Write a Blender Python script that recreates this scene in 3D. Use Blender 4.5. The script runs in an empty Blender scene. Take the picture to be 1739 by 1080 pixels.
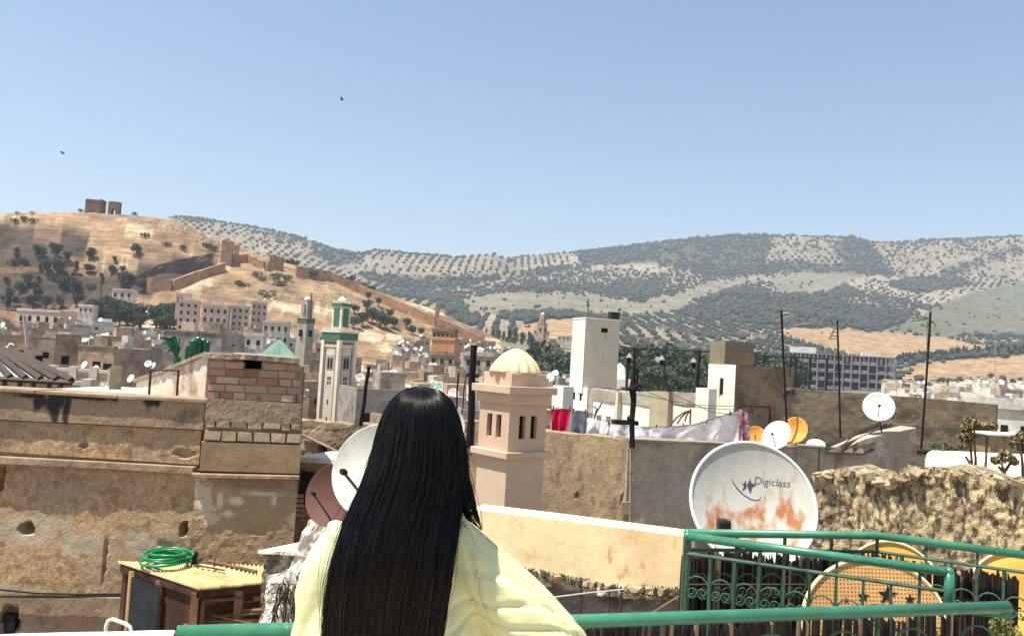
import bpy, math, random
import numpy as np
from mathutils import Vector, Matrix, noise
from math import sin, cos, pi, radians, tan, atan, sqrt, exp

random.seed(11); rng = np.random.default_rng(5)
S = bpy.context.scene
COL = S.collection

# ------------------------------------------------------------------ camera
F_ = 1400.0; CX, CY = 869.5, 540.0
C0 = Vector((0, 0, 1.65))
PITCH = atan(70 / F_); ROLL = radians(3.3)
_r0 = Vector((1, 0, 0)); _u0 = Vector((0, -sin(PITCH), cos(PITCH)))
FW = Vector((0, cos(PITCH), sin(PITCH)))
R_ = cos(ROLL) * _r0 + sin(ROLL) * _u0
U_ = -sin(ROLL) * _r0 + cos(ROLL) * _u0
cam_d = bpy.data.cameras.new('camera'); cam = bpy.data.objects.new('camera', cam_d); COL.objects.link(cam)
cam.matrix_world = Matrix(((R_.x, U_.x, -FW.x, C0.x), (R_.y, U_.y, -FW.y, C0.y), (R_.z, U_.z, -FW.z, C0.z), (0, 0, 0, 1)))
cam_d.sensor_width = 36; cam_d.lens = 36 * F_ / 1739
cam_d.clip_start = 0.1; cam_d.clip_end = 20000
S.camera = cam

# ------------------------------------------------------------------ sky, sun, exposure
SUN_EL = radians(69); SH = Vector((-0.915, -0.403, 0)).normalized()
w = bpy.data.worlds.new('World'); S.world = w; w.use_nodes = True
nt = w.node_tree; nt.nodes.clear()
sky = nt.nodes.new('ShaderNodeTexSky'); sky.sky_type = 'NISHITA'; sky.sun_disc = False
sky.sun_elevation = SUN_EL; sky.sun_rotation = math.atan2(SH.x, SH.y)
sky.air_density = 1.15; sky.dust_density = 0.8; sky.ozone_density = 1.15; sky.altitude = 400
bg = nt.nodes.new('ShaderNodeBackground'); bg.inputs[1].default_value = 0.095
wo = nt.nodes.new('ShaderNodeOutputWorld')
nt.links.new(sky.outputs[0], bg.inputs[0]); nt.links.new(bg.outputs[0], wo.inputs[0])
sd = bpy.data.lights.new('sun', 'SUN'); sd.energy = 5.0; sd.angle = radians(0.5); sd.color = (1.0, 0.95, 0.86)
sun = bpy.data.objects.new('sun', sd); COL.objects.link(sun)
sv = Vector((SH.x * cos(SUN_EL), SH.y * cos(SUN_EL), sin(SUN_EL)))
sun.rotation_euler = (-sv).to_track_quat('-Z', 'Y').to_euler()
sun.location = (-30, -20, 80)
S.view_settings.view_transform = 'Standard'; S.view_settings.look = 'None'
S.view_settings.exposure = 0.84; S.view_settings.gamma = 1

# ------------------------------------------------------------------ projection helpers
def P(px, py, d):
    return C0 + FW * d + R_ * ((px - CX) / F_ * d) + U_ * ((CY - py) / F_ * d)
def PZ(px, py, z):
    v = P(px, py, 1.0) - C0
    return C0 + v * ((z - C0.z) / v.z)
def proj(X):
    v = X - C0; d = v.dot(FW)
    return CX + v.dot(R_) / d * F_, CY - v.dot(U_) / d * F_, d
def sr(r, g, b, k=1.0):
    f = lambda c: (c / 255 / 12.92) if c <= 10 else ((c / 255 + .055) / 1.055) ** 2.4
    return (f(r) * k, f(g) * k, f(b) * k, 1)

# ------------------------------------------------------------------ materials
MATS = {}
def mat(name, c, c2=None, c3=None, scale=2.0, s3=None, t3=.62, w3=.08, rough=.9, bump=.3, bs=None, streak=1.0, metal=0.0,
        spec=.3, rnd=0.0, detail=8, dist=.02, fine=.25, stain=None):
    """base colour c mixed with c2 by broad noise, patches of c3 over that, fine mottling and bump"""
    if name in MATS: return MATS[name]
    m = bpy.data.materials.new(name); m.use_nodes = True; MATS[name] = m
    n = m.node_tree; n.nodes.clear(); N = n.nodes.new; L = n.links.new
    out = N('ShaderNodeOutputMaterial'); b = N('ShaderNodeBsdfPrincipled'); L(b.outputs[0], out.inputs[0])
    b.inputs['Roughness'].default_value = rough; b.inputs['Metallic'].default_value = metal
    b.inputs['Specular IOR Level'].default_value = spec
    tc = N('ShaderNodeTexCoord'); oi = N('ShaderNodeObjectInfo')
    ad = N('ShaderNodeVectorMath'); ad.operation = 'ADD'
    sc = N('ShaderNodeVectorMath'); sc.operation = 'SCALE'; sc.inputs['Scale'].default_value = 37.0
    cb = N('ShaderNodeCombineXYZ')
    for i in range(3): L(oi.outputs['Random'], cb.inputs[i])
    L(cb.outputs[0], sc.inputs[0]); L(tc.outputs['Object'], ad.inputs[0]); L(sc.outputs[0], ad.inputs[1])
    mp = N('ShaderNodeMapping'); L(ad.outputs[0], mp.inputs[0]); mp.inputs['Scale'].default_value = (1, 1, streak)
    def noi(s, d=detail, r=.6, v=mp.outputs[0]):
        k = N('ShaderNodeTexNoise'); k.inputs['Scale'].default_value = s; k.inputs['Detail'].default_value = d
        k.inputs['Roughness'].default_value = r; L(v, k.inputs['Vector']); return k.outputs['Fac']
    def ramp(v, a, bb):
        k = N('ShaderNodeMapRange'); k.inputs['From Min'].default_value = a; k.inputs['From Max'].default_value = bb
        k.interpolation_type = 'SMOOTHSTEP'; L(v, k.inputs['Value']); return k.outputs[0]
    def mix(f, a, bb, mode='MIX'):
        k = N('ShaderNodeMix'); k.data_type = 'RGBA'; k.blend_type = mode
        if isinstance(f, float): k.inputs[0].default_value = f
        else: L(f, k.inputs[0])
        for v, i in ((a, 6), (bb, 7)):
            if hasattr(v, 'links'): L(v, k.inputs[i])
            else: k.inputs[i].default_value = v
        return k.outputs[2]
    col = None
    a = c
    if c2: a = mix(ramp(noi(scale), .35, .65), c, c2)
    if c3: a = mix(ramp(noi(s3 or scale * 2.3, 10, .65), t3 - w3, t3 + w3), a, c3)
    if fine > 0:
        nf = noi((bs or scale * 12) * .7, 6, .7, ad.outputs[0])
        mr = N('ShaderNodeMapRange'); L(nf, mr.inputs['Value']); mr.inputs['From Min'].default_value = .25; mr.inputs['From Max'].default_value = .75
        mr.inputs['To Min'].default_value = 1 - fine; mr.inputs['To Max'].default_value = 1 + fine * .6
        cc = N('ShaderNodeCombineColor')
        for i in range(3): L(mr.outputs[0], cc.inputs[i])
        a = mix(1.0, a, cc.outputs[0], 'MULTIPLY')
    if stain:
        at = N('ShaderNodeAttribute'); at.attribute_name = 'stain'
        a = mix(at.outputs['Fac'], a, stain)
    if rnd > 0:
        mr = N('ShaderNodeMapRange'); L(oi.outputs['Random'], mr.inputs['Value'])
        mr.inputs['To Min'].default_value = 1 - rnd; mr.inputs['To Max'].default_value = 1 + rnd
        cc = N('ShaderNodeCombineColor')
        for i in range(3): L(mr.outputs[0], cc.inputs[i])
        a = mix(1.0, a, cc.outputs[0], 'MULTIPLY')
    if hasattr(a, 'links'): L(a, b.inputs['Base Color'])
    else: b.inputs['Base Color'].default_value = a
    if bump > 0:
        bp = N('ShaderNodeBump'); bp.inputs['Strength'].default_value = bump; bp.inputs['Distance'].default_value = dist
        L(noi(bs or scale * 12, 8, .65, ad.outputs[0]), bp.inputs['Height']); L(bp.outputs[0], b.inputs['Normal'])
    return m

# ------------------------------------------------------------------ mesh builder
def unit(v): v = Vector(v); return v.normalized()
class MB:
    def __init__(s): s.v = []; s.f = []
    def add(s, vs, fs):
        o = len(s.v); s.v += [tuple(x) for x in vs]; s.f += [tuple(i + o for i in f) for f in fs]; return s
    def axbox(s, o, ex, ey, ez):
        o, ex, ey, ez = map(Vector, (o, ex, ey, ez))
        vs = [o, o + ex, o + ex + ey, o + ey, o + ez, o + ex + ez, o + ex + ey + ez, o + ey + ez]
        fs = [(0, 3, 2, 1), (4, 5, 6, 7), (0, 1, 5, 4), (1, 2, 6, 5), (2, 3, 7, 6), (3, 0, 4, 7)]
        if ex.cross(ey).dot(ez) < 0: fs = [f[::-1] for f in fs]
        return s.add(vs, fs)
    def box(s, c, size, rz=0):
        c = Vector(c); a, b, h = size
        ex = Vector((cos(rz) * a, sin(rz) * a, 0)); ey = Vector((-sin(rz) * b, cos(rz) * b, 0)); ez = Vector((0, 0, h))
        return s.axbox(c - ex / 2 - ey / 2 - ez / 2, ex, ey, ez)
    def tube(s, pts, r, n=8, caps=True, closed=False):
        pts = [Vector(p) for p in pts]; m = len(pts); rs = r if hasattr(r, '__len__') else [r] * m
        vs = []; prev = None
        for i, p in enumerate(pts):
            if closed: t = (pts[(i + 1) % m] - pts[i - 1])
            else: t = pts[min(i + 1, m - 1)] - pts[max(i - 1, 0)]
            t = t.normalized() if t.length > 1e-9 else Vector((0, 0, 1))
            if prev is None:
                a = t.cross(Vector((0, 0, 1)) if abs(t.z) < .9 else Vector((1, 0, 0))).normalized()
            else:
                a = (prev - t * prev.dot(t)); a = a.normalized() if a.length > 1e-6 else t.orthogonal().normalized()
            prev = a; b = t.cross(a)
            for k in range(n):
                an = 2 * pi * k / n; vs.append(p + (a * cos(an) + b * sin(an)) * rs[i])
        fs = []
        for i in range(m if closed else m - 1):
            j = (i + 1) % m
            for k in range(n):
                l = (k + 1) % n; fs.append((i * n + k, i * n + l, j * n + l, j * n + k))
        if caps and not closed: fs += [tuple(range(n))[::-1], tuple(range((m - 1) * n, m * n))]
        return s.add(vs, fs)
    def prism(s, front, vec):
        n = len(front); vec = Vector(vec); fr = [Vector(p) for p in front]
        vs = fr + [p + vec for p in fr]
        nrm = Vector((0, 0, 0))
        for i in range(n): nrm += fr[i].cross(fr[(i + 1) % n])
        fs = [tuple(range(n)), tuple(range(n, 2 * n))[::-1]] + [(i + n, (i + 1) % n + n, (i + 1) % n, i)[:] for i in range(n)]
        if nrm.dot(vec) > 0: fs = [f[::-1] for f in fs]
        return s.add(vs, fs)
    def lathe(s, prof, c, n=24, ax=None, lobes=0, amp=0):
        c = Vector(c); ax = unit(ax) if ax is not None else Vector((0, 0, 1))
        a = ax.orthogonal().normalized() if abs(ax.z) < .99 else Vector((1, 0, 0)); b = ax.cross(a)
        vs = []; m = len(prof)
        for r, h in prof:
            for k in range(n):
                an = 2 * pi * k / n; rr = r * (1 + (amp * abs(sin(lobes * an / 2)) if lobes else 0))
                vs.append(c + ax * h + (a * cos(an) + b * sin(an)) * rr)
        fs = []
        for i in range(m - 1):
            for k in range(n):
                l = (k + 1) % n; fs.append((i * n + k, i * n + l, (i + 1) * n + l, (i + 1) * n + k))
        if prof[0][0] > 1e-5: fs.append(tuple(range(n))[::-1])
        if prof[-1][0] > 1e-5: fs.append(tuple(range((m - 1) * n, m * n)))
        return s.add(vs, fs)
    def mesh(s, name, off=(0, 0, 0)):
        me = bpy.data.meshes.new(name); ox, oy, oz = off
        me.from_pydata([(x - ox, y - oy, z - oz) for x, y, z in s.v], [], s.f); me.validate(); me.update(); return me
    def build(s, name, m, parent=None, smooth=False, bevel=0):
        off = rootloc(parent) if parent else Vector((0, 0, 0))
        me = s.mesh(name, off); me.materials.append(m)
        if smooth: me.polygons.foreach_set('use_smooth', [True] * len(me.polygons))
        o = bpy.data.objects.new(name, me); COL.objects.link(o); o.parent = parent
        if bevel:
            bv = o.modifiers.new('bevel', 'BEVEL'); bv.width = bevel; bv.segments = 2; bv.limit_method = 'ANGLE'
        return o
def rootloc(o):
    while o.parent: o = o.parent
    return o.location
def tag(o, label=None, cat=None, group=None, kind=None):
    if label: o['label'] = label
    if cat: o['category'] = cat
    if group: o['group'] = group
    if kind: o['kind'] = kind
    return o
def thing(name, label, cat, loc=(0, 0, 0), group=None):
    o = bpy.data.objects.new(name, None); COL.objects.link(o); o.location = loc; o.empty_display_size = .2
    return tag(o, label, cat, group)
def copy_tree(o, parent=None):
    c = o.copy(); COL.objects.link(c); c.parent = parent
    for ch in list(o.children): copy_tree(ch, c)
    return c
def piece(name, me, m, parent, loc, rz=0, sc=(1, 1, 1)):
    """a repeated piece that shares its mesh; loc in world"""
    o = bpy.data.objects.new(name, me); COL.objects.link(o); o.parent = parent
    o.location = Vector(loc) - (rootloc(parent) if parent else Vector((0, 0, 0))); o.rotation_euler = (0, 0, rz); o.scale = sc
    if m:
        if not me.materials: me.materials.append(m)
        if me.materials[0] != m:
            o.material_slots[0].link = 'OBJECT'; o.material_slots[0].material = m
    return o
def jitbox(name, j=.06, seed=0, bev=True):
    """unit box with slightly uneven corners: a brick or a stone"""
    rr = random.Random(seed); b = MB(); b.box((0, 0, 0), (1, 1, 1))
    b.v = [tuple(c + rr.uniform(-j, j) for c in v) for v in b.v]
    return b.mesh(name)

LM = [(60, 'behind the left awning'), (130, 'above the white balustrades'), (215, 'above the small roof dishes'), (300, 'behind the sloping stair wall'), (352, 'behind the green rolls'), (440, 'behind the brick tower'),
      (515, 'by the green pyramid roof'), (620, 'beside the white minaret'), (690, 'upper left of the woman head'), (770, 'over the green tiled roof'), (830, 'by the thick black pole'), (960, 'by the ribbed dome'), (1060, 'beside the white stair tower'),
      (1130, 'under the left lanterns'), (1200, 'under the right lantern'), (1290, 'behind the two-tone tower'), (1400, 'near the left antenna pole'), (1512, 'by the middle antenna pole'), (1600, 'by the right antenna pole'), (1680, 'over the dry shrubs'), (9999, 'at the right edge')]
def lm(px): return next(t for x, t in LM if px < x)
class VP:
    """vertical plane through two points; gives points on it for picture positions"""
    def __init__(s, a, b):
        s.o = Vector(a); e = Vector(b) - s.o; e.z = 0; s.L = e.length; s.e = e.normalized()
        s.n = Vector((s.e.y, -s.e.x, 0))
        if s.n.dot(C0 - s.o) < 0: s.n = -s.n
    def hit(s, px, py, off=0):
        v = P(px, py, 1) - C0; o = s.o + s.n * off
        return C0 + v * ((o - C0).dot(s.n) / v.dot(s.n))
    def sz(s, px, py, off=0):
        h = s.hit(px, py, off); return (h - s.o).dot(s.e), h.z
    def pt(s, a, z, off=0):
        p = s.o + s.e * a + s.n * off; return Vector((p.x, p.y, z))

def gridwall(vp, top, bot, off, thick, res, amp, freq, m, name, parent, holes=(), s0=None, s1=None, jag=0, bump2=0, coarse=0, bdir=None, stains=()):
    """wall slab on a vertical plane with uneven face; top / bot are lists of picture points, or bot is a height"""
    T = sorted(vp.sz(x, y) for x, y in top); 
    B = sorted(vp.sz(x, y) for x, y in bot) if not isinstance(bot, (int, float)) else [(T[0][0], bot), (T[-1][0], bot)]
    a0 = T[0][0] if s0 is None else s0; a1 = T[-1][0] if s1 is None else s1
    ss = np.linspace(a0, a1, max(2, int((a1 - a0) / res) + 1))
    tz = np.interp(ss, [t[0] for t in T], [t[1] for t in T]); bz = np.interp(ss, [t[0] for t in B], [t[1] for t in B])
    nr = max(2, int((tz - bz).max() / res) + 1); ni = len(ss)
    H = [(vp.sz(hx, hy), rx * 1.0, rz * 1.0, dp) for hx, hy, rx, rz, dp in holes]
    b = MB(); vs = []
    for i, a in enumerate(ss):
        jg = jag * (noise.noise((a * 3.1, 7.7, off)) + .6 * noise.noise((a * 9.1, 3.7, off))) if jag else 0
        for k in range(nr):
            t = k / (nr - 1); z = bz[i] + (tz[i] + jg - bz[i]) * t
            q = Vector((a * freq, z * freq, off * 11 + vp.o.x)); dd = amp * (noise.noise(q) + .5 * noise.noise(q * 2.3) + .3 * noise.noise(q * 5.1))
            if coarse: dd += coarse * noise.noise(q * .3)
            if bump2: dd += bump2 * (noise.noise(q * 4.3) + .6 * noise.noise(q * 9.7))
            for (ha, hz), rx, rz_, dp in H:
                u = sqrt(((a - ha) / rx) ** 2 + ((z - hz) / rz_) ** 2) * (1 + .35 * noise.noise(q * 6))
                if u < 1: dd -= dp * min(1, (1 - u) * 3)
            vs.append(vp.pt(a, z, off + dd))
    fs = []
    flip = vp.e.cross(Vector((0, 0, 1))).dot(vp.n) < 0
    for i in range(ni - 1):
        for k in range(nr - 1):
            f = (i * nr + k, (i + 1) * nr + k, (i + 1) * nr + k + 1, i * nr + k + 1)
            fs.append(f[::-1] if flip else f)
    back = []
    loop = [i * nr for i in range(ni)] + [(ni - 1) * nr + k for k in range(1, nr)] + [i * nr + nr - 1 for i in range(ni - 2, -1, -1)] + [k for k in range(nr - 2, 0, -1)]
    base = len(vs)
    for q in loop:
        v = Vector(vs[q]); dd = (v - vp.o).dot(vp.n) - (off - thick)
        vs.append(v - vp.n * dd if bdir is None else v - bdir * (dd / bdir.dot(vp.n)))
    nl = len(loop)
    for i in range(nl):
        j = (i + 1) % nl; f = (loop[i], base + i, base + j, loop[j]); fs.append(f if not flip else f[::-1])
    f = tuple(range(base, base + nl)); fs.append(f[::-1] if not flip else f)
    b.add(vs, fs); ob = b.build(name, m, parent)
    if stains:
        SS = [(vp.sz(x, y), rx, rz) for x, y, rx, rz in stains]; vals = []
        for v in vs:
            a = (Vector(v) - vp.o).dot(vp.e); z = v[2]; w_ = 0
            for (ha, hz), rx, rz in SS:
                u = sqrt(((a - ha) / rx) ** 2 + ((z - hz) / rz) ** 2) + .55 * noise.noise((a * 9, z * 2.5, 3)) + .3 * noise.noise((a * 26, z * 9, 8))
                w_ = max(w_, min(1, max(0, (1.1 - u) * 2.2)))
            vals += [w_, w_, w_, 1]
        ca = ob.data.color_attributes.new('stain', 'FLOAT_COLOR', 'POINT'); ca.data.foreach_set('color', vals)
    return ob

def cornerbox(px, py, d, lpx, rpx, phi):
    """box seen corner-on: returns corner point, right-face vector, left-face vector from widths in the picture"""
    c = P(px, py, d); e1 = Vector((cos(phi), sin(phi), 0)); e2 = Vector((-sin(phi), cos(phi), 0))
    def solve(e, tgt):
        lo, hi = 0, d
        for _ in range(50):
            mid = (lo + hi) / 2
            if abs(proj(c + e * mid)[0] - px) < tgt: lo = mid
            else: hi = mid
        return lo
    return c, e1 * (solve(e1, rpx) if rpx else 0), e2 * (solve(e2, lpx) if lpx else 0)
# ================================================================== SETTING: terrain, haze, trees
LAY = [  # picture points (px, py) or (px, py, d) of the ground at growing distance
 (14, [(0, 0)], -9.0), (60, [(0, 0)], -13.0), (110, [(0, 0)], -13.5),
 (200, [(-300, 640), (0, 640), (300, 655), (600, 690), (900, 700), (1200, 715), (1500, 725), (2000, 745)]),
 (300, [(-300, 560), (0, 560), (300, 578), (600, 628), (700, 643), (900, 658), (1200, 680), (1500, 692), (2000, 712)]),
 (390, [(-300, 520), (0, 520), (200, 530), (300, 535), (450, 545), (600, 582), (750, 612), (900, 635), (1200, 660), (1500, 672), (2000, 690)]),
 (480, [(-300, 372, 455), (0, 362, 470), (60, 360, 470), (150, 361, 480), (230, 365, 480), (290, 374, 480), (330, 391, 490), (400, 416, 495), (460, 440, 500), (560, 468, 515), (640, 495, 530), (740, 528, 560), (800, 556, 580), (850, 578, 600), (950, 605, 620), (1200, 640, 620), (1500, 655, 620), (2000, 668, 620)]),
 (760, [(-300, 470), (0, 470), (300, 500), (500, 545), (700, 585), (850, 590), (930, 582), (975, 582), (1200, 610), (1400, 615), (1520, 640), (1650, 650), (1739, 640), (2000, 640)]),
 (1000, [(-300, 480), (0, 480), (300, 500), (600, 540), (780, 560), (900, 550), (975, 548), (1060, 560), (1200, 580), (1340, 580), (1500, 612), (1700, 600), (2000, 600)]),
 (1300, [(-300, 470), (300, 480), (600, 500), (800, 530), (1000, 536), (1200, 550), (1350, 553), (1500, 562), (1700, 585), (2000, 570)]),
 (1700, [(-300, 440), (300, 430), (500, 460), (700, 497), (870, 497), (1000, 508), (1200, 506), (1300, 505), (1500, 520), (1700, 540), (2000, 520)]),
 (2200, [(-300, 420), (200, 400), (300, 372), (350, 378), (420, 388), (500, 405), (560, 425), (600, 433), (640, 427), (700, 433), (780, 441), (840, 433), (885, 452), (1000, 465), (1200, 465), (1400, 470), (1600, 480), (2000, 480)]),
 (2700, [(-300, 440), (300, 430), (600, 470), (780, 470), (850, 452), (885, 440), (980, 432), (1080, 420), (1180, 408), (1250, 403), (1350, 403), (1450, 407), (1480, 416), (1560, 411), (1650, 408), (1739, 404), (2000, 400)]),
 (3600, [(-300, 520), (2000, 560)]),
]
AA = np.linspace(-.9, .9, 700)
KY = []; KZ = []
for lay in LAY:
    if len(lay) == 3: KY.append(np.full_like(AA, lay[0])); KZ.append(np.full_like(AA, lay[2])); continue
    a = []; y = []; z = []
    for c in lay[1]:
        q = P(c[0], c[1], c[2] if len(c) > 2 else lay[0]); a.append(q.x / q.y); y.append(q.y); z.append(q.z)
    KY.append(np.interp(AA, a, y)); KZ.append(np.interp(AA, a, z))
KY = np.array(KY); KZ = np.array(KZ)
_h = np.diff(KY, axis=0); _dl = np.diff(KZ, axis=0) / _h; KM = np.zeros_like(KZ)
for i in range(1, len(KZ) - 1):
    pr = _dl[i - 1] * _dl[i]; KM[i] = np.where(pr > 0, 2 * pr / np.where(pr > 0, _dl[i - 1] + _dl[i], 1), 0)
KM[0] = _dl[0]; KM[-1] = _dl[-1]
def ground(x, y):
    a = x / y; fi = (a + .9) / 1.8 * 699; fi = min(max(fi, 0), 698.999); i = int(fi); t = fi - i
    ky = KY[:, i] * (1 - t) + KY[:, i + 1] * t; kz = KZ[:, i] * (1 - t) + KZ[:, i + 1] * t; km = KM[:, i] * (1 - t) + KM[:, i + 1] * t
    j = int(np.searchsorted(ky, y)) - 1; j = min(max(j, 0), len(ky) - 2); h = ky[j + 1] - ky[j]; u = (y - ky[j]) / h
    z = (2*u**3-3*u**2+1)*kz[j] + (u**3-2*u**2+u)*h*km[j] + (-2*u**3+3*u**2)*kz[j+1] + (u**3-u**2)*h*km[j+1]
    if y > 330:
        k = min(1, (y - 330) / 100)
        amp = k * (1.6 if y < 700 else 6.0) * (1 if y < 2150 else .25)
        f = .03 if y < 700 else .006
        ra = max(0, min(1, (-.47 - a) * 12)) * max(0, min(1, (y - 372) / 20)) * max(0, min(1, (470 - y) / 20))
        z += ra * 5 * (abs(noise.noise((x * .045, y * .03, 13))) * 1.6 + .6 * noise.noise((x * .13, y * .1, 3)) - .5)
        z += amp * (noise.noise((x * f, y * f, 3)) + .5 * noise.noise((x * f * 2.7, y * f * 2.7, 9)) + .28 * noise.noise((x * f * 7, y * f * 7, 1)))
    return float(z)
def inpoly(x, y, p):
    c = False; n = len(p); j = n - 1
    for i in range(n):
        if (p[i][1] > y) != (p[j][1] > y) and x < (p[j][0] - p[i][0]) * (y - p[i][1]) / (p[j][1] - p[i][1]) + p[i][0]: c = not c
        j = i
    return c
WHEAT, GREEN, FIELD, FOREST, ORCH, DRY, ROCK, GRASS, SOIL, RED = range(10)
CC = {WHEAT: (.34, .225, .12), GREEN: (.135, .135, .085), FIELD: (.20, .18, .12), FOREST: (.075, .075, .052), ORCH: (.245, .205, .14), DRY: (.31, .255, .175),
      ROCK: (.085, .062, .047), GRASS: (.33, .218, .122), SOIL: (.24, .18, .13), RED: (.26, .165, .11)}
POLY = [
 (WHEAT, [(1312, 563), (1350, 556), (1420, 558), (1480, 563), (1600, 572), (1690, 589), (1683, 600), (1600, 600), (1560, 606), (1500, 614), (1440, 604), (1340, 578)]),
 (FOREST, [(1522, 598), (1560, 594), (1610, 600), (1690, 596), (1739, 588), (1900, 580), (1900, 604), (1739, 604), (1610, 611), (1530, 616)]),
 (WHEAT, [(1515, 632), (1570, 616), (1739, 603), (1900, 600), (1900, 640), (1739, 638), (1690, 646), (1640, 655), (1600, 648), (1540, 645)]),
 (RED, [(1690, 640), (1900, 625), (1900, 665), (1720, 668)]),
 (GREEN, [(1500, 560), (1560, 540), (1600, 515), (1650, 495), (1739, 478), (1900, 470), (1900, 575), (1739, 572), (1650, 570), (1620, 572)]),
 (FIELD, [(1610, 552), (1670, 556), (1650, 572), (1610, 565)]),
 (FOREST, [(1650, 570), (1739, 548), (1900, 540), (1900, 556), (1739, 566), (1690, 578)]),
 (FOREST, [(1590, 532), (1640, 512), (1739, 495), (1739, 508), (1680, 528), (1610, 540)]),
 (DRY, [(1530, 505), (1600, 490), (1680, 487), (1690, 492), (1600, 515), (1560, 520)]),
 (FIELD, [(780, 508), (830, 500), (890, 496), (960, 499), (1010, 502), (1064, 516), (1050, 540), (930, 530), (860, 534), (800, 530)]),
 (FIELD, [(1040, 536), (1065, 515), (1100, 512), (1150, 500), (1190, 482), (1290, 468), (1300, 478), (1240, 490), (1180, 508), (1150, 528), (1110, 534)]),
 (FIELD, [(1300, 470), (1440, 462), (1470, 468), (1400, 500), (1330, 500)]),
 (FOREST, [(970, 428), (1000, 424), (1080, 412), (1180, 400), (1250, 395), (1300, 395), (1310, 420), (1290, 452), (1240, 462), (1150, 458), (1090, 446), (1020, 452), (985, 444)]),
 (FOREST, [(862, 486), (930, 482), (1100, 481), (1125, 486), (1120, 500), (1085, 515), (1060, 504), (1000, 494), (900, 498), (868, 497)]),
 (FOREST, [(1150, 452), (1240, 448), (1330, 443), (1420, 452), (1500, 452), (1540, 466), (1470, 470), (1420, 463), (1300, 466), (1200, 470)]),
 (DRY, [(1440, 474), (1500, 466), (1545, 470), (1500, 482), (1560, 500), (1500, 506), (1450, 492)]),
 (ORCH, [(1420, 500), (1500, 506), (1560, 505), (1540, 530), (1500, 520), (1440, 520)]),
 (FOREST, [(1148, 532), (1190, 512), (1250, 488), (1290, 500), (1380, 500), (1440, 478), (1470, 470), (1620, 470), (1660, 482), (1600, 492), (1560, 520), (1530, 556), (1480, 562), (1400, 560), (1320, 554), (1200, 545)]),
 (FOREST, [(1590, 463), (1650, 444), (1710, 428), (1739, 420), (1739, 426), (1660, 452), (1620, 470)]),
 (FOREST, [(1430, 400), (1470, 405), (1490, 430), (1500, 452), (1440, 450), (1420, 430)]),
 (FOREST, [(845, 520), (930, 528), (1000, 538), (1060, 535), (1060, 560), (960, 541), (900, 548), (850, 540)]),
 (FOREST, [(880, 462), (960, 452), (1010, 447), (1000, 455), (900, 470)]),
 (WHEAT, [(862, 562), (930, 546), (965, 538), (985, 541), (985, 585), (880, 582)]),
 (FOREST, [(745, 517), (780, 520), (815, 545), (800, 556), (760, 532)]),
 (DRY, [(750, 512), (860, 520), (850, 545), (820, 560), (800, 530)]),
 (FOREST, [(600, 465), (700, 468), (800, 472), (860, 468), (840, 478), (760, 488), (690, 500), (640, 480)]),
 (FOREST, [(560, 425), (600, 432), (620, 445), (570, 450), (520, 430)]),
 (DRY, [(980, 432), (1090, 446), (1140, 452), (1100, 468), (1060, 455), (985, 458), (900, 465), (885, 455)]),
 (DRY, [(1320, 468), (1500, 472), (1480, 480), (1400, 498), (1300, 500), (1290, 480)]),
]
NEARP = [
 (ROCK, [(-400, 372), (40, 374), (50, 392), (140, 396), (160, 420), (130, 440), (60, 445), (-400, 450)]),
 (ROCK, [(-400, 455), (60, 455), (220, 455), (360, 430), (370, 460), (250, 500), (150, 520), (-400, 560)]),
 (RED, [(0, 450), (130, 452), (250, 470), (240, 500), (100, 500), (0, 480)]),
]
def cover(px, py, y):
    if y < 700:
        jx = px + 8 * noise.noise((px * .05, py * .09, 0)); jy = py + 8 * noise.noise((px * .05, py * .09, 5))
        for k, p in NEARP:
            if inpoly(jx, jy, p): return k
        if y < 300: return SOIL
        if px > 850: return ORCH if px < 1500 else SOIL
        return GRASS
    j = 6.5
    jx = px + j * noise.noise((px * .06, py * .15, 0)); jy = py + j * .6 * noise.noise((px * .06, py * .15, 5))
    for k, p in POLY:
        if inpoly(jx, jy, p): return k
    return ORCH
# grid in azimuth and distance
na, ny = 560, 300
ag = np.linspace(-.86, .86, na); yg = 14 * (3600 / 14) ** (np.linspace(0, 1, ny))
tv = []; tc = []
for yy in yg:
    for a in ag:
        z = ground(a * yy, yy); X = Vector((a * yy, yy, z)); tv.append((X.x, X.y, X.z))
        if yy < 90: tc.append((*CC[SOIL], 1)); continue
        px, py, d = proj(X); k = cover(px, py, yy); c = CC[k]
        v = 1 + .22 * noise.noise((X.x * .01, X.y * .01 + X.z * .05, 4)) + .2 * noise.noise((X.x * .03, X.y * .02 + X.z * .2, 8))
        if k == GRASS:
            t = noise.noise((X.x * .02, X.z * .07, 2)) + .8 * noise.noise((X.x * .05, X.z * .26, 12)) + (.25 if px < 210 and py > 372 else 0)
            t += .5 * noise.noise((X.x * .16, X.z * .5, 31))
            if t > .25: c = (.25, .16, .10)
            elif t < -.32: c = (.54, .41, .27)
        tc.append((c[0] * v, c[1] * v, c[2] * v, 1))
tf = []
for j in range(ny - 1):
    for i in range(na - 1): q = j * na + i; tf.append((q, q + 1, q + 1 + na, q + na))
me = bpy.data.meshes.new('hills'); me.from_pydata(tv, [], tf); me.update()
ca = me.color_attributes.new('cover', 'FLOAT_COLOR', 'POINT'); ca.data.foreach_set('color', np.array(tc, dtype=np.float32).ravel())
me.polygons.foreach_set('use_smooth', [True] * len(me.polygons))
m = bpy.data.materials.new('hill_ground'); m.use_nodes = True; n = m.node_tree; b = n.nodes['Principled BSDF']; b.inputs['Roughness'].default_value = 1; b.inputs['Specular IOR Level'].default_value = .1
at = n.nodes.new('ShaderNodeAttribute'); at.attribute_name = 'cover'
geo = n.nodes.new('ShaderNodeNewGeometry')
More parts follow.
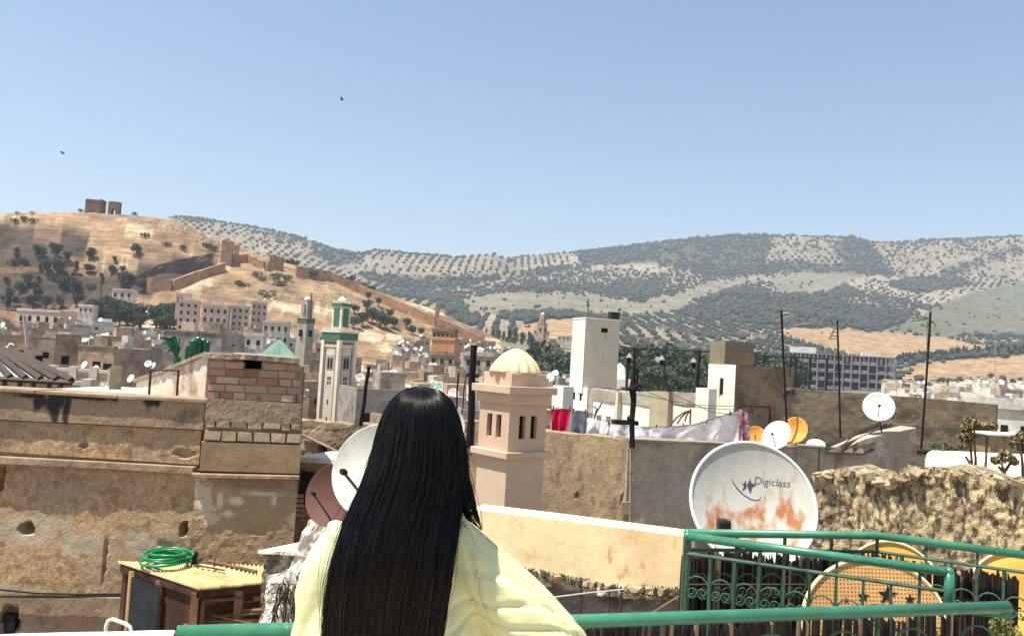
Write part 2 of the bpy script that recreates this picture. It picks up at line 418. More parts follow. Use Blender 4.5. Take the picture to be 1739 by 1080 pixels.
def _n(s, d=6, r=.65):
    k = n.nodes.new('ShaderNodeTexNoise'); k.inputs['Scale'].default_value = s; k.inputs['Detail'].default_value = d; k.inputs['Roughness'].default_value = r
    n.links.new(geo.outputs['Position'], k.inputs['Vector']); return k
k1 = _n(.09, 10, .75); mr = n.nodes.new('ShaderNodeMapRange'); n.links.new(k1.outputs['Fac'], mr.inputs[0])
mr.inputs[1].default_value = .32; mr.inputs[2].default_value = .68; mr.inputs[3].default_value = .5; mr.inputs[4].default_value = 1.35
mpz = n.nodes.new('ShaderNodeMapping'); mpz.inputs['Scale'].default_value = (.10, .10, .9); n.links.new(geo.outputs['Position'], mpz.inputs[0])
k2 = n.nodes.new('ShaderNodeTexNoise'); k2.inputs['Scale'].default_value = .7; k2.inputs['Detail'].default_value = 8; k2.inputs['Roughness'].default_value = .7; n.links.new(mpz.outputs[0], k2.inputs['Vector'])
mr2 = n.nodes.new('ShaderNodeMapRange'); n.links.new(k2.outputs['Fac'], mr2.inputs[0]); mr2.inputs[1].default_value = .35; mr2.inputs[2].default_value = .65; mr2.inputs[3].default_value = .62; mr2.inputs[4].default_value = 1.3
mm = n.nodes.new('ShaderNodeMath'); mm.operation = 'MULTIPLY'; n.links.new(mr.outputs[0], mm.inputs[0]); n.links.new(mr2.outputs[0], mm.inputs[1]); mr = mm
vm = n.nodes.new('ShaderNodeVectorMath'); vm.operation = 'SCALE'; n.links.new(at.outputs['Color'], vm.inputs[0]); n.links.new(mr.outputs[0], vm.inputs['Scale'])
n.links.new(vm.outputs[0], b.inputs['Base Color'])
bp = n.nodes.new('ShaderNodeBump'); bp.inputs['Strength'].default_value = .8; bp.inputs['Distance'].default_value = 2.5
n.links.new(_n(.14, 10, .7).outputs['Fac'], bp.inputs['Height']); n.links.new(bp.outputs[0], b.inputs['Normal'])
me.materials.append(m)
hills = bpy.data.objects.new('hills', me); COL.objects.link(hills); tag(hills, kind='structure')
g = MB(); g.add([(-9000, -3000, -20), (9000, -3000, -20), (9000, 9000, -20), (-9000, 9000, -20)], [(0, 1, 2, 3)])
tag(g.build('ground', mat('earth', (.24, .19, .14, 1), (.18, .14, .1, 1), scale=.02, bump=0)), kind='structure')

# haze
hz = MB(); hz.box((0, 1200, 210 - 21), (9600, 6200, 420))
hm = bpy.data.materials.new('haze_air'); hm.use_nodes = True; n = hm.node_tree; n.nodes.clear()
pv = n.nodes.new('ShaderNodeVolumePrincipled'); pv.inputs['Color'].default_value = (.80, .87, .95, 1); pv.inputs['Density'].default_value = .00017
pv.inputs['Anisotropy'].default_value = .2
ou = n.nodes.new('ShaderNodeOutputMaterial'); n.links.new(pv.outputs[0], ou.inputs['Volume'])
hv = MB(); hv.axbox((-4600, -300, -21), (9200, 0, 0), (0, 4800, 0), (0, 0, 541))
tag(hv.build('haze', hm), kind='stuff')

# ---- far olive groves and woods: thousands of crowns as one mass
def ico():
    t = (1 + 5 ** .5) / 2; v = np.array([(-1, t, 0), (1, t, 0), (-1, -t, 0), (1, -t, 0), (0, -1, t), (0, 1, t), (0, -1, -t), (0, 1, -t), (t, 0, -1), (t, 0, 1), (-t, 0, -1), (-t, 0, 1)], float)
    v /= np.linalg.norm(v[0])
    f = np.array([(0, 11, 5), (0, 5, 1), (0, 1, 7), (0, 7, 10), (0, 10, 11), (1, 5, 9), (5, 11, 4), (11, 10, 2), (10, 7, 6), (7, 1, 8), (3, 9, 4), (3, 4, 2), (3, 2, 6), (3, 6, 8), (3, 8, 9), (4, 9, 5), (2, 4, 11), (6, 2, 10), (8, 6, 7), (9, 8, 1)])
    return v, f
IV, IF = ico()
def crowns(name, pts, m, label):
    V = np.zeros((len(pts), 12, 3)); 
    for i, (x, y, z, r, h) in enumerate(pts):
        j = 1 + rng.uniform(-.28, .28, (12, 1)); an = rng.uniform(0, 6.28); R = np.array([[cos(an), -sin(an), 0], [sin(an), cos(an), 0], [0, 0, 1]])
        V[i] = (IV * j) @ R.T * np.array([r, r, h]) + np.array([x, y, z + h * .8])
    FF = (IF[None] + (np.arange(len(pts)) * 12)[:, None, None]).reshape(-1, 3)
    me = bpy.data.meshes.new(name); me.vertices.add(len(pts) * 12); me.vertices.foreach_set('co', V.ravel())
    nf = len(FF); me.loops.add(nf * 3); me.loops.foreach_set('vertex_index', FF.ravel()); me.polygons.add(nf)
    me.polygons.foreach_set('loop_start', np.arange(nf) * 3); me.polygons.foreach_set('loop_total', np.full(nf, 3)); me.update(); me.validate()
    me.materials.append(m); o = bpy.data.objects.new(name, me); COL.objects.link(o); tag(o, label, 'trees', kind='stuff'); return o
leafm = mat('olive_leaf', (.046, .053, .038, 1), (.030, .038, .028, 1), (.07, .074, .05, 1), scale=.02, s3=.05, bump=0, fine=.2, bs=.4)
pts_w = []; pts_o = []
tries = 0
for _ in range(84000):
    yy = 640 * (2720 / 640) ** (random.random() ** .8); a = random.uniform(-.42, .72); x = a * yy
    z = ground(x, yy); px, py, d = proj(Vector((x, yy, z)))
    if px < 280 or px > 1790: continue
    k = cover(px, py, yy)
    cl = noise.noise((x * .004, yy * .004, 6)) + .6 * noise.noise((x * .013, yy * .013, 16))
    if k in (ORCH, DRY) and noise.noise((x * .0015, yy * .0015, 40)) > -.05: x = round(x / 19) * 19 + random.uniform(-2, 2); yy = round(yy / 26) * 26 + random.uniform(-3, 3); z = ground(x, yy)
    if k == FOREST: pr = .60 + .6 * cl
    elif k == ORCH: pr = .42 + .5 * cl
    elif k == DRY: pr = .20 + .3 * cl
    elif k in (WHEAT,): pr = .0015
    elif k in (GREEN, FIELD, RED): pr = .012
    else: pr = 0
    if yy < 1000 and k == ORCH: pr *= 1.3
    if random.random() > pr: continue
    r = random.uniform(1.9, 4.9) * (1.05 if k == FOREST else .8) * (.8 + yy / 5000)
    (pts_w if k == FOREST else pts_o).append((x, yy, z - .6, r, r * random.uniform(.7, 1.1)))
# a line of crowns along the skylines
for i in range(700):
    a = random.uniform(-.42, .68); lay = 11 if (random.random() < .45 and a < 0) else 12
    fi = (a + .9) / 1.8 * 699; i0 = int(fi); yy = KY[lay, i0] + random.uniform(-20, 12); x = a * yy; z = ground(x, yy)
    if noise.noise((x * .006, 5, 0)) < -.12: continue
    r = random.uniform(3.5, 6.5); pts_o.append((x, yy, z - .5, r, r * random.uniform(.8, 1.2)))
crowns('woodland', pts_w, leafm, 'dense dark green woodland covering the far hillsides')
crowns('olive_grove', pts_o, leafm, 'scattered olive trees dotted over the pale far hillsides')
print('crowns', len(pts_w), len(pts_o))

# ---- individual trees
barkm = mat('bark', (.16, .12, .085, 1), (.09, .07, .05, 1), scale=3, bump=.5)
fol = [mat('foliage_dark', (.045, .07, .035, 1), (.03, .05, .028, 1), (.085, .105, .05, 1), scale=.35, s3=.9, bump=0, fine=.35, bs=2, rnd=.2),
       mat('foliage_olive', (.10, .12, .07, 1), (.06, .08, .045, 1), (.15, .16, .09, 1), scale=.4, s3=1.1, bump=0, fine=.35, bs=2, rnd=.2)]
def leafcloud(b, blobs, n, sz, rr):
    for cx, cy, cz, r, h in blobs:
        for _ in range(n):
            th = rr.uniform(0, 2 * pi); u = rr.uniform(-1, 1); q = sqrt(1 - u * u); rad = rr.uniform(.55, 1.05) ** .6
            c = Vector((cx + r * rad * q * cos(th), cy + r * rad * q * sin(th), cz + h * rad * u))
            n1 = Vector((rr.gauss(0, 1), rr.gauss(0, 1), rr.gauss(0, 1) + .6)).normalized(); a = n1.orthogonal().normalized(); bb = n1.cross(a)
            s1 = sz * rr.uniform(.5, 1.2); s2 = s1 * rr.uniform(.5, .9)
            b.add([c - a * s1, c - bb * s2, c + a * s1, c + bb * s2], [(0, 1, 2, 3)])
def tree_proto(kind, seed, name, fm):
    rr = random.Random(seed); t = bpy.data.objects.new(name, None); COL.objects.link(t)
    tr = MB(); b = MB(); blobs = []
    if kind == 'round':
        tr.tube([(0, 0, -1), (0.1, 0, 1.5), (.2, .1, 3), (.1, 0, 4.6)], [.35, .26, .18, .07], 6)
        for i in range(7):
            an = i * 2.4 + rr.random(); ra = rr.uniform(.6, 2.0); hh = rr.uniform(2.6, 5.2)
            tr.tube([(.1, 0, 2), (cos(an) * ra * .5, sin(an) * ra * .5, 2.9), (cos(an) * ra, sin(an) * ra, hh)], [.12, .08, .03], 4)
            blobs.append((cos(an) * ra, sin(an) * ra, hh, rr.uniform(1.0, 1.6), rr.uniform(.8, 1.3)))
        blobs += [(.1, 0, 3.0, 1.7, 1.3), (.1, 0, 4.6, 1.6, 1.2)]
        leafcloud(b, blobs, 110, .32, rr)
    elif kind == 'tall':
        tr.tube([(0, 0, -1), (0.1, 0, 3), (0, .1, 7.4)], [.3, .2, .05], 6)
        for i in range(9):
            hh = 2.4 + i * .66; an = i * 2.4; ra = rr.uniform(.2, .9) * (1.2 - i * .08)
            tr.tube([(0, 0, hh - .6), (cos(an) * ra, sin(an) * ra, hh)], [.07, .03], 4)
            blobs.append((cos(an) * ra, sin(an) * ra, hh, rr.uniform(.8, 1.2), rr.uniform(.7, 1.1)))
        leafcloud(b, blobs, 95, .3, rr)
    elif kind == 'palm':
        tr.tube([(0, 0, -1), (.1, 0, 3), (.15, .1, 6.5)], [.28, .2, .2], 6)
        for i in range(34):
            an = rr.uniform(0, 6.28); up = rr.uniform(-.5, .9); p = Vector((.15, .1, 6.5)); dr = Vector((cos(an), sin(an), up)); L = rr.uniform(1.4, 1.9)
            side = Vector((-sin(an), cos(an), 0)) * .22
            pr = None
            for k in range(5):
                q = p + dr * L * k / 4 + Vector((0, 0, -1.0 * (k / 4) ** 2)); w_ = side * (1 - .7 * k / 4)
                if pr: b.add([pr[0], pr[1], q + w_, q - w_], [(0, 1, 2, 3)])
                pr = (q - w_, q + w_)
    else:  # bush
        tr.tube([(0, 0, -.5), (0, 0, 1.0)], [.12, .06], 5)
        for i in range(4): blobs.append((rr.uniform(-1, 1), rr.uniform(-.7, .7), rr.uniform(.5, 1.0), rr.uniform(.7, 1.1), rr.uniform(.5, .8)))
        leafcloud(b, blobs, 70, .2, rr)
    tr.build('trunk', barkm, t); b.build('crown', fm, t); return t
TP = {'round': [tree_proto('round', i, 'broadleaf_tree', fol[i % 2]) for i in range(4)],
      'tall': [tree_proto('tall', 20 + i, 'poplar_tree', fol[0]) for i in range(2)],
      'palm': [tree_proto('palm', 30, 'palm_tree', fol[0])], 'bush': [tree_proto('bush', 40 + i, 'bush', fol[1 - i]) for i in range(2)]}
_used = set()
def plant(kind, x, y, sc, label, group, cat='tree', dz=0):
    o = random.choice(TP[kind])
    if o.name in _used: o = copy_tree(o)
    else: _used.add(o.name)
    o.location = (x, y, ground(x, y) + dz); o.rotation_euler = (0, 0, random.uniform(0, 6.28)); o.scale = (sc, sc, sc * random.uniform(.85, 1.15))
    tag(o, label, cat, group); return o
def plant_px(kind, px, d, hpx, label, group, cat='tree', dz=0):
    q = P(px, 560, d); base = {'round': 6.4, 'tall': 9.2, 'palm': 7.8, 'bush': 1.7}[kind]
    return plant(kind, q.x, q.y, hpx / F_ * d / base, label, group, cat, dz)
# tomb hill, left: (px, base py) chosen by eye
def d_for(px, py, d0=300, d1=470):
    """distance at which the hillside shows at this height of the picture"""
    best = None
    for i in range(60):
        d = d0 + (d1 - d0) * i / 59; q = P(px, py, d); zz = ground(q.x, q.y)
        if zz >= q.z: return d
    return d1
lab_h = 'dark broadleaf tree on the dry slope below the two ruins'
for px, py, h in [(60, 452, 26), (83, 450, 28), (105, 455, 22), (146, 446, 22), (30, 470, 24), (72, 480, 34), (92, 478, 38), (40, 492, 26), (28, 505, 26), (58, 508, 24), (98, 500, 26), (120, 505, 28),
                  (10, 508, 18), (148, 470, 16), (182, 470, 18), (200, 492, 28), (212, 488, 24), (236, 505, 26), (128, 520, 26), (50, 520, 24), (75, 528, 30), (100, 527, 26), (20, 525, 22)]:
    plant_px('round', px, d_for(px, py), h * .95, 'dark tree standing on the slope below the ruins, ' + lm(px), 'trees on the hillside below the ruins')
for i in range(30):
    px = random.uniform(-10, 215); py = random.uniform(468, 528) + (14 if px < 60 else 0)
    if random.random() < .3: py = random.uniform(440, 470)
    plant_px('round' if random.random() < .75 else 'bush', px, d_for(px, py), random.uniform(9, 17), 'small dark tree among rocks on the lower left slope, ' + lm(px), 'small trees on the lower left slope')
plant_px('round', 221, d_for(221, 446), 21, 'lone round dark tree in the middle of the golden slope below the arch ruin', None)
plant_px('palm', 166, d_for(166, 514), 44, 'tall slim palm tree rising above the green belt at the foot of the hill', None)
plant_px('tall', 121, d_for(121, 470), 26, 'slender tree standing alone on the reddish lower slope', None)
plant_px('tall', 10, d_for(10, 530), 40, 'pointed dark tree at the left edge of the old town', None)
for i in range(46):
    px = random.uniform(150, 305); d = random.uniform(330, 372)
    plant_px('round', px, d, random.uniform(26, 38), 'dense dark tree in the belt under the hill, ' + lm(px), 'dark trees in the belt at the foot of the hill')
for px, py, h in [(462, 474, 13), (478, 477, 11), (472, 488, 12), (400, 489, 10), (410, 490, 9), (450, 505, 14), (440, 478, 9), (340, 425, 9), (350, 424, 9), (233, 414, 9), (270, 428, 8), (300, 428, 8), (430, 470, 9),
                  (520, 473, 14), (490, 442, 13), (480, 438, 12), (560, 470, 8), (590, 478, 10), (625, 492, 10), (610, 487, 10), (12, 364, 4), (38, 365, 4), (120, 361, 6), (212, 366, 6), (25, 385, 8), (42, 388, 8), (8, 382, 7)]:
    plant_px('bush', px, d_for(px, py, 300, 520), h * 1.1, 'low green bush on the golden hillside, ' + lm(px), 'bushes scattered on the hill', 'bush')
for px, py, h in [(600, 560, 26), (615, 556, 26), (630, 552, 24), (645, 560, 30), (655, 562, 30), (668, 560, 22), (690, 560, 18), (585, 548, 20), (620, 530, 20), (640, 520, 16), (600, 535, 18), (700, 570, 18), (715, 572, 16), (660, 545, 16), (622, 512, 14)]:
    plant_px('round', px, d_for(px, py, 300, 520), h * 1.1, 'dark tree low on the slope, ' + lm(px), 'trees below the city rampart')
for px, d, h in [(606, 205, 42), (618, 210, 44), (628, 212, 44), (638, 215, 44), (612, 190, 30), (625, 188, 34), (640, 195, 36), (650, 200, 30)]:
    plant_px('round', px, d, h, 'dark green tree among the houses right of the white minaret', 'trees beside the white minaret')
for i in range(26):
    px = random.uniform(882, 968); d = random.uniform(250, 330)
    plant_px('round', px, d, random.uniform(50, 74), 'tall dark tree %s the dome top' % ('left of' if px < 905 else ('right of' if px < 935 else 'far right of')), 'trees between the dome and the white tower')
for i in range(58):
    px = random.uniform(1052, 1350); d = random.uniform(230, 340)
    plant_px('round', px, d, random.uniform(52, 84), 'broad dark tree in the wood %s, %s' % ('front row' if d < 265 else ('middle row' if d < 305 else 'back row'), lm(px)), 'trees behind the terrace with lanterns')
for px, d, h in [(848, 640, 26), (856, 645, 22), (866, 650, 30), (876, 640, 32), (888, 650, 30), (900, 655, 30), (838, 600, 14), (826, 560, 10), (862, 590, 12), (905, 640, 26)]:
    plant_px('tall', px, d, h, 'bluish dark tree standing in the valley behind the city rampart', 'trees in the valley beyond the rampart')
for i in range(44):
    px = 1526 + i * 5 + random.uniform(-2, 2)
    plant_px('tall', px, 980 + random.uniform(-12, 12), random.uniform(13, 19), 'dark tree in the long row between the two wheat fields', 'row of trees between the wheat fields')
for px in (1684,):
    plant_px('round', px, 770, 14, 'single small tree standing in the lower wheat field', None)
for i in range(40):
    px = random.uniform(1590, 1745); d = random.uniform(560, 720)
    plant_px('round', px, d, random.uniform(7, 13), 'dark tree among white buildings on the right slope, ' + ('higher up' if d > 640 else 'lower down'), 'trees on the slope at the right')
# ================================================================== FAR AND MIDDLE BUILDINGS
dark = mat('dark_opening', (.012, .011, .01, 1), bump=0, fine=0)
glassm = mat('dark_glass', (.02, .025, .03, 1), bump=0, fine=0, rough=.25, spec=.6)
HP = [mat('old_plaster_tan', sr(204, 184, 160), sr(182, 162, 138), sr(150, 130, 112), scale=.4, s3=.9, t3=.58, bump=.4, dist=.05, rnd=.22),
      mat('old_plaster_brown', sr(182, 158, 134), sr(160, 136, 114), sr(130, 112, 96), scale=.4, s3=.9, t3=.56, bump=.4, dist=.05, rnd=.2),
      mat('old_plaster_grey', sr(182, 172, 158), sr(158, 148, 136), sr(128, 118, 108), scale=.4, s3=.9, t3=.56, bump=.4, dist=.05, rnd=.2),
      mat('old_plaster_pink', sr(202, 172, 150), sr(180, 152, 132), sr(150, 126, 110), scale=.4, s3=.9, t3=.6, bump=.4, dist=.05, rnd=.15),
      mat('whitewash_far', sr(222, 216, 202), sr(198, 190, 174), sr(150, 140, 124), scale=.4, s3=.9, t3=.62, bump=.3, dist=.05, rnd=.1)]
HN = ['tan', 'brown', 'grey', 'pinkish', 'white']
roofm = mat('flat_roof', sr(196, 184, 164), sr(160, 146, 128), sr(214, 208, 196), scale=.5, s3=1.2, bump=.3, rnd=.25)
dishm = mat('dish_white', sr(228, 226, 216), sr(205, 203, 195), bump=0, fine=.05, rough=.5)
steel = mat('dark_steel', (.05, .045, .04, 1), (.09, .05, .03, 1), scale=6, bump=.1, rough=.7)
def facade(t, wm, W, D, H, win, parent_root=None, hut=True, side=True, rnd_=random):
    """walls with a parapet, windows as framed recesses, roof slab; built round the local origin, front towards -y"""
    b = MB(); b.box((0, 0, H / 2 - 2), (W, D, H + 4)); b.build('wall', wm, t)
    pr = MB(); pth = .25; ph = .9
    for c, s_ in (((0, -D / 2 + pth / 2, H + ph / 2), (W, pth, ph)), ((0, D / 2 - pth / 2, H + ph / 2), (W, pth, ph)), ((-W / 2 + pth / 2, 0, H + ph / 2), (pth, D - 2 * pth, ph)), ((W / 2 - pth / 2, 0, H + ph / 2), (pth, D - 2 * pth, ph))):
        pr.box(c, s_)
    pr.build('parapet', wm, t)
    r = MB(); r.box((0, 0, H + .04), (W - .52, D - .52, .08)); r.build('roof', roofm, t)
    if hut:
        h = MB(); hw = W * rnd_.uniform(.25, .45); hx = rnd_.uniform(-.25, .25) * W
        h.box((hx, D * .15, H + 1.15), (hw, D * .4, 2.2)); h.build('stair_hut', wm, t)
    wme = MB(); wme.box((0, 0, 0), (1, .12, 1)); 
    for i in range(win[0]):
        for k in range(win[1]):
            x = (i + .5) / win[0] * W - W / 2 + rnd_.uniform(-.3, .3); z = H - 1.6 - k * 2.9
            for s_, ok in (('f', True), ('s', side)):
                if not ok: continue
                q = MB(); ww, wh = rnd_.choice(((.8, 1.1), (.9, 1.3), (.6, .7)))
                if s_ == 'f': q.box((x, -D / 2 - .01, z), (ww, .06, wh)); f = MB(); f.box((x, -D / 2 - .06, z - wh / 2 - .06), (ww + .2, .14, .1)); f.box((x, -D / 2 - .05, z + wh / 2 + .05), (ww + .2, .1, .08))
                else:
                    y = x / W * D; q.box((W / 2 + .01, y, z), (.06, ww, wh)); f = MB(); f.box((W / 2 + .06, y, z - wh / 2 - .06), (.14, ww + .2, .1))
                    if rnd_.random() < .35: continue
                o = q.build('window', glassm if rnd_.random() < .5 else dark, t); f.build('sill', wm, o)
def house_proto(i):
    rr = random.Random(100 + i); k = (0, 1, 2, 0, 1, 3, 2, 1, 0, 4, 1, 2)[i % 12]
    t = bpy.data.objects.new('old_town_house', None); COL.objects.link(t)
    W = rr.uniform(4.6, 7.6); D = rr.uniform(4.6, 7.5); H = rr.uniform(6, 9)
    facade(t, HP[k], W, D, H, (rr.choice((2, 3)), rr.choice((1, 2))), rnd_=rr)
    return t, HN[k], H
PROT = [house_proto(i) for i in range(12)]
_hu = set(); ROOFS = []; NH = 0; MASS = []
def vis_region(px, py):
    if px < -60 or px > 1800: return False
    if px < 540: return 515 < py < 668
    if px < 960: return py < 722
    if px < 1345: return False
    return px > 1512 and py < 705
KEEP = [(285, 465, 485, 566), (530, 612, 500, 722), (488, 536, 480, 620), (728, 778, 562, 618)]
for r_i in range(90):
    d = 66 * 1.047 ** r_i
    if d > 480: break
    step = 6.7 * (1 if d < 250 else 1.1); n_ = int(1.38 * d / step)
    for i in range(n_):
        x = (-.68 * d) + (i + random.uniform(.2, .8)) * step; y = d + random.uniform(-3, 3); right = x / d > .42
        if y < 60: continue
        z = ground(x, y); k = random.choice((9, 9, 6, 6, 3, 9, 2)) if right else random.randrange(12); H = PROT[k][2]
        px, py, _ = proj(Vector((x, y, z + H))); gx, gy, _ = proj(Vector((x, y, z)))
        if not vis_region(px, py): continue
        if any(a - 4 < px < b_ + 4 and c_ < py < e_ and d > 120 for a, b_, c_, e_ in KEEP) and random.random() < .85: continue
        # upper edge of the old town against the hill
        lim = np.interp(px, [0, 160, 300, 460, 540, 620, 740, 850, 960, 1500, 1739], [548, 552, 560, 560, 568, 590, 572, 590, 600, 655, 650])
        if py < lim: continue
        if 598 < px < 660 and 570 < py < 632: continue
        if 870 < px < 960 and py < 640: continue
        if d < 135 and 505 < px < 640 and py < 722: continue
        if NH > 285:
            MASS.append((x, y, z, H, k)); ROOFS.append((x, y, z + H, d, px, py)); continue
        o = PROT[k][0]
        if o.name in _hu: o = copy_tree(o)
        else: _hu.add(o.name)
        o.location = (x, y, z + random.uniform(-.8, 1.0)); yw = random.choice((.35, .5, .62, -.9, .2)) + random.uniform(-.12, .12)
        o.rotation_euler = (0, 0, yw); sx = random.uniform(.8, 1.2); o.scale = (sx, random.uniform(.8, 1.2), random.uniform(.85, 1.12))
        where = 'left of the minarets' if px < 500 else ('below the rampart' if px < 960 else 'at far right')
        dist_ = 'near' if d < 110 else ('middle' if d < 220 else 'far')
        tag(o, f'{PROT[k][1]} flat-roofed house with {"small" if k % 2 else "plain"} windows in the {dist_} rows, {lm(px)}', 'house', 'houses of the crowded old town')
        ROOFS.append((x, y, o.location.z + H * o.scale[2], d, px, py)); NH += 1
print('houses', NH, 'mass', len(MASS))
if MASS:
    b = MB(); mi = []
    for x, y, z, H, k in MASS:
        rz = random.choice((.35, .5, .62, -.9, .2)); W = random.uniform(4.6, 7.4); D = random.uniform(4.6, 7.4); n0 = len(b.f)
        H *= random.uniform(.85, 1.15); b.box((x, y, z + H / 2 - 1), (W, D, H + 2), rz); rt = Matrix.Rotation(rz, 3, 'Z')
        if random.random() < .6: b.box(Vector((x, y, z + H + .9)) + rt @ Vector((W * .2, D * .1, 0)), (W * .45, D * .45, 1.8), rz)
        for c_, s_ in (((0, -D / 2 + .1, 0), (W, .2, .8)), ((-W / 2 + .1, .1, 0), (.2, D - .2, .8)), ((W / 2 - .1, .1, 0), (.2, D - .2, .8))): b.box(Vector((x, y, z + H + .4)) + rt @ Vector(c_), s_, rz)
        mi += [(0, 1, 2, 0, 1, 3, 2, 1, 0, 4, 1, 2)[k]] * (len(b.f) - n0); n0 = len(b.f)
        for u in (-.28, .2): b.box(Vector((x, y, z + H - 1.6)) + rt @ Vector((u * W, -D / 2, 0)), (.8, .1, 1.1), rz); b.box(Vector((x, y, z + H - 1.8)) + rt @ Vector((-W / 2, u * D, 0)), (.1, .8, 1.1), rz)
        mi += [5] * (len(b.f) - n0)
    o = b.build('distant_houses', HP[0]); 
    for m_ in HP[1:] + [dark]: o.data.materials.append(m_)
    o.data.polygons.foreach_set('material_index', mi); tag(o, 'mass of small flat-roofed houses in the farthest rows of the old town', 'houses', kind='stuff')
for p_ in PROT:
    if p_[0].name not in _hu:
        for c_ in list(p_[0].children_recursive): bpy.data.objects.remove(c_)
        bpy.data.objects.remove(p_[0])

# satellite dishes on the roofs
def dish_proto(i):
    t = bpy.data.objects.new('satellite_dish', None); COL.objects.link(t)
    ax = unit((-.15 + .2 * i, -.9, .42)); c = Vector((0, 0, 1.25)); R = .55
    b = MB(); b.lathe([(0, 0), (R * .4, .02), (R * .75, .07), (R, .14), (R + .015, .13), (R * .75, .045), (R * .4, -.01), (0, -.03)], c, 14, ax); b.build('reflector', dishm, t, smooth=True)
    m_ = MB(); m_.tube([(0, .08, 0), (0, .08, 1.25)], .03, 5); m_.build('mast', steel, t)
    a_ = MB(); a_.tube([c - Vector((0, 0, .5)), c + ax * .55], .02, 4); a_.box(c + ax * .55, (.09, .12, .09)); a_.build('feed_arm', steel, t); return t
DP = [dish_proto(i) for i in range(3)]; _du = set(); nd = 0
dt = {'left': 'small white satellite dish on a roof in the old town left of the minarets', 'mid': 'small white satellite dish on a roof in the hollow below the rampart', 'right': 'small white satellite dish on a roof of the old town at the far right'}
for x, y, z, d, px, py in sorted(ROOFS, key=lambda q: -random.random()):
    for k in range(random.choice((1, 2, 3, 4)) if 600 < px < 850 else random.choice((0, 1, 2, 3))):
        if nd >= 285: break
        o = random.choice(DP)
        if o.name in _du: o = copy_tree(o)
        else: _du.add(o.name)
        o.location = (x + random.uniform(-2.4, 2.4), y + random.uniform(-2.6, 2), z + .1 + random.choice((0, 0, .8))); s_ = random.uniform(.7, 1.15) * (1 if d < 130 else 1.25); o.scale = (s_, s_, s_)
        o.rotation_euler = (0, 0, random.uniform(-.5, .5))
        tag(o, 'small white satellite dish on a %s roof, %s' % ('near' if d < 110 else ('middle' if d < 200 else 'far'), lm(px)), 'dish', 'satellite dishes on the old town roofs'); nd += 1
for i, (x, y, z, d, px, py) in enumerate(random.sample(ROOFS, min(len(ROOFS), 90))):
    b = MB(); hh = random.uniform(1.8, 3.6); b.tube([(x, y, z), (x + random.uniform(-.15, .15), y, z + hh)], .035, 4)
    if i % 2: 
        for k in range(4): b.box((x, y, z + hh * (.72 + .08 * k)), (.7 - .12 * k, .03, .03), random.uniform(-.3, .3))
    tag(b.build('tv_antenna', steel), 'thin aerial mast on a %s old town roof, %s' % ('near' if d < 110 else 'distant', lm(px)), 'antenna', 'aerials on the old town roofs')
# bright washing and water tanks on the roofs
for i, (x, y, z, d, px, py) in enumerate(random.sample(ROOFS, min(len(ROOFS), 60))):
    b = MB(); 
    if i % 2:
        b.box((x, y, z + .75), (random.uniform(1.4, 2.6), .05, 1.0), random.uniform(-.5, .5)); b.box((x, y + .04, z + .5), (.05, .05, 1.0))
        o = b.build('hung_sheet', mat('sheet_far', sr(235, 232, 225), bump=0, fine=.05), None); tag(o, 'pale washing on a %s old town roof, %s' % ('near' if d < 110 else 'distant', lm(px)), 'laundry', 'washing on the old town roofs')
    else:
        b.lathe([(.45, 0), (.5, .1), (.5, 1.1), (.3, 1.3), (.12, 1.35)], (x, y, z + .1), 10); o = b.build('water_tank', mat('tank', sr(215, 210, 200), bump=0, rnd=.4), None, smooth=True); tag(o, 'round water tank on a %s old town roof, %s' % ('near' if d < 110 else 'distant', lm(px)), 'tank', 'water tanks on the old town roofs')

# ---- apartment blocks at the foot of the hill
pinkm = mat('pink_plaster', sr(216, 192, 172), sr(198, 174, 154), sr(166, 144, 128), scale=.3, s3=.8, t3=.66, bump=.2)
creamfar = mat('cream_far', sr(212, 200, 180), sr(186, 172, 152), sr(140, 126, 110), scale=.3, s3=.8, t3=.64, bump=.2)
def block(px, d, wpx, toppy, botpy, depth, wm, nx, nf, label, yaw=.25, crown=True, cat='building', name='apartment_block', winm=None):
    q = P(px + wpx / 2, toppy, d); W = wpx / F_ * d / cos(yaw) * .93; z1 = q.z; z0 = P(px + wpx / 2, botpy, d).z
    t = thing(name, label, cat, (q.x, q.y, z0)); H = z1 - z0
    rt = Matrix.Rotation(yaw, 3, 'Z'); o3 = Vector(t.location)
    def bx(b, c, s_): b.box(o3 + rt @ Vector(c), s_, yaw)
    b = MB(); bx(b, (0, depth / 2, H / 2 - 3), (W, depth, H + 6)); b.build('wall', wm, t)
    p_ = MB(); bx(p_, (0, -.06, H + .3), (W + .3, .3, .8)); bx(p_, (-W / 2 - .02, depth / 2 + .1, H + .3), (.3, depth, .8)); bx(p_, (W / 2 + .02, depth / 2 + .1, H + .3), (.3, depth, .8)); p_.build('parapet', wm, t)
    if crown:
        c_ = MB(); bx(c_, (random.uniform(-.15, .15) * W, depth * .5, H + 1.6), (W * .4, depth * .5, 3)); c_.build('roof_room', wm, t)
    for k in range(nf):
        for i in range(nx):
            x = (i + .5) / nx * W - W / 2; z = H - (k + .55) * H / nf
            w_ = MB(); bx(w_, (x, -.02, z), (W / nx * .36, .12, H / nf * .42)); o = w_.build('window', winm or dark, t)
            s_ = MB(); bx(s_, (x, -.12, z - H / nf * .24), (W / nx * .46, .3, .15)); s_.build('sill', wm, o)
            if i < nx * .6:
                y_ = (i + .5) / (nx * .6) * depth; w_ = MB(); bx(w_, (-W / 2 + .02, y_, z), (.12, depth / nx * .5, H / nf * .4)); w_.build('window', winm or dark, t)
    return t
block(304, 300, 34, 512, 562, 9, pinkm, 3, 4, 'pinkish apartment block with open top floor, leftmost of the blocks under the hill', .3)
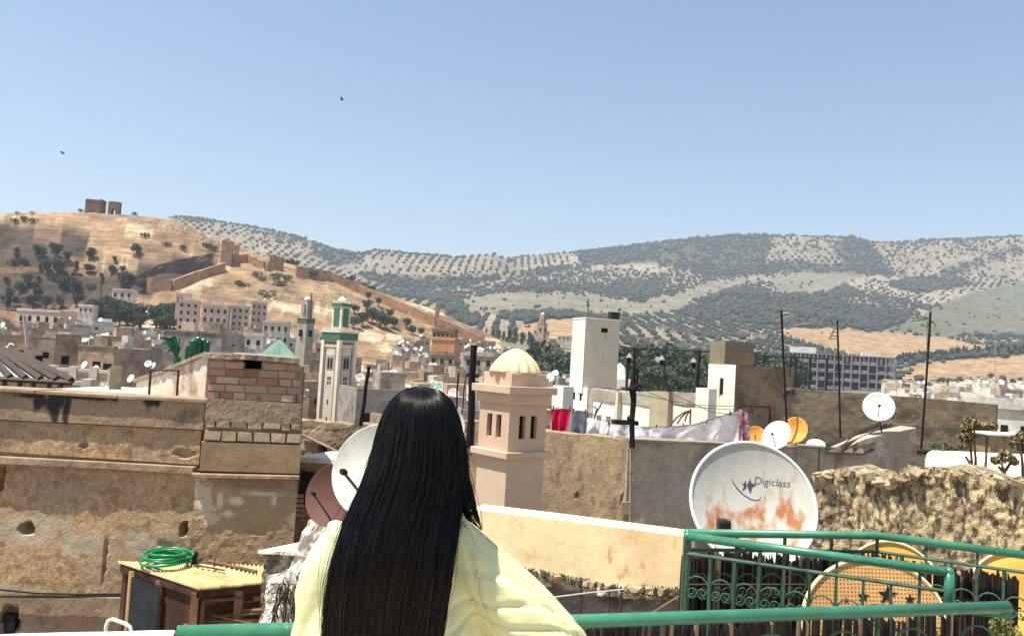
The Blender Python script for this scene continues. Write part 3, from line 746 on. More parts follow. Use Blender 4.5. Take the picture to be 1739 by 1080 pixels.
block(344, 292, 44, 520, 566, 10, pinkm, 4, 3, 'wide pinkish apartment block with three rows of dark windows beside the leftmost block', .25)
block(300, 318, 20, 501, 516, 6, creamfar, 3, 1, 'small cream rooftop storey with a row of openings above the leftmost pink block', .3, crown=False)
block(394, 300, 30, 522, 566, 9, creamfar, 3, 4, 'cream apartment block in the middle of the row under the hill', .3)
block(428, 315, 26, 515, 560, 9, pinkm, 3, 4, 'narrow pinkish block at the right of the row under the hill', .3)
block(446, 270, 46, 548, 585, 8, creamfar, 4, 2, 'low pale building with wide windows left of the grey minaret', .2, crown=False)
block(414, 200, 34, 570, 592, 6, HP[4], 2, 1, 'small white building with two dark windows left of the green pyramid roof', .15, crown=False, name='white_house')
block(24, 250, 84, 529, 552, 8, pinkm, 5, 1, 'long low pink building left of the dark trees at the foot of the hill', -.12, crown=False, name='low_building')
block(133, 330, 26, 520, 532, 5, HP[4], 3, 1, 'small white villa standing among the dark trees under the hill', .1, crown=False, name='villa')
block(190, 380, 36, 493, 508, 6, creamfar, 3, 1, 'low cream house half hidden in the trees on the hill foot', .1, crown=False, name='villa')
block(110, 120, 60, 628, 664, 6, HP[0], 3, 1, 'low tan roof terrace building behind the white balustrade', .1, crown=False, name='low_building')
# orange block and its neighbours in the hollow
block(732, 215, 42, 577, 602, 8, mat('ochre_plaster', sr(206, 156, 110), sr(190, 142, 100), scale=.3, bump=.2), 1, 1, 'ochre tower house with an open loggia on top in the hollow below the rampart', -.1, crown=False, name='tower_house', winm=mat('ochre_panel', sr(196, 146, 104), bump=0))
block(733, 222, 40, 562, 577, 6, mat('concrete_brown', sr(140, 122, 104), sr(118, 100, 84), scale=.4, bump=.3), 5, 1, 'open concrete top storey behind the ochre tower house', -.1, crown=False, name='concrete_frame')
block(728, 205, 46, 603, 640, 7, HP[1], 3, 2, 'brown windowed house standing in front of the ochre tower house', -.1, crown=False, name='tower_house')
block(786, 160, 54, 604, 650, 8, HP[2], 3, 2, 'grey flat-fronted house right of the ochre tower house', -.15, crown=False, name='grey_house')
block(640, 110, 62, 652, 690, 6, mat('yellow_plaster', sr(226, 186, 120), sr(206, 170, 112), scale=.3, bump=.2), 1, 1, 'low yellow rooftop building left of the green tiled roof', -.08, crown=False, name='low_building', winm=HP[3])
# large grey half finished block on the right
def grey_block():
    yaw = -.16; d = 430; q = P(1424, 603, d); z1 = q.z; z0 = P(1424, 690, d).z; W = 178 / F_ * d; H = z1 - z0; D = 20
    t = thing('unfinished_block', 'long grey concrete building with open floors behind the antenna poles', 'building', (q.x, q.y, z0))
    o3 = Vector(t.location); rt = Matrix.Rotation(yaw, 3, 'Z')
    cm = mat('bare_concrete', sr(150, 148, 150), sr(128, 126, 130), sr(104, 102, 106), scale=.2, s3=.6, bump=.2)
    def bx(b, c, s_): b.box(o3 + rt @ Vector(c), s_, yaw)
    core = MB(); bx(core, (0, 12, H / 2 - 2), (W - 1.5, 16, H + 3)); core.build('dark_inner_wall', mat('shade_concrete', sr(112, 110, 116), sr(90, 88, 94), scale=.15, bump=0), t)  # darker copy of the concrete, shade behind the open floors put into its colour
    nf = 6; nb = 13
    for k in range(nf + 1):
        b = MB(); bx(b, (0, 9, H - k * H / nf), (W, 20, .45)); b.build('floor_slab', cm, t)
        if k < nf:
            b = MB(); 
            for i in range(nb): 
                if (i + k) % 4 != 3: bx(b, ((i + .5) / nb * W - W / 2, -.4, H - (k + .78) * H / nf), (W / nb - .7, .2, H / nf * .3))
            b.build('balcony_rail', cm, t)
    for i in range(nb + 1):
        b = MB(); bx(b, (i / nb * W - W / 2, -.9, H / 2 - 2), (.6, .5, H + 4)); b.build('column', cm, t)
    for i in range(nb):
        b = MB(); bx(b, ((i + .5) / nb * W - W / 2 + .6, 3.0, H - H / nf * .5), (1.3, 2.2, H / nf * .75)); b.build('white_panel', HP[4], t)
    b = MB(); bx(b, (-W * .3, 8, H + 1.8), (12, 8, 3.4)); b.build('roof_room', HP[4], t); b = MB(); bx(b, (W * .3, 8, H + 1.3), (6, 6, 2.4)); b.build('roof_room', HP[4], t)
grey_block()
block(1508, 400, 60, 648, 690, 8, creamfar, 6, 2, 'cream two storey building right of the grey unfinished block', -.12, crown=False)
block(1568, 330, 26, 660, 690, 6, HP[4], 2, 1, 'white house with a bright side wall beyond the end of the long brown wall', -.5, crown=False, name='white_house')
block(1596, 300, 30, 664, 700, 6, HP[2], 2, 1, 'grey house behind the right end of the long brown wall', -.1, crown=False, name='grey_house')
for i, (px, py, w_) in enumerate([(1660, 644, 40), (1700, 655, 26), (1640, 668, 30), (1680, 672, 44), (1722, 684, 30)]):
    block(px, 520 - i * 30, w_, py, py + 12, 7, HP[4], 4, 1, ['long white villa on the slope below the wheat field', 'white villa right of the long villa on the slope', 'white house left of the gully on the right slope', 'wide white house near the foot of the right slope', 'white house at the right edge under the slope'][i], -.1, crown=False, name='villa')
block(1693, 60, 60, 693, 780, 5, HP[4], 2, 1, 'white house with a sunlit flat roof right of the long brown wall', -.35, crown=False, name='white_house')
for i, (px, py, w_, d) in enumerate([(905, 562, 30, 700), (870, 568, 26, 690), (946, 572, 30, 700)]):
    block(px, d, w_, py, py + 6, 6, creamfar, 4, 1, ['long cream wall building left of the small brown minaret', 'cream outbuilding in the valley left of the minaret', 'cream arcade building right of the small brown minaret'][i], 0, crown=False, name='low_building')
for i in range(16):
    px = random.uniform(1070, 1300); d = random.uniform(760, 1100)
    q = P(px, 560, d); zz = ground(q.x, q.y); b = MB(); W = random.uniform(8, 16); t = thing('villa', 'pale villa among valley trees, ' + lm(px), 'house', (q.x, q.y, zz), 'villas among the valley trees')
    b.box((q.x, q.y, zz + 2), (W, 8, 8)); b.build('wall', HP[random.choice((4, 3))], t); b = MB(); b.box((q.x, q.y, zz + 6.1), (W + .6, 8.6, .3)); b.build('roof', roofm, t)
    for k in (-.25, .25): b = MB(); b.box((q.x + k * W, q.y - 4.02, zz + 4), (1.4, .1, 1.4)); b.build('window', dark, t)

# ---- minarets
mwhite = mat('minaret_plaster', sr(222, 208, 186), sr(206, 192, 168), sr(178, 162, 140), scale=.5, s3=1.5, t3=.66, bump=.15)
mtrim = mat('minaret_trim', sr(236, 226, 206), sr(220, 208, 188), scale=.6, bump=.1)
mgreen = mat('green_tiles', sr(74, 118, 92), sr(58, 98, 76), sr(120, 150, 128), scale=3, s3=6, bump=.2, rough=.4)
mrec = mat('recess_plaster', sr(170, 160, 146), sr(150, 140, 126), scale=.6, bump=.1)
def minaret():
    c, a, b_ = cornerbox(577, 577, 125, 38, 23, 1.0); A = a.length; rz = math.atan2(a.y, a.x)
    Lq = (a.length + b_.length) / 2; e1 = a.normalized() * Lq; e2 = b_.normalized() * Lq; zt = c.z; z0 = -14
    base = c + (e1 + e2) / 2; t = thing('minaret', 'tall white square minaret with a green tile band and a small green lantern', 'minaret', (base.x, base.y, z0))
    cx, cy = base.x, base.y
    def bx(m, ox, oy, z, sx, sy, sz): # local offsets along e1,e2
        p = Vector((cx, cy, 0)) + e1.normalized() * ox + e2.normalized() * oy; m.box((p.x, p.y, z), (sx, sy, sz), rz); return m
    h = zt - z0
    bx(MB(), 0, 0, z0 + h / 2, Lq - .5, Lq - .5, h).build('shaft', mwhite, t)
    for sx in (-1, 1):
        for sy in (-1, 1): bx(MB(), sx * (Lq / 2 - .28), sy * (Lq / 2 - .28), z0 + h / 2, .58, .58, h).build('corner_pilaster', mtrim, t)
    for f in range(2):  # front-left (-e1) and front-right (-e2) faces
        n_, s_ = (('l', -1), ('r', -1))[f]
        def fx(m, u, z, w_, hh, out, th):
            if f == 0: return bx(m, -(Lq / 2 - .25 + out), u, z, th, w_, hh)
            return bx(m, u, -(Lq / 2 - .25 + out), z, w_, th, hh)
        for u in (-1, 1):
            fx(MB(), u * (Lq / 2 - .85), z0 + h / 2, .12, h - 2.4, .04, .10).build('groove_strip', mat('groove', sr(120, 110, 96), bump=0), t)
        fx(MB(), 0, zt - 1.0, Lq - 1.2, .22, .05, .14).build('string_course', mtrim, t)
        fx(MB(), 0, zt - .52, 2.6, .32, .03, .12).build('panel', mat('groove', sr(120, 110, 96), bump=0), t)
        for u in (-1.75, 1.75): fx(MB(), u, zt - .52, .34, .34, .03, .12).build('rosette', mat('groove', sr(120, 110, 96), bump=0), t)
        o = fx(MB(), 0, zt - 3.5, 1.5, 2.2, .0, .1).build('window_surround', mrec, t)
        for u in (-.3, .3): fx(MB(), u, zt - 3.6, .34, 1.5, .05, .1).build('window', dark, o)
        for u in (-.22, .22): fx(MB(), u, zt - 5.9, .22, .5, .03, .08).build('window', dark, t)
        for u in (-.22, .22): fx(MB(), u, zt - 6.6, .22, .35, .03, .08).build('window', dark, t)
        for z in (zt - 9.5, zt - 12.2, zt - 14.8): fx(MB(), 0, z, .2, .7, .03, .08).build('slit', dark, t)
    bx(MB(), 0, 0, zt + .55, Lq + .12, Lq + .12, 1.1).build('tile_band', mgreen, t)
    bx(MB(), 0, 0, zt + 1.22, Lq + .3, Lq + .3, .26).build('cornice', mtrim, t)
    n = 8
    for k in range(n):
        for (ox, oy) in (((k + .5) / n * Lq - Lq / 2, -Lq / 2), (-Lq / 2, (k + .5) / n * Lq - Lq / 2)):
            bx(MB(), ox, oy, zt + 1.55, .34, .34, .4).build('merlon', mtrim, t)
    lw = 1.9; zl = zt + 1.35
    bx(MB(), 0, 0, zl + 1.9, lw, lw, 3.8).build('lantern', mtrim, t)
    for (ox, oy, sx, sy) in ((-lw / 2 - .03, 0, .1, lw * .62), (0, -lw / 2 - .03, lw * .62, .1)): bx(MB(), ox, oy, zl + 2.1, sx, sy, 2.9).build('tile_panel', mgreen, t)
    bx(MB(), 0, 0, zl + 4.05, lw + .3, lw + .3, .5).build('lantern_cornice', mgreen, t)
    for k in range(4):
        for (ox, oy) in (((k + .5) / 4 * lw - lw / 2, -lw / 2), (-lw / 2, (k + .5) / 4 * lw - lw / 2)): bx(MB(), ox, oy, zl + 4.5, .24, .24, .4).build('merlon', mtrim, t)
    d_ = MB(); d_.lathe([(.8, 0), (.78, .35), (.55, .75), (.2, 1.0), (.05, 1.05), (.05, 1.6), (.12, 1.7), (0, 1.85)], (cx, cy, zl + 4.3), 16); d_.build('dome', mtrim, t, smooth=True)
minaret()
def minaret_b(px, d, lpx, rpx, pytop, z0, wm, label, green, name='minaret', lant=(14, 30), top=None):
    c, a, b_ = cornerbox(px, pytop, d, lpx, rpx, 1.1); Lq = (a.length + b_.length) / 2; rz = math.atan2(a.y, a.x); e1 = a.normalized(); e2 = b_.normalized()
    base = c + (e1 + e2) * Lq / 2; t = thing(name, label, 'minaret', (base.x, base.y, z0)); h = c.z - z0
    MB().box((base.x, base.y, z0 + h / 2), (Lq, Lq, h), rz).build('shaft', wm, t)
    MB().box((base.x, base.y, c.z - .5), (Lq + .12, Lq + .12, .9), rz).build('band', green, t)
    MB().box((base.x, base.y, c.z + .1), (Lq + .3, Lq + .3, .25), rz).build('cornice', wm, t)
    for e, f in ((e1, e2), (e2, e1)):
        p = base - f * (Lq / 2 + .02); MB().box((p.x, p.y, c.z - 3.2), (.7, .7, 1.5), rz).build('window', dark, t)
        p = base - f * (Lq / 2 - .1); 
    lw = lant[0] / F_ * d; lh = lant[1] / F_ * d
    MB().box((base.x, base.y, c.z + .2 + lh / 2), (lw, lw, lh), rz).build('lantern', wm, t)
    for f in (e1, e2):
        p = base - f * (lw / 2 + .02); MB().box((p.x, p.y, c.z + .2 + lh * .5), (lw * .4, lw * .4, lh * .5), rz).build('lantern_opening', dark if not green else mrec, t)
    d_ = MB(); d_.lathe([(lw * .42, 0), (lw * .4, lw * .2), (lw * .2, lw * .42), (0, lw * .5)], (base.x, base.y, c.z + .2 + lh), 12); d_.build('dome', mtrim, t, smooth=True)
    m_ = MB(); m_.tube([(base.x + lw * .6, base.y - lw * .5, c.z), (base.x + lw * .6, base.y - lw * .5, c.z + lh * 1.5)], .12, 5); m_.build('mast', steel, t); return t
minaret_b(521, 180, 21, 9, 541, -12, mat('grey_minaret', sr(178, 168, 152), sr(156, 146, 130), scale=.5, bump=.2), 'grey square minaret with a darker band just left of the white one', mat('band_greygreen', sr(92, 108, 92), sr(76, 92, 78), scale=2, bump=.1))
minaret_b(924, 420, 10, 6, 549, -12, HP[1], 'small brown minaret with a white dome far off above the ribbed chimney dome', HP[1], lant=(8, 14))

# ---- ruins of the tombs on the hill top
ruinm = mat('ruin_brick', sr(132, 98, 78), sr(112, 82, 66), sr(88, 64, 52), scale=.5, s3=1.5, bump=.5, dist=.1)
def ruin(px, base_py, wpx, hpx, label, arch=False):
    d = 478; q = P(px, base_py, d); W = wpx / F_ * d; H = hpx / F_ * d; z0 = q.z - .8; t = thing('tomb_ruin', label, 'ruin', (q.x, q.y, z0))
    vp = VP(q - Vector((W / 2, 0, 0)), q + Vector((W / 2, 0, 0))); o = Vector((q.x, q.y, 0))
    rr = random.Random(int(px))
    top = [(x, z0 + .8 + H + rr.uniform(-.35, .15)) for x in np.linspace(-W / 2 * .95, W / 2, 7)]
    if not arch:
        poly = [(-W / 2, z0), (W / 2 + .2, z0)] + top[::-1]
        MB().prism([(q.x + x, q.y, z) for x, z in poly], (0, 6, 0)).build('wall', ruinm, t)
        MB().axbox((q.x - W * .22, q.y - .08, z0), (W * .3, 0, 0), (0, .2, 0), (0, 0, H * .42)).build('blocked_arch', mat('ruin_dark', sr(92, 68, 56), bump=.3), t)
        MB().axbox((q.x - W / 2 - .2, q.y - .2, z0 + H * .93), (W + .5, 0, 0), (0, 6.4, 0), (0, 0, .35)).build('cornice', ruinm, t)
    else:
        ar = [(x * W * .17, z0 + .8 + H * .32 + sqrt(1 - x * x) * H * .22) for x in np.linspace(-1, 1, 9)]
        left = [(-W / 2, z0), (-W * .17, z0)] + ar[:5] + [(0, z0 + .8 + H), (-W / 2 * .95, z0 + .7 + H)]
        right = [(W * .17, z0), (W / 2, z0), (W / 2, z0 + .6 + H), (0, z0 + .8 + H)] + ar[4:]
        MB().prism([(q.x + x, q.y, z) for x, z in left], (0, 3, 0)).build('arch_wall', ruinm, t)
        MB().prism([(q.x + x, q.y, z) for x, z in right], (0, 3, 0)).build('arch_wall', ruinm, t)
ruin(156.5, 364, 27, 26, 'solid square brick ruin on the hill top, left of the arch')
ruin(191.5, 367, 19, 25, 'smaller brick ruin with an open arch on the hill top', True)

# ---- rampart wall over the hill
ramp_m = mat('rampart', sr(186, 146, 110), sr(160, 122, 92), sr(124, 94, 72), scale=.12, s3=.35, t3=.58, bump=.5, dist=.2)
def rampart(pts, h, label, towers=(), name='city_rampart', d0=330, th=2.0, cren=False):
    """pts: (px, py of the foot)"""
    W = []
    for px, py in pts:
        d = d_for(px, py, d0, 560); W.append(P(px, py, d))
    t = thing(name, label, 'wall', (W[0].x, W[0].y, W[0].z))
    for a, b_ in zip(W[:-1], W[1:]):
        n = max(1, int((b_ - a).length / 14))
        for i in range(n):
            p = a.lerp(b_, i / n); q = a.lerp(b_, (i + 1) / n); e = (q - p); e.z = 0; nn = Vector((e.y, -e.x, 0)).normalized() * th
            p.z = ground(p.x, p.y); q.z = ground(q.x, q.y); j = random.uniform(-.3, .3)
            MB().prism([p - Vector((0, 0, 2)), q - Vector((0, 0, 2)), q + Vector((0, 0, h + j)), p + Vector((0, 0, h + j))], nn).build('wall_section', ramp_m, t)
            if cren:
                m_ = MB(); L = e.length; k = 0
                while k < L - .9: m_.axbox(p + e.normalized() * k + Vector((0, 0, h + j)) - nn * 0, e.normalized() * .9, nn * .35, (0, 0, .8)); k += 1.8
                o = m_.build('merlons', ramp_m, t); 
    for px, py, w_, hh in towers:
        d = d_for(px, py, d0, 560); q = P(px, py, d); q.z = ground(q.x, q.y); ww = w_ / F_ * d
        MB().box((q.x, q.y, q.z + hh / 2 - 1), (ww, ww, hh + 2), .2).build('wall_tower', ramp_m, t)
    return t
rampart([(254, 500), (290, 498), (330, 480), (378, 461)], 4.2, 'long sloping rampart wall climbing the hill below the dark quarry face', towers=[(254, 502, 10, 7), (384, 452, 17, 12)])
rampart([(392, 444), (420, 445), (450, 460), (478, 461)], 4.0, 'short upper rampart wall right of the square bastion', towers=[(400, 446, 8, 8)])
rampart([(456, 448), (480, 452)], 4.4, 'short crenellated wall on the hill crest left of the long rampart', cren=True)
rampart([(500, 470), (560, 478), (610, 498), (660, 520), (700, 540), (740, 556), (790, 576), (815, 588)], 5.2, 'long reddish rampart running down the hill crest into the valley', towers=[(741, 553, 7, 12), (740, 549, 3, 13), (818, 588, 8, 6), (832, 592, 16, 4)])
rampart([(0, 462), (70, 460), (130, 458)], 1.6, 'low pale retaining wall across the slope under the ruins', name='retaining_wall')
rampart([(0, 540), (40, 545), (110, 552)], 3.0, 'long low pale wall left of the dark trees at the hill foot', name='retaining_wall', d0=300)
# quarry face
q1, q2 = P(226, 482, d_for(226, 482) - 1), P(364, 462, d_for(364, 462) - 1); vpq = VP(q1, q2)
t = thing('quarry_face', 'dark grey vertical rock face above the sloping rampart wall', 'rock face', (q1.x, q1.y, q1.z - 20))
gridwall(vpq, [(224, 472), (240, 464), (268, 450), (300, 441), (330, 436), (362, 430)], [(224, 480), (300, 487), (362, 466)], 0, 22, 1.2, 1.2, .22, mat('rock_dark', sr(112, 100, 92), sr(84, 74, 70), sr(62, 58, 54), scale=.1, s3=.3, bump=.8, dist=.5, streak=.4), 'rock', t)
# gravestones / pale stones on the hill
gm = mat('pale_stone', sr(226, 214, 190), bump=0, rnd=.2); gme = jitbox('gravestone', .15, 3)
gme.materials.append(gm)
for i in range(170):
    px = random.choice((random.uniform(225, 300), random.uniform(300, 440), random.uniform(440, 700), random.uniform(440, 700))); 
    lo = np.interp(px, [215, 290, 400, 560, 640], [366, 378, 420, 470, 500]); py = lo + random.uniform(1, 16) if px < 440 else random.uniform(lo + 10, lo + 75)
    d = d_for(px, py, 330, 500); q = P(px, py, d); s_ = random.uniform(.4, 1.1)
    o = piece('gravestone', gme, gm, None, (q.x, q.y, ground(q.x, q.y) + .3), random.uniform(0, 3), (s_, s_, s_ * .8)); tag(o, 'small pale stone lying on the golden hillside, ' + lm(px), 'stone', 'pale stones on the hillside')
# small masts on the far ridges
for px, d, py, h, lb in [(654, 2195, 428, 9, 'thin dark mast on the far ridge above the rampart')]:
    q = P(px, py, d); q.z = ground(q.x, q.y); m_ = MB(); hh = h / F_ * d; m_.tube([q, q + Vector((0, 0, hh))], [1.2, .5], 6); m_.tube([q + Vector((-2, 0, hh * .6)), q + Vector((2, 0, hh * .6))], .4, 4)
    tag(m_.build('radio_mast', steel, None), lb, 'mast')
# ================================================================== NEAR ROOFS: left side
lwall = mat('ochre_mud_plaster', sr(194, 160, 120), sr(168, 144, 118), sr(150, 118, 86), scale=.8, s3=6, t3=.56, w3=.1, bump=1, dist=.014, bs=30, fine=.5, stain=sr(172, 156, 130))
lwall2 = mat('grey_mud_plaster', sr(164, 140, 112), sr(142, 122, 100), sr(108, 92, 76), scale=.9, s3=1.3, t3=.63, bump=.8, dist=.01, bs=34, fine=.4, stain=(.03, .027, .024, 1))
ledgem = mat('ledge_plaster', sr(168, 144, 116), sr(140, 118, 96), scale=3, bump=.6, dist=.02)
olive = mat('olive_render', sr(152, 130, 96), sr(142, 118, 90), sr(124, 104, 84), scale=1.2, s3=3, bump=.3, dist=.01)
peel = mat('peeling_plaster', sr(170, 142, 108), sr(146, 126, 100), sr(196, 178, 150), scale=.8, s3=1.1, t3=.6, w3=.015, bump=.6, dist=.02, bs=30, stain=sr(206, 190, 162))
white = mat('whitewash', sr(240, 234, 216), sr(225, 216, 196), sr(190, 176, 150), scale=1.4, s3=3, t3=.68, bump=.4, dist=.015)
concr = mat('rough_concrete', sr(160, 145, 125), sr(130, 116, 100), sr(96, 86, 76), scale=1.5, s3=4, bump=.6, dist=.02)
shade_stain = mat('shade_and_stain', (.035, .03, .027, 1), (.08, .068, .055, 1), scale=5, bump=.3)  # near-black for the painted shade in the tower groove and for crack stains
# --- brown building, left
a0 = P(-90, 655, 11.4); b0 = P(352, 679, 11.0); vl = VP(a0, b0)
t = thing('brown_house', 'wide brown mud-plastered house wall with two ledges filling the lower left', 'house', (a0.x, a0.y, -8))
gridwall(vl, [(-90, 656), (0, 661), (120, 668), (240, 675), (351, 680)], [(-90, 708), (0, 712), (170, 720), (342, 729)], .05, .5, .02, .007, 2.5, lwall2, 'parapet', t, bump2=.003,
         stains=[(74, 680, .12, .14), (100, 680, .2, .14), (98, 698, .07, .2), (118, 692, .07, .3), (60, 672, .3, .04), (265, 682, .15, .08), (155, 676, .5, .03)])
gridwall(vl, [(-90, 707), (0, 714), (170, 722), (342, 731)], [(-90, 762), (0, 767), (336, 789)], 0, .45, .03, .010, 2.2, lwall, 'upper_wall', t, bump2=.004, holes=[(142, 757, .06, .04, .06), (310, 770, .18, .06, .05)])
gridwall(vl, [(-90, 770), (0, 774), (170, 783), (334, 792)], [(-90, 781), (0, 785), (170, 793), (333, 803)], .11, .5, .04, .012, 4, ledgem, 'ledge', t)
gridwall(vl, [(-90, 763), (0, 768), (336, 790)], [(-90, 771), (0, 775), (336, 794)], -.04, .3, .06, .004, 4, lwall2, 'groove', t)
gridwall(vl, [(-90, 781), (0, 785), (170, 794), (334, 804)], [(-90, 1003), (0, 1008), (214, 1013), (330, 1015)], 0, .4, .03, .012, 1.8, lwall, 'lower_wall', t, bump2=.005, coarse=.04,
         holes=[(45, 897, .12, .1, .22), (313, 899, .06, .09, .2), (0, 812, .07, .22, .2), (282, 925, .14, .06, .03), (178, 955, .02, .45, .07)],
         stains=[(40, 908, .55, .14), (140, 925, .5, .16), (250, 925, .4, .18), (60, 888, .5, .1), (30, 1000, .5, .06)])
gridwall(vl, [(-90, 1003), (0, 1009), (214, 1014), (330, 1016)], -8, .05, .45, .05, .01, 2, lwall2, 'base_wall', t, bump2=.005, holes=[(20, 1050, .16, .2, .15)])
cp = MB(); 
for (x0, y0), (x1, y1) in zip([(-90, 655), (60, 664), (200, 672)], [(58, 663), (198, 672), (350, 679)]):
    A = vl.hit(x0, y0, .1); B = vl.hit(x1, y1, .1)
    MB().prism([A, B, B - Vector((0, 0, .035)), A - Vector((0, 0, .035))], -vl.n * .62).build('coping', ledgem, t)
MB().prism([vl.hit(-90, 668, -.6), vl.hit(352, 690, -.6), vl.hit(352, 700, -.6), vl.hit(-90, 680, -.6)], -vl.n * 4).build('roof', roofm, t)
w_ = MB(); s, z = vl.sz(14, 1056); w_.axbox(vl.pt(s - .09, z - .2, .0), vl.e * .18, -vl.n * .3, (0, 0, .3)); w_.build('window', dark, t)
# cables sagging along the wall
c1 = MB(); c1.tube([vl.hit(x, y, .12) for x, y in [(-90, 990), (0, 1001), (60, 1007), (130, 1009), (215, 1008)]], .012, 6); tag(c1.build('wall_cable', dark, None), 'upper black cable sagging along the left brown wall', 'cable')
c1 = MB(); c1.tube([vl.hit(x, y, .13) for x, y in [(-90, 1010), (0, 1012), (100, 1013), (215, 1011)]], .015, 6); tag(c1.build('wall_cable', dark, None), 'lower straight black cable along the left brown wall', 'cable')
# --- brick stair tower
a1 = P(346, 605, 10.9); b1 = P(512, 613, 10.9); vt = VP(a1, b1)
BD = vt.hit(506, 700) - C0; BD.z = 0; BD = (Matrix.Rotation(.06, 3, 'Z') @ BD).normalized()
t = thing('brick_tower', 'brick and plaster stair tower with a dark slot near its top', 'tower', (a1.x, a1.y, -8))
redb = [mat('brick_%s' % n_, c_, c2_, scale=8, bump=.5, dist=.01, bs=40, rnd=.15) for n_, c_, c2_ in (('dusty', sr(178, 148, 128), sr(162, 132, 112)), ('red', sr(160, 118, 98), sr(146, 106, 88)), ('tan', sr(186, 162, 138), sr(168, 144, 120)))]
mort = mat('mortar', sr(160, 134, 114), sr(136, 112, 94), scale=4, bump=.5, dist=.01, bs=40)
# recessed mortar face behind the bricks, with the slot left open
gridwall(vt, [(353, 606), (412, 609)], [(353, 676), (412, 680)], -.03, .4, .06, .004, 5, mort, 'mortar_bed', t, bdir=BD)
gridwall(vt, [(444, 611), (506, 614)], [(444, 682), (505, 684)], -.03, .4, .06, .004, 5, mort, 'mortar_bed', t, bdir=BD)
gridwall(vt, [(412, 626), (444, 628)], [(412, 680), (444, 682)], -.03, .4, .06, .004, 5, mort, 'mortar_bed', t, bdir=BD)
MB().prism([vt.hit(405, 606, -.36), vt.hit(450, 608, -.36), vt.hit(450, 632, -.36), vt.hit(405, 630, -.36)], BD * .1).build('slot_back', dark, t)
bme = [jitbox('brick', .045, i) for i in range(5)]
for m_ in bme: m_.materials.append(redb[0])
s0, _ = vt.sz(353, 640); s1, _ = vt.sz(506, 645)
zt0 = vt.sz(353, 612)[1]; zt1 = vt.sz(506, 618)[1]; zb0 = vt.sz(353, 677)[1]; zb1 = vt.sz(506, 684)[1]
rows = 5; sl0 = vt.sz(412, 617)[0]; sl1 = vt.sz(444, 617)[0]
for r in range(rows):
    a = s0 + (0 if r % 2 else -.06); rr = random.Random(r)
    while a < s1 - .04:
        w_ = rr.choice((.17, .23, .30, .26)); w_ = min(w_, s1 - a); a_ = max(a, s0); mid = (a_ + a + w_) / 2; u = (mid - s0) / (s1 - s0)
        hh = ((zt0 + (zt1 - zt0) * u) - (zb0 + (zb1 - zb0) * u)) / rows; z = (zt0 + (zt1 - zt0) * u) - (r + .5) * hh
        if not (r == 0 and sl0 - .08 < mid < sl1 + .08) and a + w_ - a_ > .05:
            k = rr.choice((0, 0, 0, 2, 0, 2, 0, 1)) if not (r in (2, 4) and rr.random() < .15) else 1
            p = vt.pt(mid, z, -.068 + rr.uniform(-.006, .012))
            piece('brick', rr.choice(bme), redb[k], t, p, math.atan2(vt.e.y, vt.e.x), ((a + w_ - a_) - .018, .10, hh - .018))
        a += w_
for x0, x1, y0, y1 in [(346, 398, 603, 606), (398, 446, 605, 608), (446, 512, 608, 613)]:
    gridwall(vt, [(x0, y0 - 4), (x1, y1 - 4)], [(x0, y0 + 4), (x1, y1 + 5)], .07, 2.2, .04, .02, 6, concr, 'cap_slab', t, bump2=.01, bdir=BD)
tz = vt.sz(353, 640)[0]
MB().axbox(vt.pt(s0, -8, -.36), vt.e * (s1 - s0), BD * 1.6, (0, 0, 8 + vt.sz(430, 628)[1])).build('core', mort, t)
for (x0, x1) in ((353, 358), (501, 506)):
    A = vt.sz(x0, 612)[0]; B = vt.sz(x1, 612)[0]; MB().axbox(vt.pt(A, zb1 - .02, -.36), vt.e * (B - A), vt.n * .26, (0, 0, zt0 - zb1)).build('side_return', mort, t)
gridwall(vt, [(351, 676), (430, 681), (513, 686)], [(346, 714), (512, 720)], .015, .5, .04, .012, 3, lwall2, 'plaster_band', t, bump2=.008, bdir=BD)
gridwall(vt, [(346, 713), (512, 719)], [(343, 749), (512, 754)], -.04, .5, .03, .015, 5, mort, 'rubble_bed', t, bump2=.01, bdir=BD)
sme = [jitbox('stone_block', .06, 50 + i) for i in range(5)]
stm = mat('tower_stone', sr(188, 168, 142), sr(162, 140, 116), scale=6, bump=.6, dist=.015, bs=30, rnd=.12)
for row, (xs, yy, hp) in enumerate([([346, 376, 402, 430, 460, 486, 512], 739.5, 15), ([350, 366, 392, 420, 446, 478, 494, 512], 719.5, 12)]):
    for i, (x0, x1) in enumerate(zip(xs[:-1], xs[1:])):
        if row == 1 and i in (3, 4): pass
        A = vt.sz(x0 + 1.5, yy)[0]; B = vt.sz(x1 - 1.5, yy)[0]; y_ = yy + (x0 - 346) * .035; z = vt.sz((x0 + x1) / 2, y_)[1]
        piece('stone_block', sme[(i + row) % 5], stm, t, vt.pt((A + B) / 2, z, -.045), math.atan2(vt.e.y, vt.e.x), (B - A, .11, hp / F_ * 10.9 * (1 if row == 0 or i % 2 else .8)))
gridwall(vt, [(343, 750), (512, 756)], [(341, 799), (509, 804)], .012, .5, .05, .006, 3, olive, 'render_panel', t, bdir=BD)
gridwall(vt, [(331, 803), (420, 805), (512, 807)], [(331, 808), (512, 812)], .11, .6, .05, .008, 6, ledgem, 'ledge', t, bdir=BD)
gridwall(vt, [(331, 798), (420, 801), (509, 804)], [(331, 804), (512, 808)], -.03, .4, .06, .004, 4, shade_stain, 'groove', t, bdir=BD)  # groove coloured near-black, standing in for the shade above the ledge
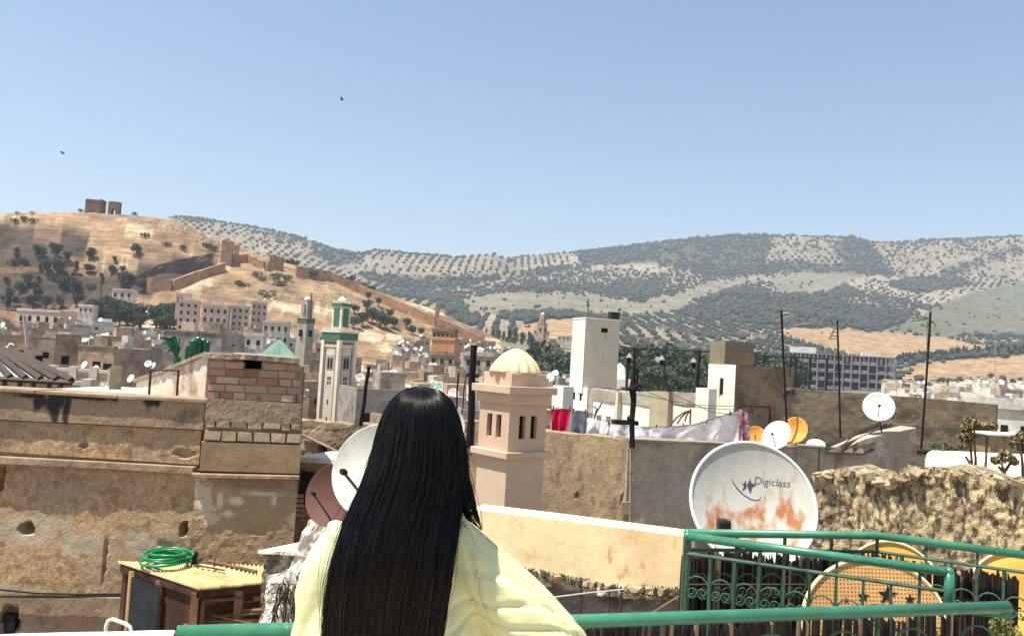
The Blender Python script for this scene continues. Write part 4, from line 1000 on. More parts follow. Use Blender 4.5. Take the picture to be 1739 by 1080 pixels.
gridwall(vt, [(331, 808), (420, 810), (508, 813)], [(318, 1100), (495, 1100)], -.0, .4, .035, .02, 2.2, peel, 'lower_wall', t, bump2=.01, holes=[(440, 900, .12, .08, .02)], stains=[(374, 852, .05, .14), (384, 872, .10, .04), (402, 850, .12, .05), (440, 838, .24, .03), (466, 850, .03, .08), (340, 860, .05, .05)], s0=vt.sz(326, 900)[0], s1=vt.sz(503, 860)[0], bdir=BD)
gridwall(vt, [(331, 809), (420, 811), (508, 814)], [(325, 823), (508, 832)], .012, .4, .03, .012, 5, mort, 'old_brick_band', t, bump2=.012, s0=vt.sz(365, 815)[0], s1=vt.sz(503, 815)[0], bdir=BD)
# white sloping wall behind / left of the tower
vw = VP(P(236, 655, 14.0), P(352, 640, 11.4))
t2 = thing('sloping_stair_wall', 'whitewashed stair wall rising to the right behind the iron door frame', 'wall', (vw.o.x, vw.o.y, -2))
gridwall(vw, [(232, 646), (270, 634), (310, 618), (354, 599)], [(232, 676), (354, 684)], 0, .3, .06, .015, 3, mat('stained_white', sr(226, 216, 196), sr(196, 176, 156), sr(160, 138, 118), scale=.9, s3=1.8, t3=.6, bump=.3, dist=.01), 'wall', t2)
gridwall(vw, [(232, 643), (270, 631), (310, 615), (354, 597)], [(232, 649), (270, 637), (310, 621), (354, 603)], .05, .4, .05, .02, 6, concr, 'coping', t2, bump2=.01)
# iron door frame on the roof
vd = VP(P(255, 640, 11.6), P(303, 640, 11.6)); t2 = thing('iron_frame', 'bare dark iron door frame standing on the left roof edge', 'frame', (vd.o.x, vd.o.y, 0))
for pts in ([(253, 672), (256, 628)], [(300, 674), (303, 629)], [(254, 628), (304, 629)]): MB().tube([vd.hit(*p) for p in pts], .017, 6).build('bar', steel, t2)
# pergola with slats, far left
t2 = thing('pergola_awning', 'dark framed lean-to awning with grey translucent panels above the left roof', 'awning', tuple(P(40, 640, 16)))
A, B, C_, D_ = P(-60, 592, 19), P(14, 596, 19), P(122, 650, 16), P(-60, 640, 16)
pan = mat('grey_panel', sr(176, 176, 184), sr(150, 148, 156), sr(196, 194, 198), scale=2, bump=.1, rough=.5)
for i in range(7):
    u0, u1 = i / 7, (i + 1) / 7; tp0, tp1 = A.lerp(B, u0), A.lerp(B, u1 * .97 + u0 * .03); bt0, bt1 = D_.lerp(C_, u0), D_.lerp(C_, u1 * .97 + u0 * .03)
    MB().prism([tp0, tp1, bt1, bt0], (0, 0, -.03)).build('panel', pan, t2)
for i in range(8):
    u = i / 7; MB().tube([A.lerp(B, u) + Vector((0, 0, .05)), D_.lerp(C_, u) + Vector((0, 0, .05))], .07, 4).build('rafter', steel, t2)
for v in (0, .5, 1): MB().tube([A.lerp(D_, v), B.lerp(C_, v)], .05, 4).build('purlin', steel, t2)
for px in (8, 34, 57, 84, 104): 
    q = P(px, 648, 16.0); MB().tube([q, q - Vector((0, 0, 1.2))], .05, 5).build('post', steel, t2)
MB().tube([P(-10, 596, 19), P(6, 594, 19), P(16, 590, 19), P(20, 584, 19)], .06, 6).build('ridge_finial', mat('pale_metal', sr(190, 180, 176), bump=0), t2)
# white balustrades
balm = mat('baluster_white', sr(222, 208, 188), sr(200, 184, 162), scale=4, bump=.2)
blm = MB(); blm.lathe([(.05, 0), (.05, .06), (.03, .1), (.07, .25), (.075, .34), (.03, .55), (.03, .62), (.05, .66), (.05, .72)], (0, 0, 0), 8); blme = blm.mesh('baluster'); blme.materials.append(balm)
for lab, x0, y0, x1, y1, d, n, hh in [('near white balustrade on the roof behind the left parapet', -40, 640, 150, 652, 17, 34, .62), ('farther white balustrade behind the near one', 90, 626, 192, 632, 22, 22, .62)]:
    A, B = P(x0, y0, d), P(x1, y1, d); t2 = thing('balustrade', lab, 'balustrade', tuple(A)); rz = math.atan2(B.y - A.y, B.x - A.x); mid = (A + B) / 2
    MB().box(mid, ((B - A).length, .16, .08), rz).build('rail', balm, t2); MB().box(mid - Vector((0, 0, .62 + .1)), ((B - A).length, .18, .12), rz).build('base', balm, t2)
    for i in range(n):
        q = A.lerp(B, (i + .5) / n); piece('baluster', blme, balm, t2, q - Vector((0, 0, .66)), 0, (1, 1, .86))
    for u in (0, .36, .7, 1):
        q = A.lerp(B, u); MB().box(q - Vector((0, 0, .3)), (.2, .2, .8), rz).build('pier', balm, t2)
q = P(196, 648, 15); MB().box(q, (.2, .2, .9), .1); o = MB().box(q - Vector((0, 0, .1)), (.18, .18, .75), .3).build('roof_post', concr); tag(o, 'square grey concrete post at the end of the balustrades', 'post')
for i, (px, py, d, s_) in enumerate([(85, 624, 26, .16), (144, 620, 40, .36), (146, 627, 40, .24), (223, 643, 16, .15), (60, 617, 24, .14), (252, 618, 40, .32), (261, 621, 40, .30), (163, 626, 40, .3)]):
    o = copy_tree(next(p for p in DP)); o.location = P(px, py, d) - Vector((0, 0, 1.25 * s_ * 1.0)); s_ *= .62; o.scale = (s_ * 1.6,) * 3; o.rotation_euler = (0, 0, random.uniform(-.6, .2))
    tag(o, ['white dish beside the awning end on the left roof', 'tall white dish above the balustrades at left', 'small white dish under the taller one at left', 'white dish in front of the sloping stair wall', 'little white dish on the awning frame', 'left one of two white dishes over the sloping wall', 'right one of two white dishes over the sloping wall', 'white dish lying low behind the balustrade'][i], 'dish')
# houses just behind the left roof, larger ones
def nearhouse(px, d, wpx, top, z0, wm, label, yaw=.2, depth=5, win=(), name='old_house'):
    A = P(px, top, d); B = P(px + wpx, top + wpx * .058, d); L = (B - A).length; e = Vector((cos(yaw), sin(yaw), 0)); n_ = Vector((e.y, -e.x, 0))
    t = thing(name, label, 'house', (A.x, A.y, z0)); H = A.z - z0
    MB().axbox(Vector((A.x, A.y, z0)), e * L, -n_ * depth, (0, 0, H)).build('wall', wm, t)
    c_ = MB(); c_.axbox(Vector((A.x, A.y, A.z)) + n_ * .05 - e * .05, e * (L + .1), -n_ * .35, (0, 0, .12)); c_.build('coping', concr if wm != HP[4] else wm, t)
    for u, v, w_, h_ in win: MB().axbox(Vector((A.x, A.y, A.z)) + e * (u * L) + n_ * .03 - Vector((0, 0, v)), e * w_, -n_ * .2, (0, 0, -h_)).build('window', dark, t)
    rr = random.Random(int(px))
    if not win:
        for k in range(rr.choice((2, 3))): MB().axbox(Vector((A.x, A.y, A.z)) + e * ((.15 + .27 * k + rr.uniform(-.04, .04)) * L) + n_ * .03 - Vector((0, 0, rr.uniform(.7, 1.6))), e * rr.uniform(.3, .5), -n_ * .2, (0, 0, -rr.uniform(.4, .7))).build('window', dark, t)
    for k in range(3):
        MB().axbox(Vector((A.x, A.y, A.z)) + e * (rr.uniform(.05, .7) * L) - n_ * rr.uniform(.6, 2), e * rr.uniform(.3, 1.1), -n_ * rr.uniform(.3, .8), (0, 0, rr.uniform(.2, .8))).build('roof_block', rr.choice((HP[0], HP[2], HP[4], concr)), t)
    return t
nearhouse(-30, 62, 92, 568, -13, HP[1], 'dark brown flat house behind the awning at the left edge', .15, 6, [(.6, 1, .5, .8)])
nearhouse(56, 58, 40, 575, -13, HP[0], 'tan house with a broken top right of the awning ridge', .5, 5)
nearhouse(95, 50, 36, 570, -13, HP[1], 'brown narrow house tower above the balustrades', .45, 4, [(.3, 1.2, .4, .5)])
nearhouse(134, 48, 62, 588, -13, HP[1], 'dark walled house with a yellow-edged roof above the balustrades', -.05, 5)
nearhouse(176, 56, 50, 573, -13, HP[3], 'orange-tan house right of the yellow-edged roof', .2, 5, [(.25, .9, .25, .25)])
nearhouse(214, 70, 66, 590, -13, HP[2], 'grey tan house behind the two dishes by the sloping wall', .3, 6, [(.2, 1, .5, .7)])
nearhouse(278, 60, 100, 562, -13, HP[2], 'long grey concrete-topped house behind the green plastic palm', -.02, 5)
nearhouse(352, 62, 44, 585, -13, HP[0], 'tan house with a leaning timber between the palm and green roof', .1, 5)
m_ = MB(); m_.tube([P(41, 536, 40), P(44, 560, 40), P(47, 590, 40)], .09, 5); tag(m_.build('pale_pole', mat('pale_metal', sr(190, 180, 176), bump=0), None), 'bent pale pole leaning above the awning at the left', 'pole')
# green plastic palm & rolled green screens
gpl = mat('green_plastic', sr(18, 104, 66), sr(12, 78, 50), scale=6, bump=.05, rough=.35, spec=.5)
t2 = thing('plastic_palm', 'green plastic palm with drooping fronds behind the sloping wall', 'palm', tuple(P(300, 614, 13.5)))
c = P(301, 606, 13.5)
for i, (ex, ey) in enumerate([(272, 574), (274, 584), (279, 592), (283, 600), (292, 572), (304, 574), (312, 580), (287, 575)]):
    e = P(ex, ey, 13.5 + (i % 3 - 1) * .12); b = MB(); pr = None; side = Vector((.25, 0, .6)).normalized() * .045
    for k in range(8):
        u = k / 7; q = c.lerp(e, u) + Vector((0, 0, .10 * sin(pi * u) * (1 if ex < 296 else .3))); w_ = side * (1.15 - u * .8) 
        if pr: b.add([pr[0], pr[1], q + w_, q - w_, pr[0] + Vector((0, .03, 0)), pr[1] + Vector((0, .03, 0)), q + w_ + Vector((0, .03, 0)), q - w_ + Vector((0, .03, 0))], [(0, 1, 2, 3), (7, 6, 5, 4), (0, 4, 5, 1), (3, 2, 6, 7)])
        pr = (q - w_, q + w_)
    b.build('frond', gpl, t2)
MB().tube([c, c - Vector((0, 0, .8))], .06, 8).build('stem', gpl, t2)
for i, (px, py, r_) in enumerate([(318, 588, .03), (328, 579, .06), (337, 574, .05), (346, 577, .055), (353, 581, .04)]):
    q = P(px, py, 13.2 + .1 * i); b = MB(); b.lathe([(r_, -.9), (r_, 0), (r_ * .7, .015), (r_ * .7, -.05), (0, -.05)], q, 10); tag(b.build('rolled_screen', gpl), ['thin green roll standing next to the plastic palm', 'wide bright green roll second from the palm', 'tall green roll in the middle of the group', 'green roll beside the tall one', 'short dark green roll nearest the tower'][i], 'roll')
q = P(338, 560, 13.9); b = MB(); b.tube([q, P(337, 604, 13.9)], .008, 5); b.tube([P(331, 566, 13.9), P(345, 563, 13.9)], .006, 4); tag(b.build('roof_antenna', steel), 'thin antenna mast behind the green rolls', 'antenna')
# green pyramid roof
t2 = thing('pyramid_roof_hut', 'small hut with a faded green pyramid roof behind the brick tower', 'hut', tuple(P(470, 612, 24)))
q = P(455, 607, 24); ap = P(459, 574, 24.6); w_ = .80; rz = .35
cs = [Vector((q.x + (cos(rz + k * pi / 2 + pi / 4)) * w_, q.y + 1 + sin(rz + k * pi / 2 + pi / 4) * w_, q.z)) for k in range(4)]; ap = Vector((q.x + .02, q.y + 1, ap.z))
gro = mat('faded_green_roof', sr(112, 148, 126), sr(92, 128, 108), sr(150, 178, 158), scale=4, s3=8, bump=.3, rough=.6, streak=.3)
for k in range(4): 
    a_, b_ = cs[k], cs[(k + 1) % 4]
    MB().prism([a_, b_, ap], (a_ + b_) / -2 * 0 + Vector((0, 0, -.04))).build('roof_slope', gro, t2)
    for i in range(1, 6): MB().tube([a_.lerp(b_, i / 6), a_.lerp(b_, i / 6).lerp(ap, .93 * min(i, 6 - i) / 3 if i != 3 else .98) ], .008, 4).build('roof_rib', gro, t2)
MB().box(Vector((q.x, q.y + 1, q.z - .8)), (.9, .9, 1.6), rz).build('wall', HP[1], t2); MB().lathe([(.02, 0), (.03, .04), (.01, .08), (0, .14)], ap, 8).build('finial', gro, t2)

# --- shack with corrugated roof
hh = 2.9
A, B, C_, D_ = PZ(212, 948, 1.65 - hh), P(450, 938, 10.75), PZ(450, 990, 1.65 - hh), PZ(332, 997, 1.65 - hh)
B.z = 1.65 - hh + .02; A2 = PZ(290, 938, 1.65 - hh); A2.y = 10.8; A.y = 10.8; A.x = P(212, 948, 10.8).x
t2 = thing('roof_shack', 'ramshackle timber shack with a yellowed corrugated roof below the brown wall', 'shack', (D_.x, D_.y, -5))
cor = mat('corrugated_yellow', sr(212, 198, 146), sr(196, 176, 126), sr(168, 142, 102), scale=1.2, s3=2.4, t3=.62, bump=.2, dist=.005, streak=1)
n_ = 120; b = MB(); 
def rp(u, v): return A.lerp(B, u).lerp(D_.lerp(C_, u), v)
for s_i in range(3):
    b = MB(); vs = []; u0, u1 = s_i / 3 - (.012 if s_i else 0), (s_i + 1) / 3; m_n = 46
    for i in range(m_n + 1):
        u = u0 + (u1 - u0) * i / m_n; w_ = .016 * sin(i * pi / 2 + .01) ; 
        for v in (-.02, .34, .68, 1.03): q = rp(u, v); vs.append(q + Vector((0, 0, w_ + .006 * s_i)))
    for i in range(m_n + 1):
        u = u0 + (u1 - u0) * i / m_n; w_ = .016 * sin(i * pi / 2 + .01)
        for v in (-.02, .34, .68, 1.03): q = rp(u, v); vs.append(q + Vector((0, 0, w_ - .012 + .006 * s_i)))
    fs = []; h_ = (m_n + 1) * 4
    for i in range(m_n):
        for k in range(3):
            q = i * 4 + k; fs.append((q, q + 4, q + 5, q + 1)); fs.append((h_ + q, h_ + q + 1, h_ + q + 5, h_ + q + 4))
        fs.append((i * 4 + 3, i * 4 + 7, h_ + i * 4 + 7, h_ + i * 4 + 3)); fs.append((i * 4, h_ + i * 4, h_ + i * 4 + 4, i * 4 + 4))
    b.add(vs, fs); b.build('corrugated_sheet', cor, t2)
wood = mat('old_timber', sr(140, 108, 82), sr(104, 78, 58), sr(72, 52, 40), scale=3, s3=8, bump=.6, dist=.01, streak=.3)
woodd = mat('dark_timber', sr(84, 54, 40), sr(58, 38, 30), scale=3, bump=.6, dist=.01, streak=.4)
def post(px, py, d, r, z0, m_=wood, par=None, lean=0): q = P(px, py, d); return MB().axbox(Vector((q.x - r, q.y - r, z0)), (2 * r, 0, 0), (0, 2 * r, 0), (lean, 0, q.z - z0)).build('post', m_, par or t2)
zr = 1.65 - hh
for q in (D_, C_, A + Vector((.1, 0, 0)), rp(0, .55), rp(.62, 1)): MB().axbox(Vector((q.x - .045, q.y - .0, -6)), (.09, 0, 0), (0, .09, 0), (0, 0, 6 + zr - .07)).build('post', wood, t2)
MB().axbox(D_ + Vector((0, .02, -.12)), C_ - D_, (0, .08, 0), (0, 0, .09)).build('beam', woodd, t2)
MB().axbox(A + Vector((0.02, 0, -.12)), D_ - A, (.07, 0, 0), (0, 0, .09)).build('beam', woodd, t2)
for i in range(9):   # uneven boards of the front, set back in shade
    z = zr - .42 - i * .22; e = (C_ - D_); MB().axbox(D_ + Vector((.1, .5, z - zr)), e * .98, (0, .03, 0), (0, random.uniform(-.03, .03), .20)).build('board', woodd, t2)
for i in range(8):
    q = rp(0, .12 + i * .1); MB().axbox(Vector((q.x + .03, q.y, -6)), (.02, 0, 0), (-.0, -.09, 0), (0, 0, 6 + zr - .9 - .25 * (i % 3))).build('plank', wood if i % 3 else woodd, t2)
MB().axbox(A + Vector((.10, 0, -.14)), D_ - A, (.03, 0, 0), (0, 0, -3)).build('dark_inner_wall', woodd, t2)  # added dark board sheet, hides the lit wall behind so the inside reads dark
# blackboard-like panel on the side
pa, pb = rp(0, .22), rp(0, .60); MB().axbox(pa + Vector((-.05, 0, -.12)), pb - pa, (.03, 0, 0), (0, 0, -.85)).build('dark_panel', mat('slate_panel', sr(44, 50, 56), sr(30, 34, 40), scale=4, bump=.1, rough=.5), t2)
MB().axbox(pa + Vector((-.07, 0, -.05)), (pb - pa) * .05, (.05, 0, 0), (0, 0, -.95)).build('panel_frame', mat('light_timber', sr(206, 168, 118), sr(180, 142, 98), scale=4, bump=.2), t2)
for i in range(14):  # jumble of sticks under the roof
    u = random.uniform(.02, .95); q = rp(u, random.uniform(.8, .98)) + Vector((0, 0, -random.uniform(.18, .5))); L = random.uniform(.4, 1.1)
    MB().tube([q, q + Vector((L, random.uniform(-.1, .3), random.uniform(-.12, .12)))], random.uniform(.012, .03), 5).build('stick', wood, t2)
MB().axbox(D_ + Vector((.12, .5, -1.05)), (1.15, 0, 0), (0, .02, 0), (0, 0, .38)).build('pale_board', mat('pale_board', sr(176, 156, 140), sr(150, 130, 116), scale=3, bump=.1), t2)
MB().tube([rp(.62, -.02) + Vector((0, 0, .05)), rp(.92, .55) + Vector((0, 0, .05))], .022, 6).build('roof_batten', wood, t2)
for i in range(9):
    q = rp(0, .1 + .1 * i) + Vector((-.1, 0, -1.2 - .1 * (i % 4))); o = MB().tube([q, q + Vector((random.uniform(.2, .7), random.uniform(-.7, -.2), random.uniform(-.7, .4)))], random.uniform(.015, .035), 5).build('stick', wood, t2)
# hose coil
hose = mat('green_hose', sr(10, 150, 90), sr(8, 120, 72), scale=10, bump=0, rough=.35, spec=.5)
hc = rp(.28, .14) + Vector((0, 0, .05)); b = MB(); pts = []
for i in range(5 * 28):
    an = i / 28 * 2 * pi; rr_ = .29 + .05 * sin(an * .37 + 1) + .02 * sin(an * 1.9) - .028 * (i // 28 % 3); pts.append(hc + Vector((cos(an) * rr_ * 1.0 + .02 * sin(an * .21), sin(an) * rr_ * .95, .012 + .024 * (i / 28) + .014 * sin(an * 1.3))))
b.tube(pts, .017, 7); tag(b.build('garden_hose', hose, None, smooth=True), 'coiled bright green hose lying on the corrugated shack roof', 'hose')
b = MB(); q = rp(.46, .22) + Vector((0, 0, .05)); b.tube([q, rp(.62, .52) + Vector((0, 0, .06))], .011, 5); b.tube([q + Vector((0, .12, 0)), rp(.60, .46) + Vector((0, 0, .10))], .008, 5); b.tube([rp(.55, .42) + Vector((0, 0, .05)), rp(.58, .34) + Vector((0, 0, .16))], .008, 4)
tag(b.build('old_antenna', steel), 'thin dark antenna rods lying beside the green hose', 'antenna')
b = MB(); q = rp(.47, .16) + Vector((0, 0, .04)); b.tube([q, q + Vector((0, 0, .1)), q + Vector((.04, -.03, .16))], [.03, .035, .02], 6); tag(b.build('hose_tap', dark), 'small black fitting at the end of the green hose', 'tap')
# white tube chair back, bottom left
b = MB(); A_ = P(180, 1080, 3.6); b.tube([P(179, 1100, 3.6), P(180, 1062, 3.6), P(184, 1053, 3.6), P(192, 1051, 3.6), P(214, 1059, 3.5), P(221, 1064, 3.5), P(223, 1072, 3.5), P(224, 1100, 3.5)], .008, 8); tag(b.build('chair_back', mat('white_tube', sr(225, 222, 214), bump=0, fine=0, rough=.4), None, smooth=True), 'thin white tubular chair back showing over the white parapet', 'chair')

# --- pieces between the tower and the woman
vs1 = VP(P(505, 715, 17), P(830, 735, 16.0))
t = thing('rear_parapet', 'brown roof wall with a ragged top edge left of the woman', 'wall', (vs1.o.x, vs1.o.y, -9))
gridwall(vs1, [(500, 714), (540, 716), (600, 721), (660, 726), (780, 716), (832, 718)], [(500, 778), (832, 800)], 0, .4, .07, .03, 2, lwall2, 'wall', t, jag=.05, bump2=.012, holes=[(547, 765, .07, .1, .25)])
gridwall(vs1, [(500, 777), (832, 799)], -9, .02, .5, .1, .02, 2, lwall, 'base_wall', t)
b = MB(); b.tube([vs1.hit(512, 737, .05), vs1.hit(560, 760, .06), vs1.hit(588, 775, .05)], .03, 5); b.build('sloping_pipe', concr, t)
vs2 = VP(P(495, 780, 12.2), P(600, 786, 11.8))
t = thing('low_annex', 'low roof annex with a white coping between the tower and the red dish', 'annex', (vs2.o.x, vs2.o.y, -9))
gridwall(vs2, [(500, 782), (600, 788)], -9, 0, .9, .06, .03, 2.5, lwall, 'wall', t, bump2=.01)
gridwall(vs2, [(500, 775), (600, 780)], [(500, 783), (600, 789)], .06, 1.0, .05, .012, 5, white, 'coping', t)
b = MB(); s, z = vs2.sz(524, 828); b.axbox(vs2.pt(s - .09, z - .22, .02), vs2.e * .2, vs2.n * .05, (0, 0, .44)); o = b.build('dark_panel', mat('slate_panel', sr(44, 50, 56), bump=0), t)
b = MB(); b.axbox(vs2.pt(s - .11, z - .24, .015), vs2.e * .24, vs2.n * .03, (0, 0, .48)); b.build('panel_frame', steel, t)
for i in range(5): 
    s, z = vs2.sz(512, 840 + i * 8); MB().box(vs2.pt(s, z, .06), (.16, .12, .05)).build('brick', redb[0], t)
vs3 = VP(P(445, 935, 8.2), P(560, 940, 7.7))
t = thing('ruined_white_wall', 'broken rubble wall with flaking whitewash and dry vines left of the woman', 'wall', (vs3.o.x, vs3.o.y, -8))
rub = mat('rubble', sr(150, 132, 112), sr(106, 92, 80), sr(196, 184, 164), scale=4, s3=9, t3=.55, bump=1, dist=.04, bs=22)
gridwall(vs3, [(446, 936), (480, 937), (512, 938), (560, 940)], -6, -.03, .5, .03, .05, 5, rub, 'rubble_core', t, bump2=.03)
gridwall(vs3, [(462, 975), (480, 972), (496, 962), (508, 938), (520, 905), (536, 880), (556, 872), (580, 870)], -6, .05, .3, .03, .05, 3, mat('flaking_whitewash', sr(238, 232, 218), sr(214, 204, 190), sr(150, 134, 116), scale=1.6, s3=3.4, t3=.62, w3=.02, bump=.7, dist=.02, bs=14), 'white_plaster', t, bump2=.02, coarse=.05)
gridwall(vs3, [(446, 933), (500, 934), (536, 938)], [(446, 938), (536, 943)], .06, .7, .03, .015, 6, white, 'coping', t, bump2=.01)
vine = mat('dry_vine', sr(92, 78, 64), sr(60, 50, 42), scale=5, bump=.3)
vt3 = thing('dry_vine', 'tangle of dry grey vines hanging on the flaking white wall', 'vine', (vs3.o.x, vs3.o.y, -4))
for i in range(22):
    x, y = random.uniform(472, 512), random.uniform(978, 1000); pts = [vs3.hit(x, y, .1)]
    for k in range(7): x += random.uniform(-7, 5); y += random.uniform(4, 18); pts.append(vs3.hit(x, y, .1 + random.uniform(0, .06)))
    MB().tube(pts, random.uniform(.004, .011), 4).build('stem', vine, vt3)
for i in range(3):
    b = MB(); b.tube([vs3.hit(452, 990 + 16 * i, .07), vs3.hit(500, 992 + 16 * i, .11), vs3.hit(540, 985 + 16 * i, .08)], .004, 4); tag(b.build('tie_wire', steel), ['highest thin wire stretched over the dry vines', 'middle thin wire stretched over the dry vines', 'lowest thin wire stretched over the dry vines'][i], 'wire')

# dishes near the woman
def dish(name, label, px, py, d, rpx, ax, m_, back=False, arm=None, mast=None, depth=.14, rim=.02, n=40, extra=None):
    c = P(px, py, d); R = rpx / F_ * d; ax = unit(ax); t = thing(name, label, 'dish', tuple(c))
    b = MB(); pr = [(0, 0)] + [(R * u, R * depth * u * u * 1.6) for u in np.linspace(.1, 1, 12)]; top = pr[-1][1]
    pr += [(R + R * rim, top + R * .01), (R + R * rim, top - R * .03), (R * .98, top - R * .04)] + [(R * u, R * depth * u * u * 1.6 - R * .035) for u in np.linspace(.9, .1, 8)] + [(0, -R * .035)]
    b.lathe(pr, c, n, ax); o = b.build('reflector', m_, t, smooth=True)
    if arm: 
        e = P(*arm); f = MB(); q = c - Vector((0, 0, R * .85)) + ax * R * .15; f.tube([q, e], R * .03, 6); f.build('feed_arm', steel, t); MB().lathe([(R * .055, -R * .1), (R * .07, 0), (R * .05, R * .08)], e, 10, ax).build('receiver_head', dark, t)
    if mast is not None: MB().tube([c - ax * R * .1, c - ax * R * .3 - Vector((0, 0, .1)), Vector((c.x - ax.x * R * .3, c.y - ax.y * R * .3, mast))], R * .045, 8).build('mast', steel, t)
    return t, c, R, ax
dw = mat('weathered_dish', sr(222, 218, 204), sr(200, 196, 182), sr(176, 168, 150), scale=2.5, s3=5, t3=.66, bump=.05, fine=.1, rough=.5, streak=.35)
dish('satellite_dish', 'large white dish partly hidden behind the left side of the woman hair', 646, 803, 5.6, 79, (-.25, -.9, .3), dw, arm=(583, 801, 5.15), mast=-3, n=56)
dish('satellite_dish', 'reddish brown dish behind the white one left of the woman', 571, 842, 6.1, 52, (-.35, -.85, .3), mat('maroon_dish', sr(104, 68, 60), sr(90, 58, 52), scale=2, bump=.1, rough=.7, fine=.15), arm=(532, 838, 5.7), mast=-3, n=48)
dish('satellite_dish', 'white dish edge showing just right of the woman hair', 752, 724, 9.0, 36, (.3, -.9, .2), dw, mast=-2)
# wooden poles in front of the hollow
def pole(px0, py0, px1, py1, d, r, label, m_=woodd, name='pole', r2=None):
    a_, b_ = P(px0, py0, d), P(px1, py1, d); b = MB(); b.tube([a_, a_.lerp(b_, .33) + Vector((.01, 0, 0)), a_.lerp(b_, .66) + Vector((-.008, 0, 0)), b_], [r, r * .95, r * .9, r2 or r * .85], 8); return tag(b.build(name, m_, None), label, 'pole')
blackp = mat('tarred_wood', sr(42, 34, 30), sr(26, 22, 20), sr(90, 70, 56), scale=5, s3=9, t3=.68, bump=.5, dist=.01, streak=.3)
pole(797, 760, 805, 586, 15, .07, 'thick black timber pole between the woman head and the dome tower', blackp)
pole(612, 722, 627, 622, 16.5, .04, 'thin crooked dark pole right of the white minaret', blackp)
pole(773, 720, 779, 633, 16, .02, 'thin dark pole left of the thick black one', blackp)
pole(783, 712, 791, 640, 16, .013, 'thinner bent stick beside the thick black pole', blackp)
# green tiled roof and yellow roof in the hollow
t2 = thing('green_tiled_roof', 'long low green tiled roof behind the woman head', 'roof', tuple(P(750, 660, 105)))
A, B = P(712, 649, 108), P(776, 653, 108); C_, D_ = P(777, 666, 102), P(710, 662, 102)
for i in range(16):
    u0, u1 = i / 16, (i + .8) / 16; MB().prism([A.lerp(B, u0), A.lerp(B, u1), D_.lerp(C_, u1), D_.lerp(C_, u0)], (0, 0, -.3)).build('tile_row', mat('green_roof_far', sr(104, 142, 114), sr(86, 122, 96), scale=1, bump=.2), t2)
MB().prism([A.lerp(B, 0), B, C_, D_], (0, 0, -3)).build('wall', HP[0], t2) if False else MB().prism([D_ - Vector((0, -.3, .35)), C_ - Vector((0, -.3, .35)), C_ - Vector((0, -.3, 5)), D_ - Vector((0, -.3, 5))], (0, 5, 0)).build('wall', HP[0], t2)
# ================================================================== NEAR ROOFS: right side
cream = mat('cream_render', sr(206, 180, 154), sr(196, 168, 142), sr(180, 152, 128), scale=1.2, s3=4, t3=.66, bump=.15, dist=.004, bs=50, fine=.1)
cream2 = mat('cream_dome', sr(228, 206, 166), sr(218, 188, 150), sr(200, 160, 124), scale=2.2, s3=5, t3=.64, bump=.1, fine=.08, streak=.4)
# --- domed chimney tower
def chimney():
    phi = radians(39); d = 10.0; c = P(865.5, 700, d)   # front corner
    e1 = Vector((cos(phi), sin(phi), 0)); e2 = Vector((-sin(phi), cos(phi), 0)); rz = phi
    k = F_ / d; ctr = c + (e1 + e2) * .30
    def zz(py): return P(868, py, d).z
    t = thing('dome_tower', 'square cream chimney tower with a ribbed dome and paired slots', 'tower', (ctr.x, ctr.y, -6))
    def bx(m, a, z0, z1, n_='', bev=.006): MB().box((ctr.x, ctr.y, (z0 + z1) / 2), (a, a, z1 - z0), rz).build(n_, m, t, bevel=bev)
    zs = zz(779); zl = zz(768); zb = zz(687); zsc = zz(669); zc = zz(656); zk = zz(634)
    bx(cream, .60, -6, zs, 'shaft'); bx(cream, .735, zs, zl, 'lower_ledge')
    # body with real slots
    a = .60; h = zb - zl; th = .06; 
    for f in range(4):
        u = (e1, e2, -e1, -e2)[f]; n_ = (-e2, e1, e2, -e1)[f]; o = ctr + n_ * (a / 2) - u * (a / 2); o.z = zl
        L = a if f % 2 == 0 else a
        xs = [0, .27 * L, .44 * L, .58 * L, .75 * L, L]; z0, z1 = .27 * h, .76 * h
        m_ = MB()
        ins = th if f % 2 else 0
        for (x0, x1, y0, y1) in ((ins, xs[1], 0, h), (xs[2], xs[3], z0, z1), (xs[4], L - ins, 0, h), (xs[1], xs[4], 0, z0), (xs[1], xs[4], z1, h)):
            m_.axbox(o + u * x0 + Vector((0, 0, y0)), u * (x1 - x0), -n_ * th, (0, 0, y1 - y0))
        m_.build('slotted_wall', cream, t)
    MB().box((ctr.x, ctr.y, zl + h / 2), (a - 2 * th - .01, a - 2 * th - .01, h - .02), rz).build('slot_core', mat('slot_core_black', (.008, .007, .006, 1), bump=0, fine=0), t)  # added black core fills the tower so the slots stay dark
    # thin course lines on the body
    bx(cream, .675, zb, zsc, 'frieze'); bx(cream, .775, zsc, zc, 'cornice'); bx(cream, .565, zc, zk, 'dome_base')
    b = MB(); R = .325; H = zz(590) - zk
    prof = [(R, 0), (R * .985, H * .08), (R * .90, H * .28), (R * .77, H * .48), (R * .61, H * .66), (R * .43, H * .82), (R * .24, H * .93), (R * .09, H * .985), (0, H)]
    b.lathe([(r * .93, z) for r, z in prof], (ctr.x, ctr.y, zk), 112, None, 14, .12); b.build('ribbed_dome', cream2, t, smooth=True)
chimney()
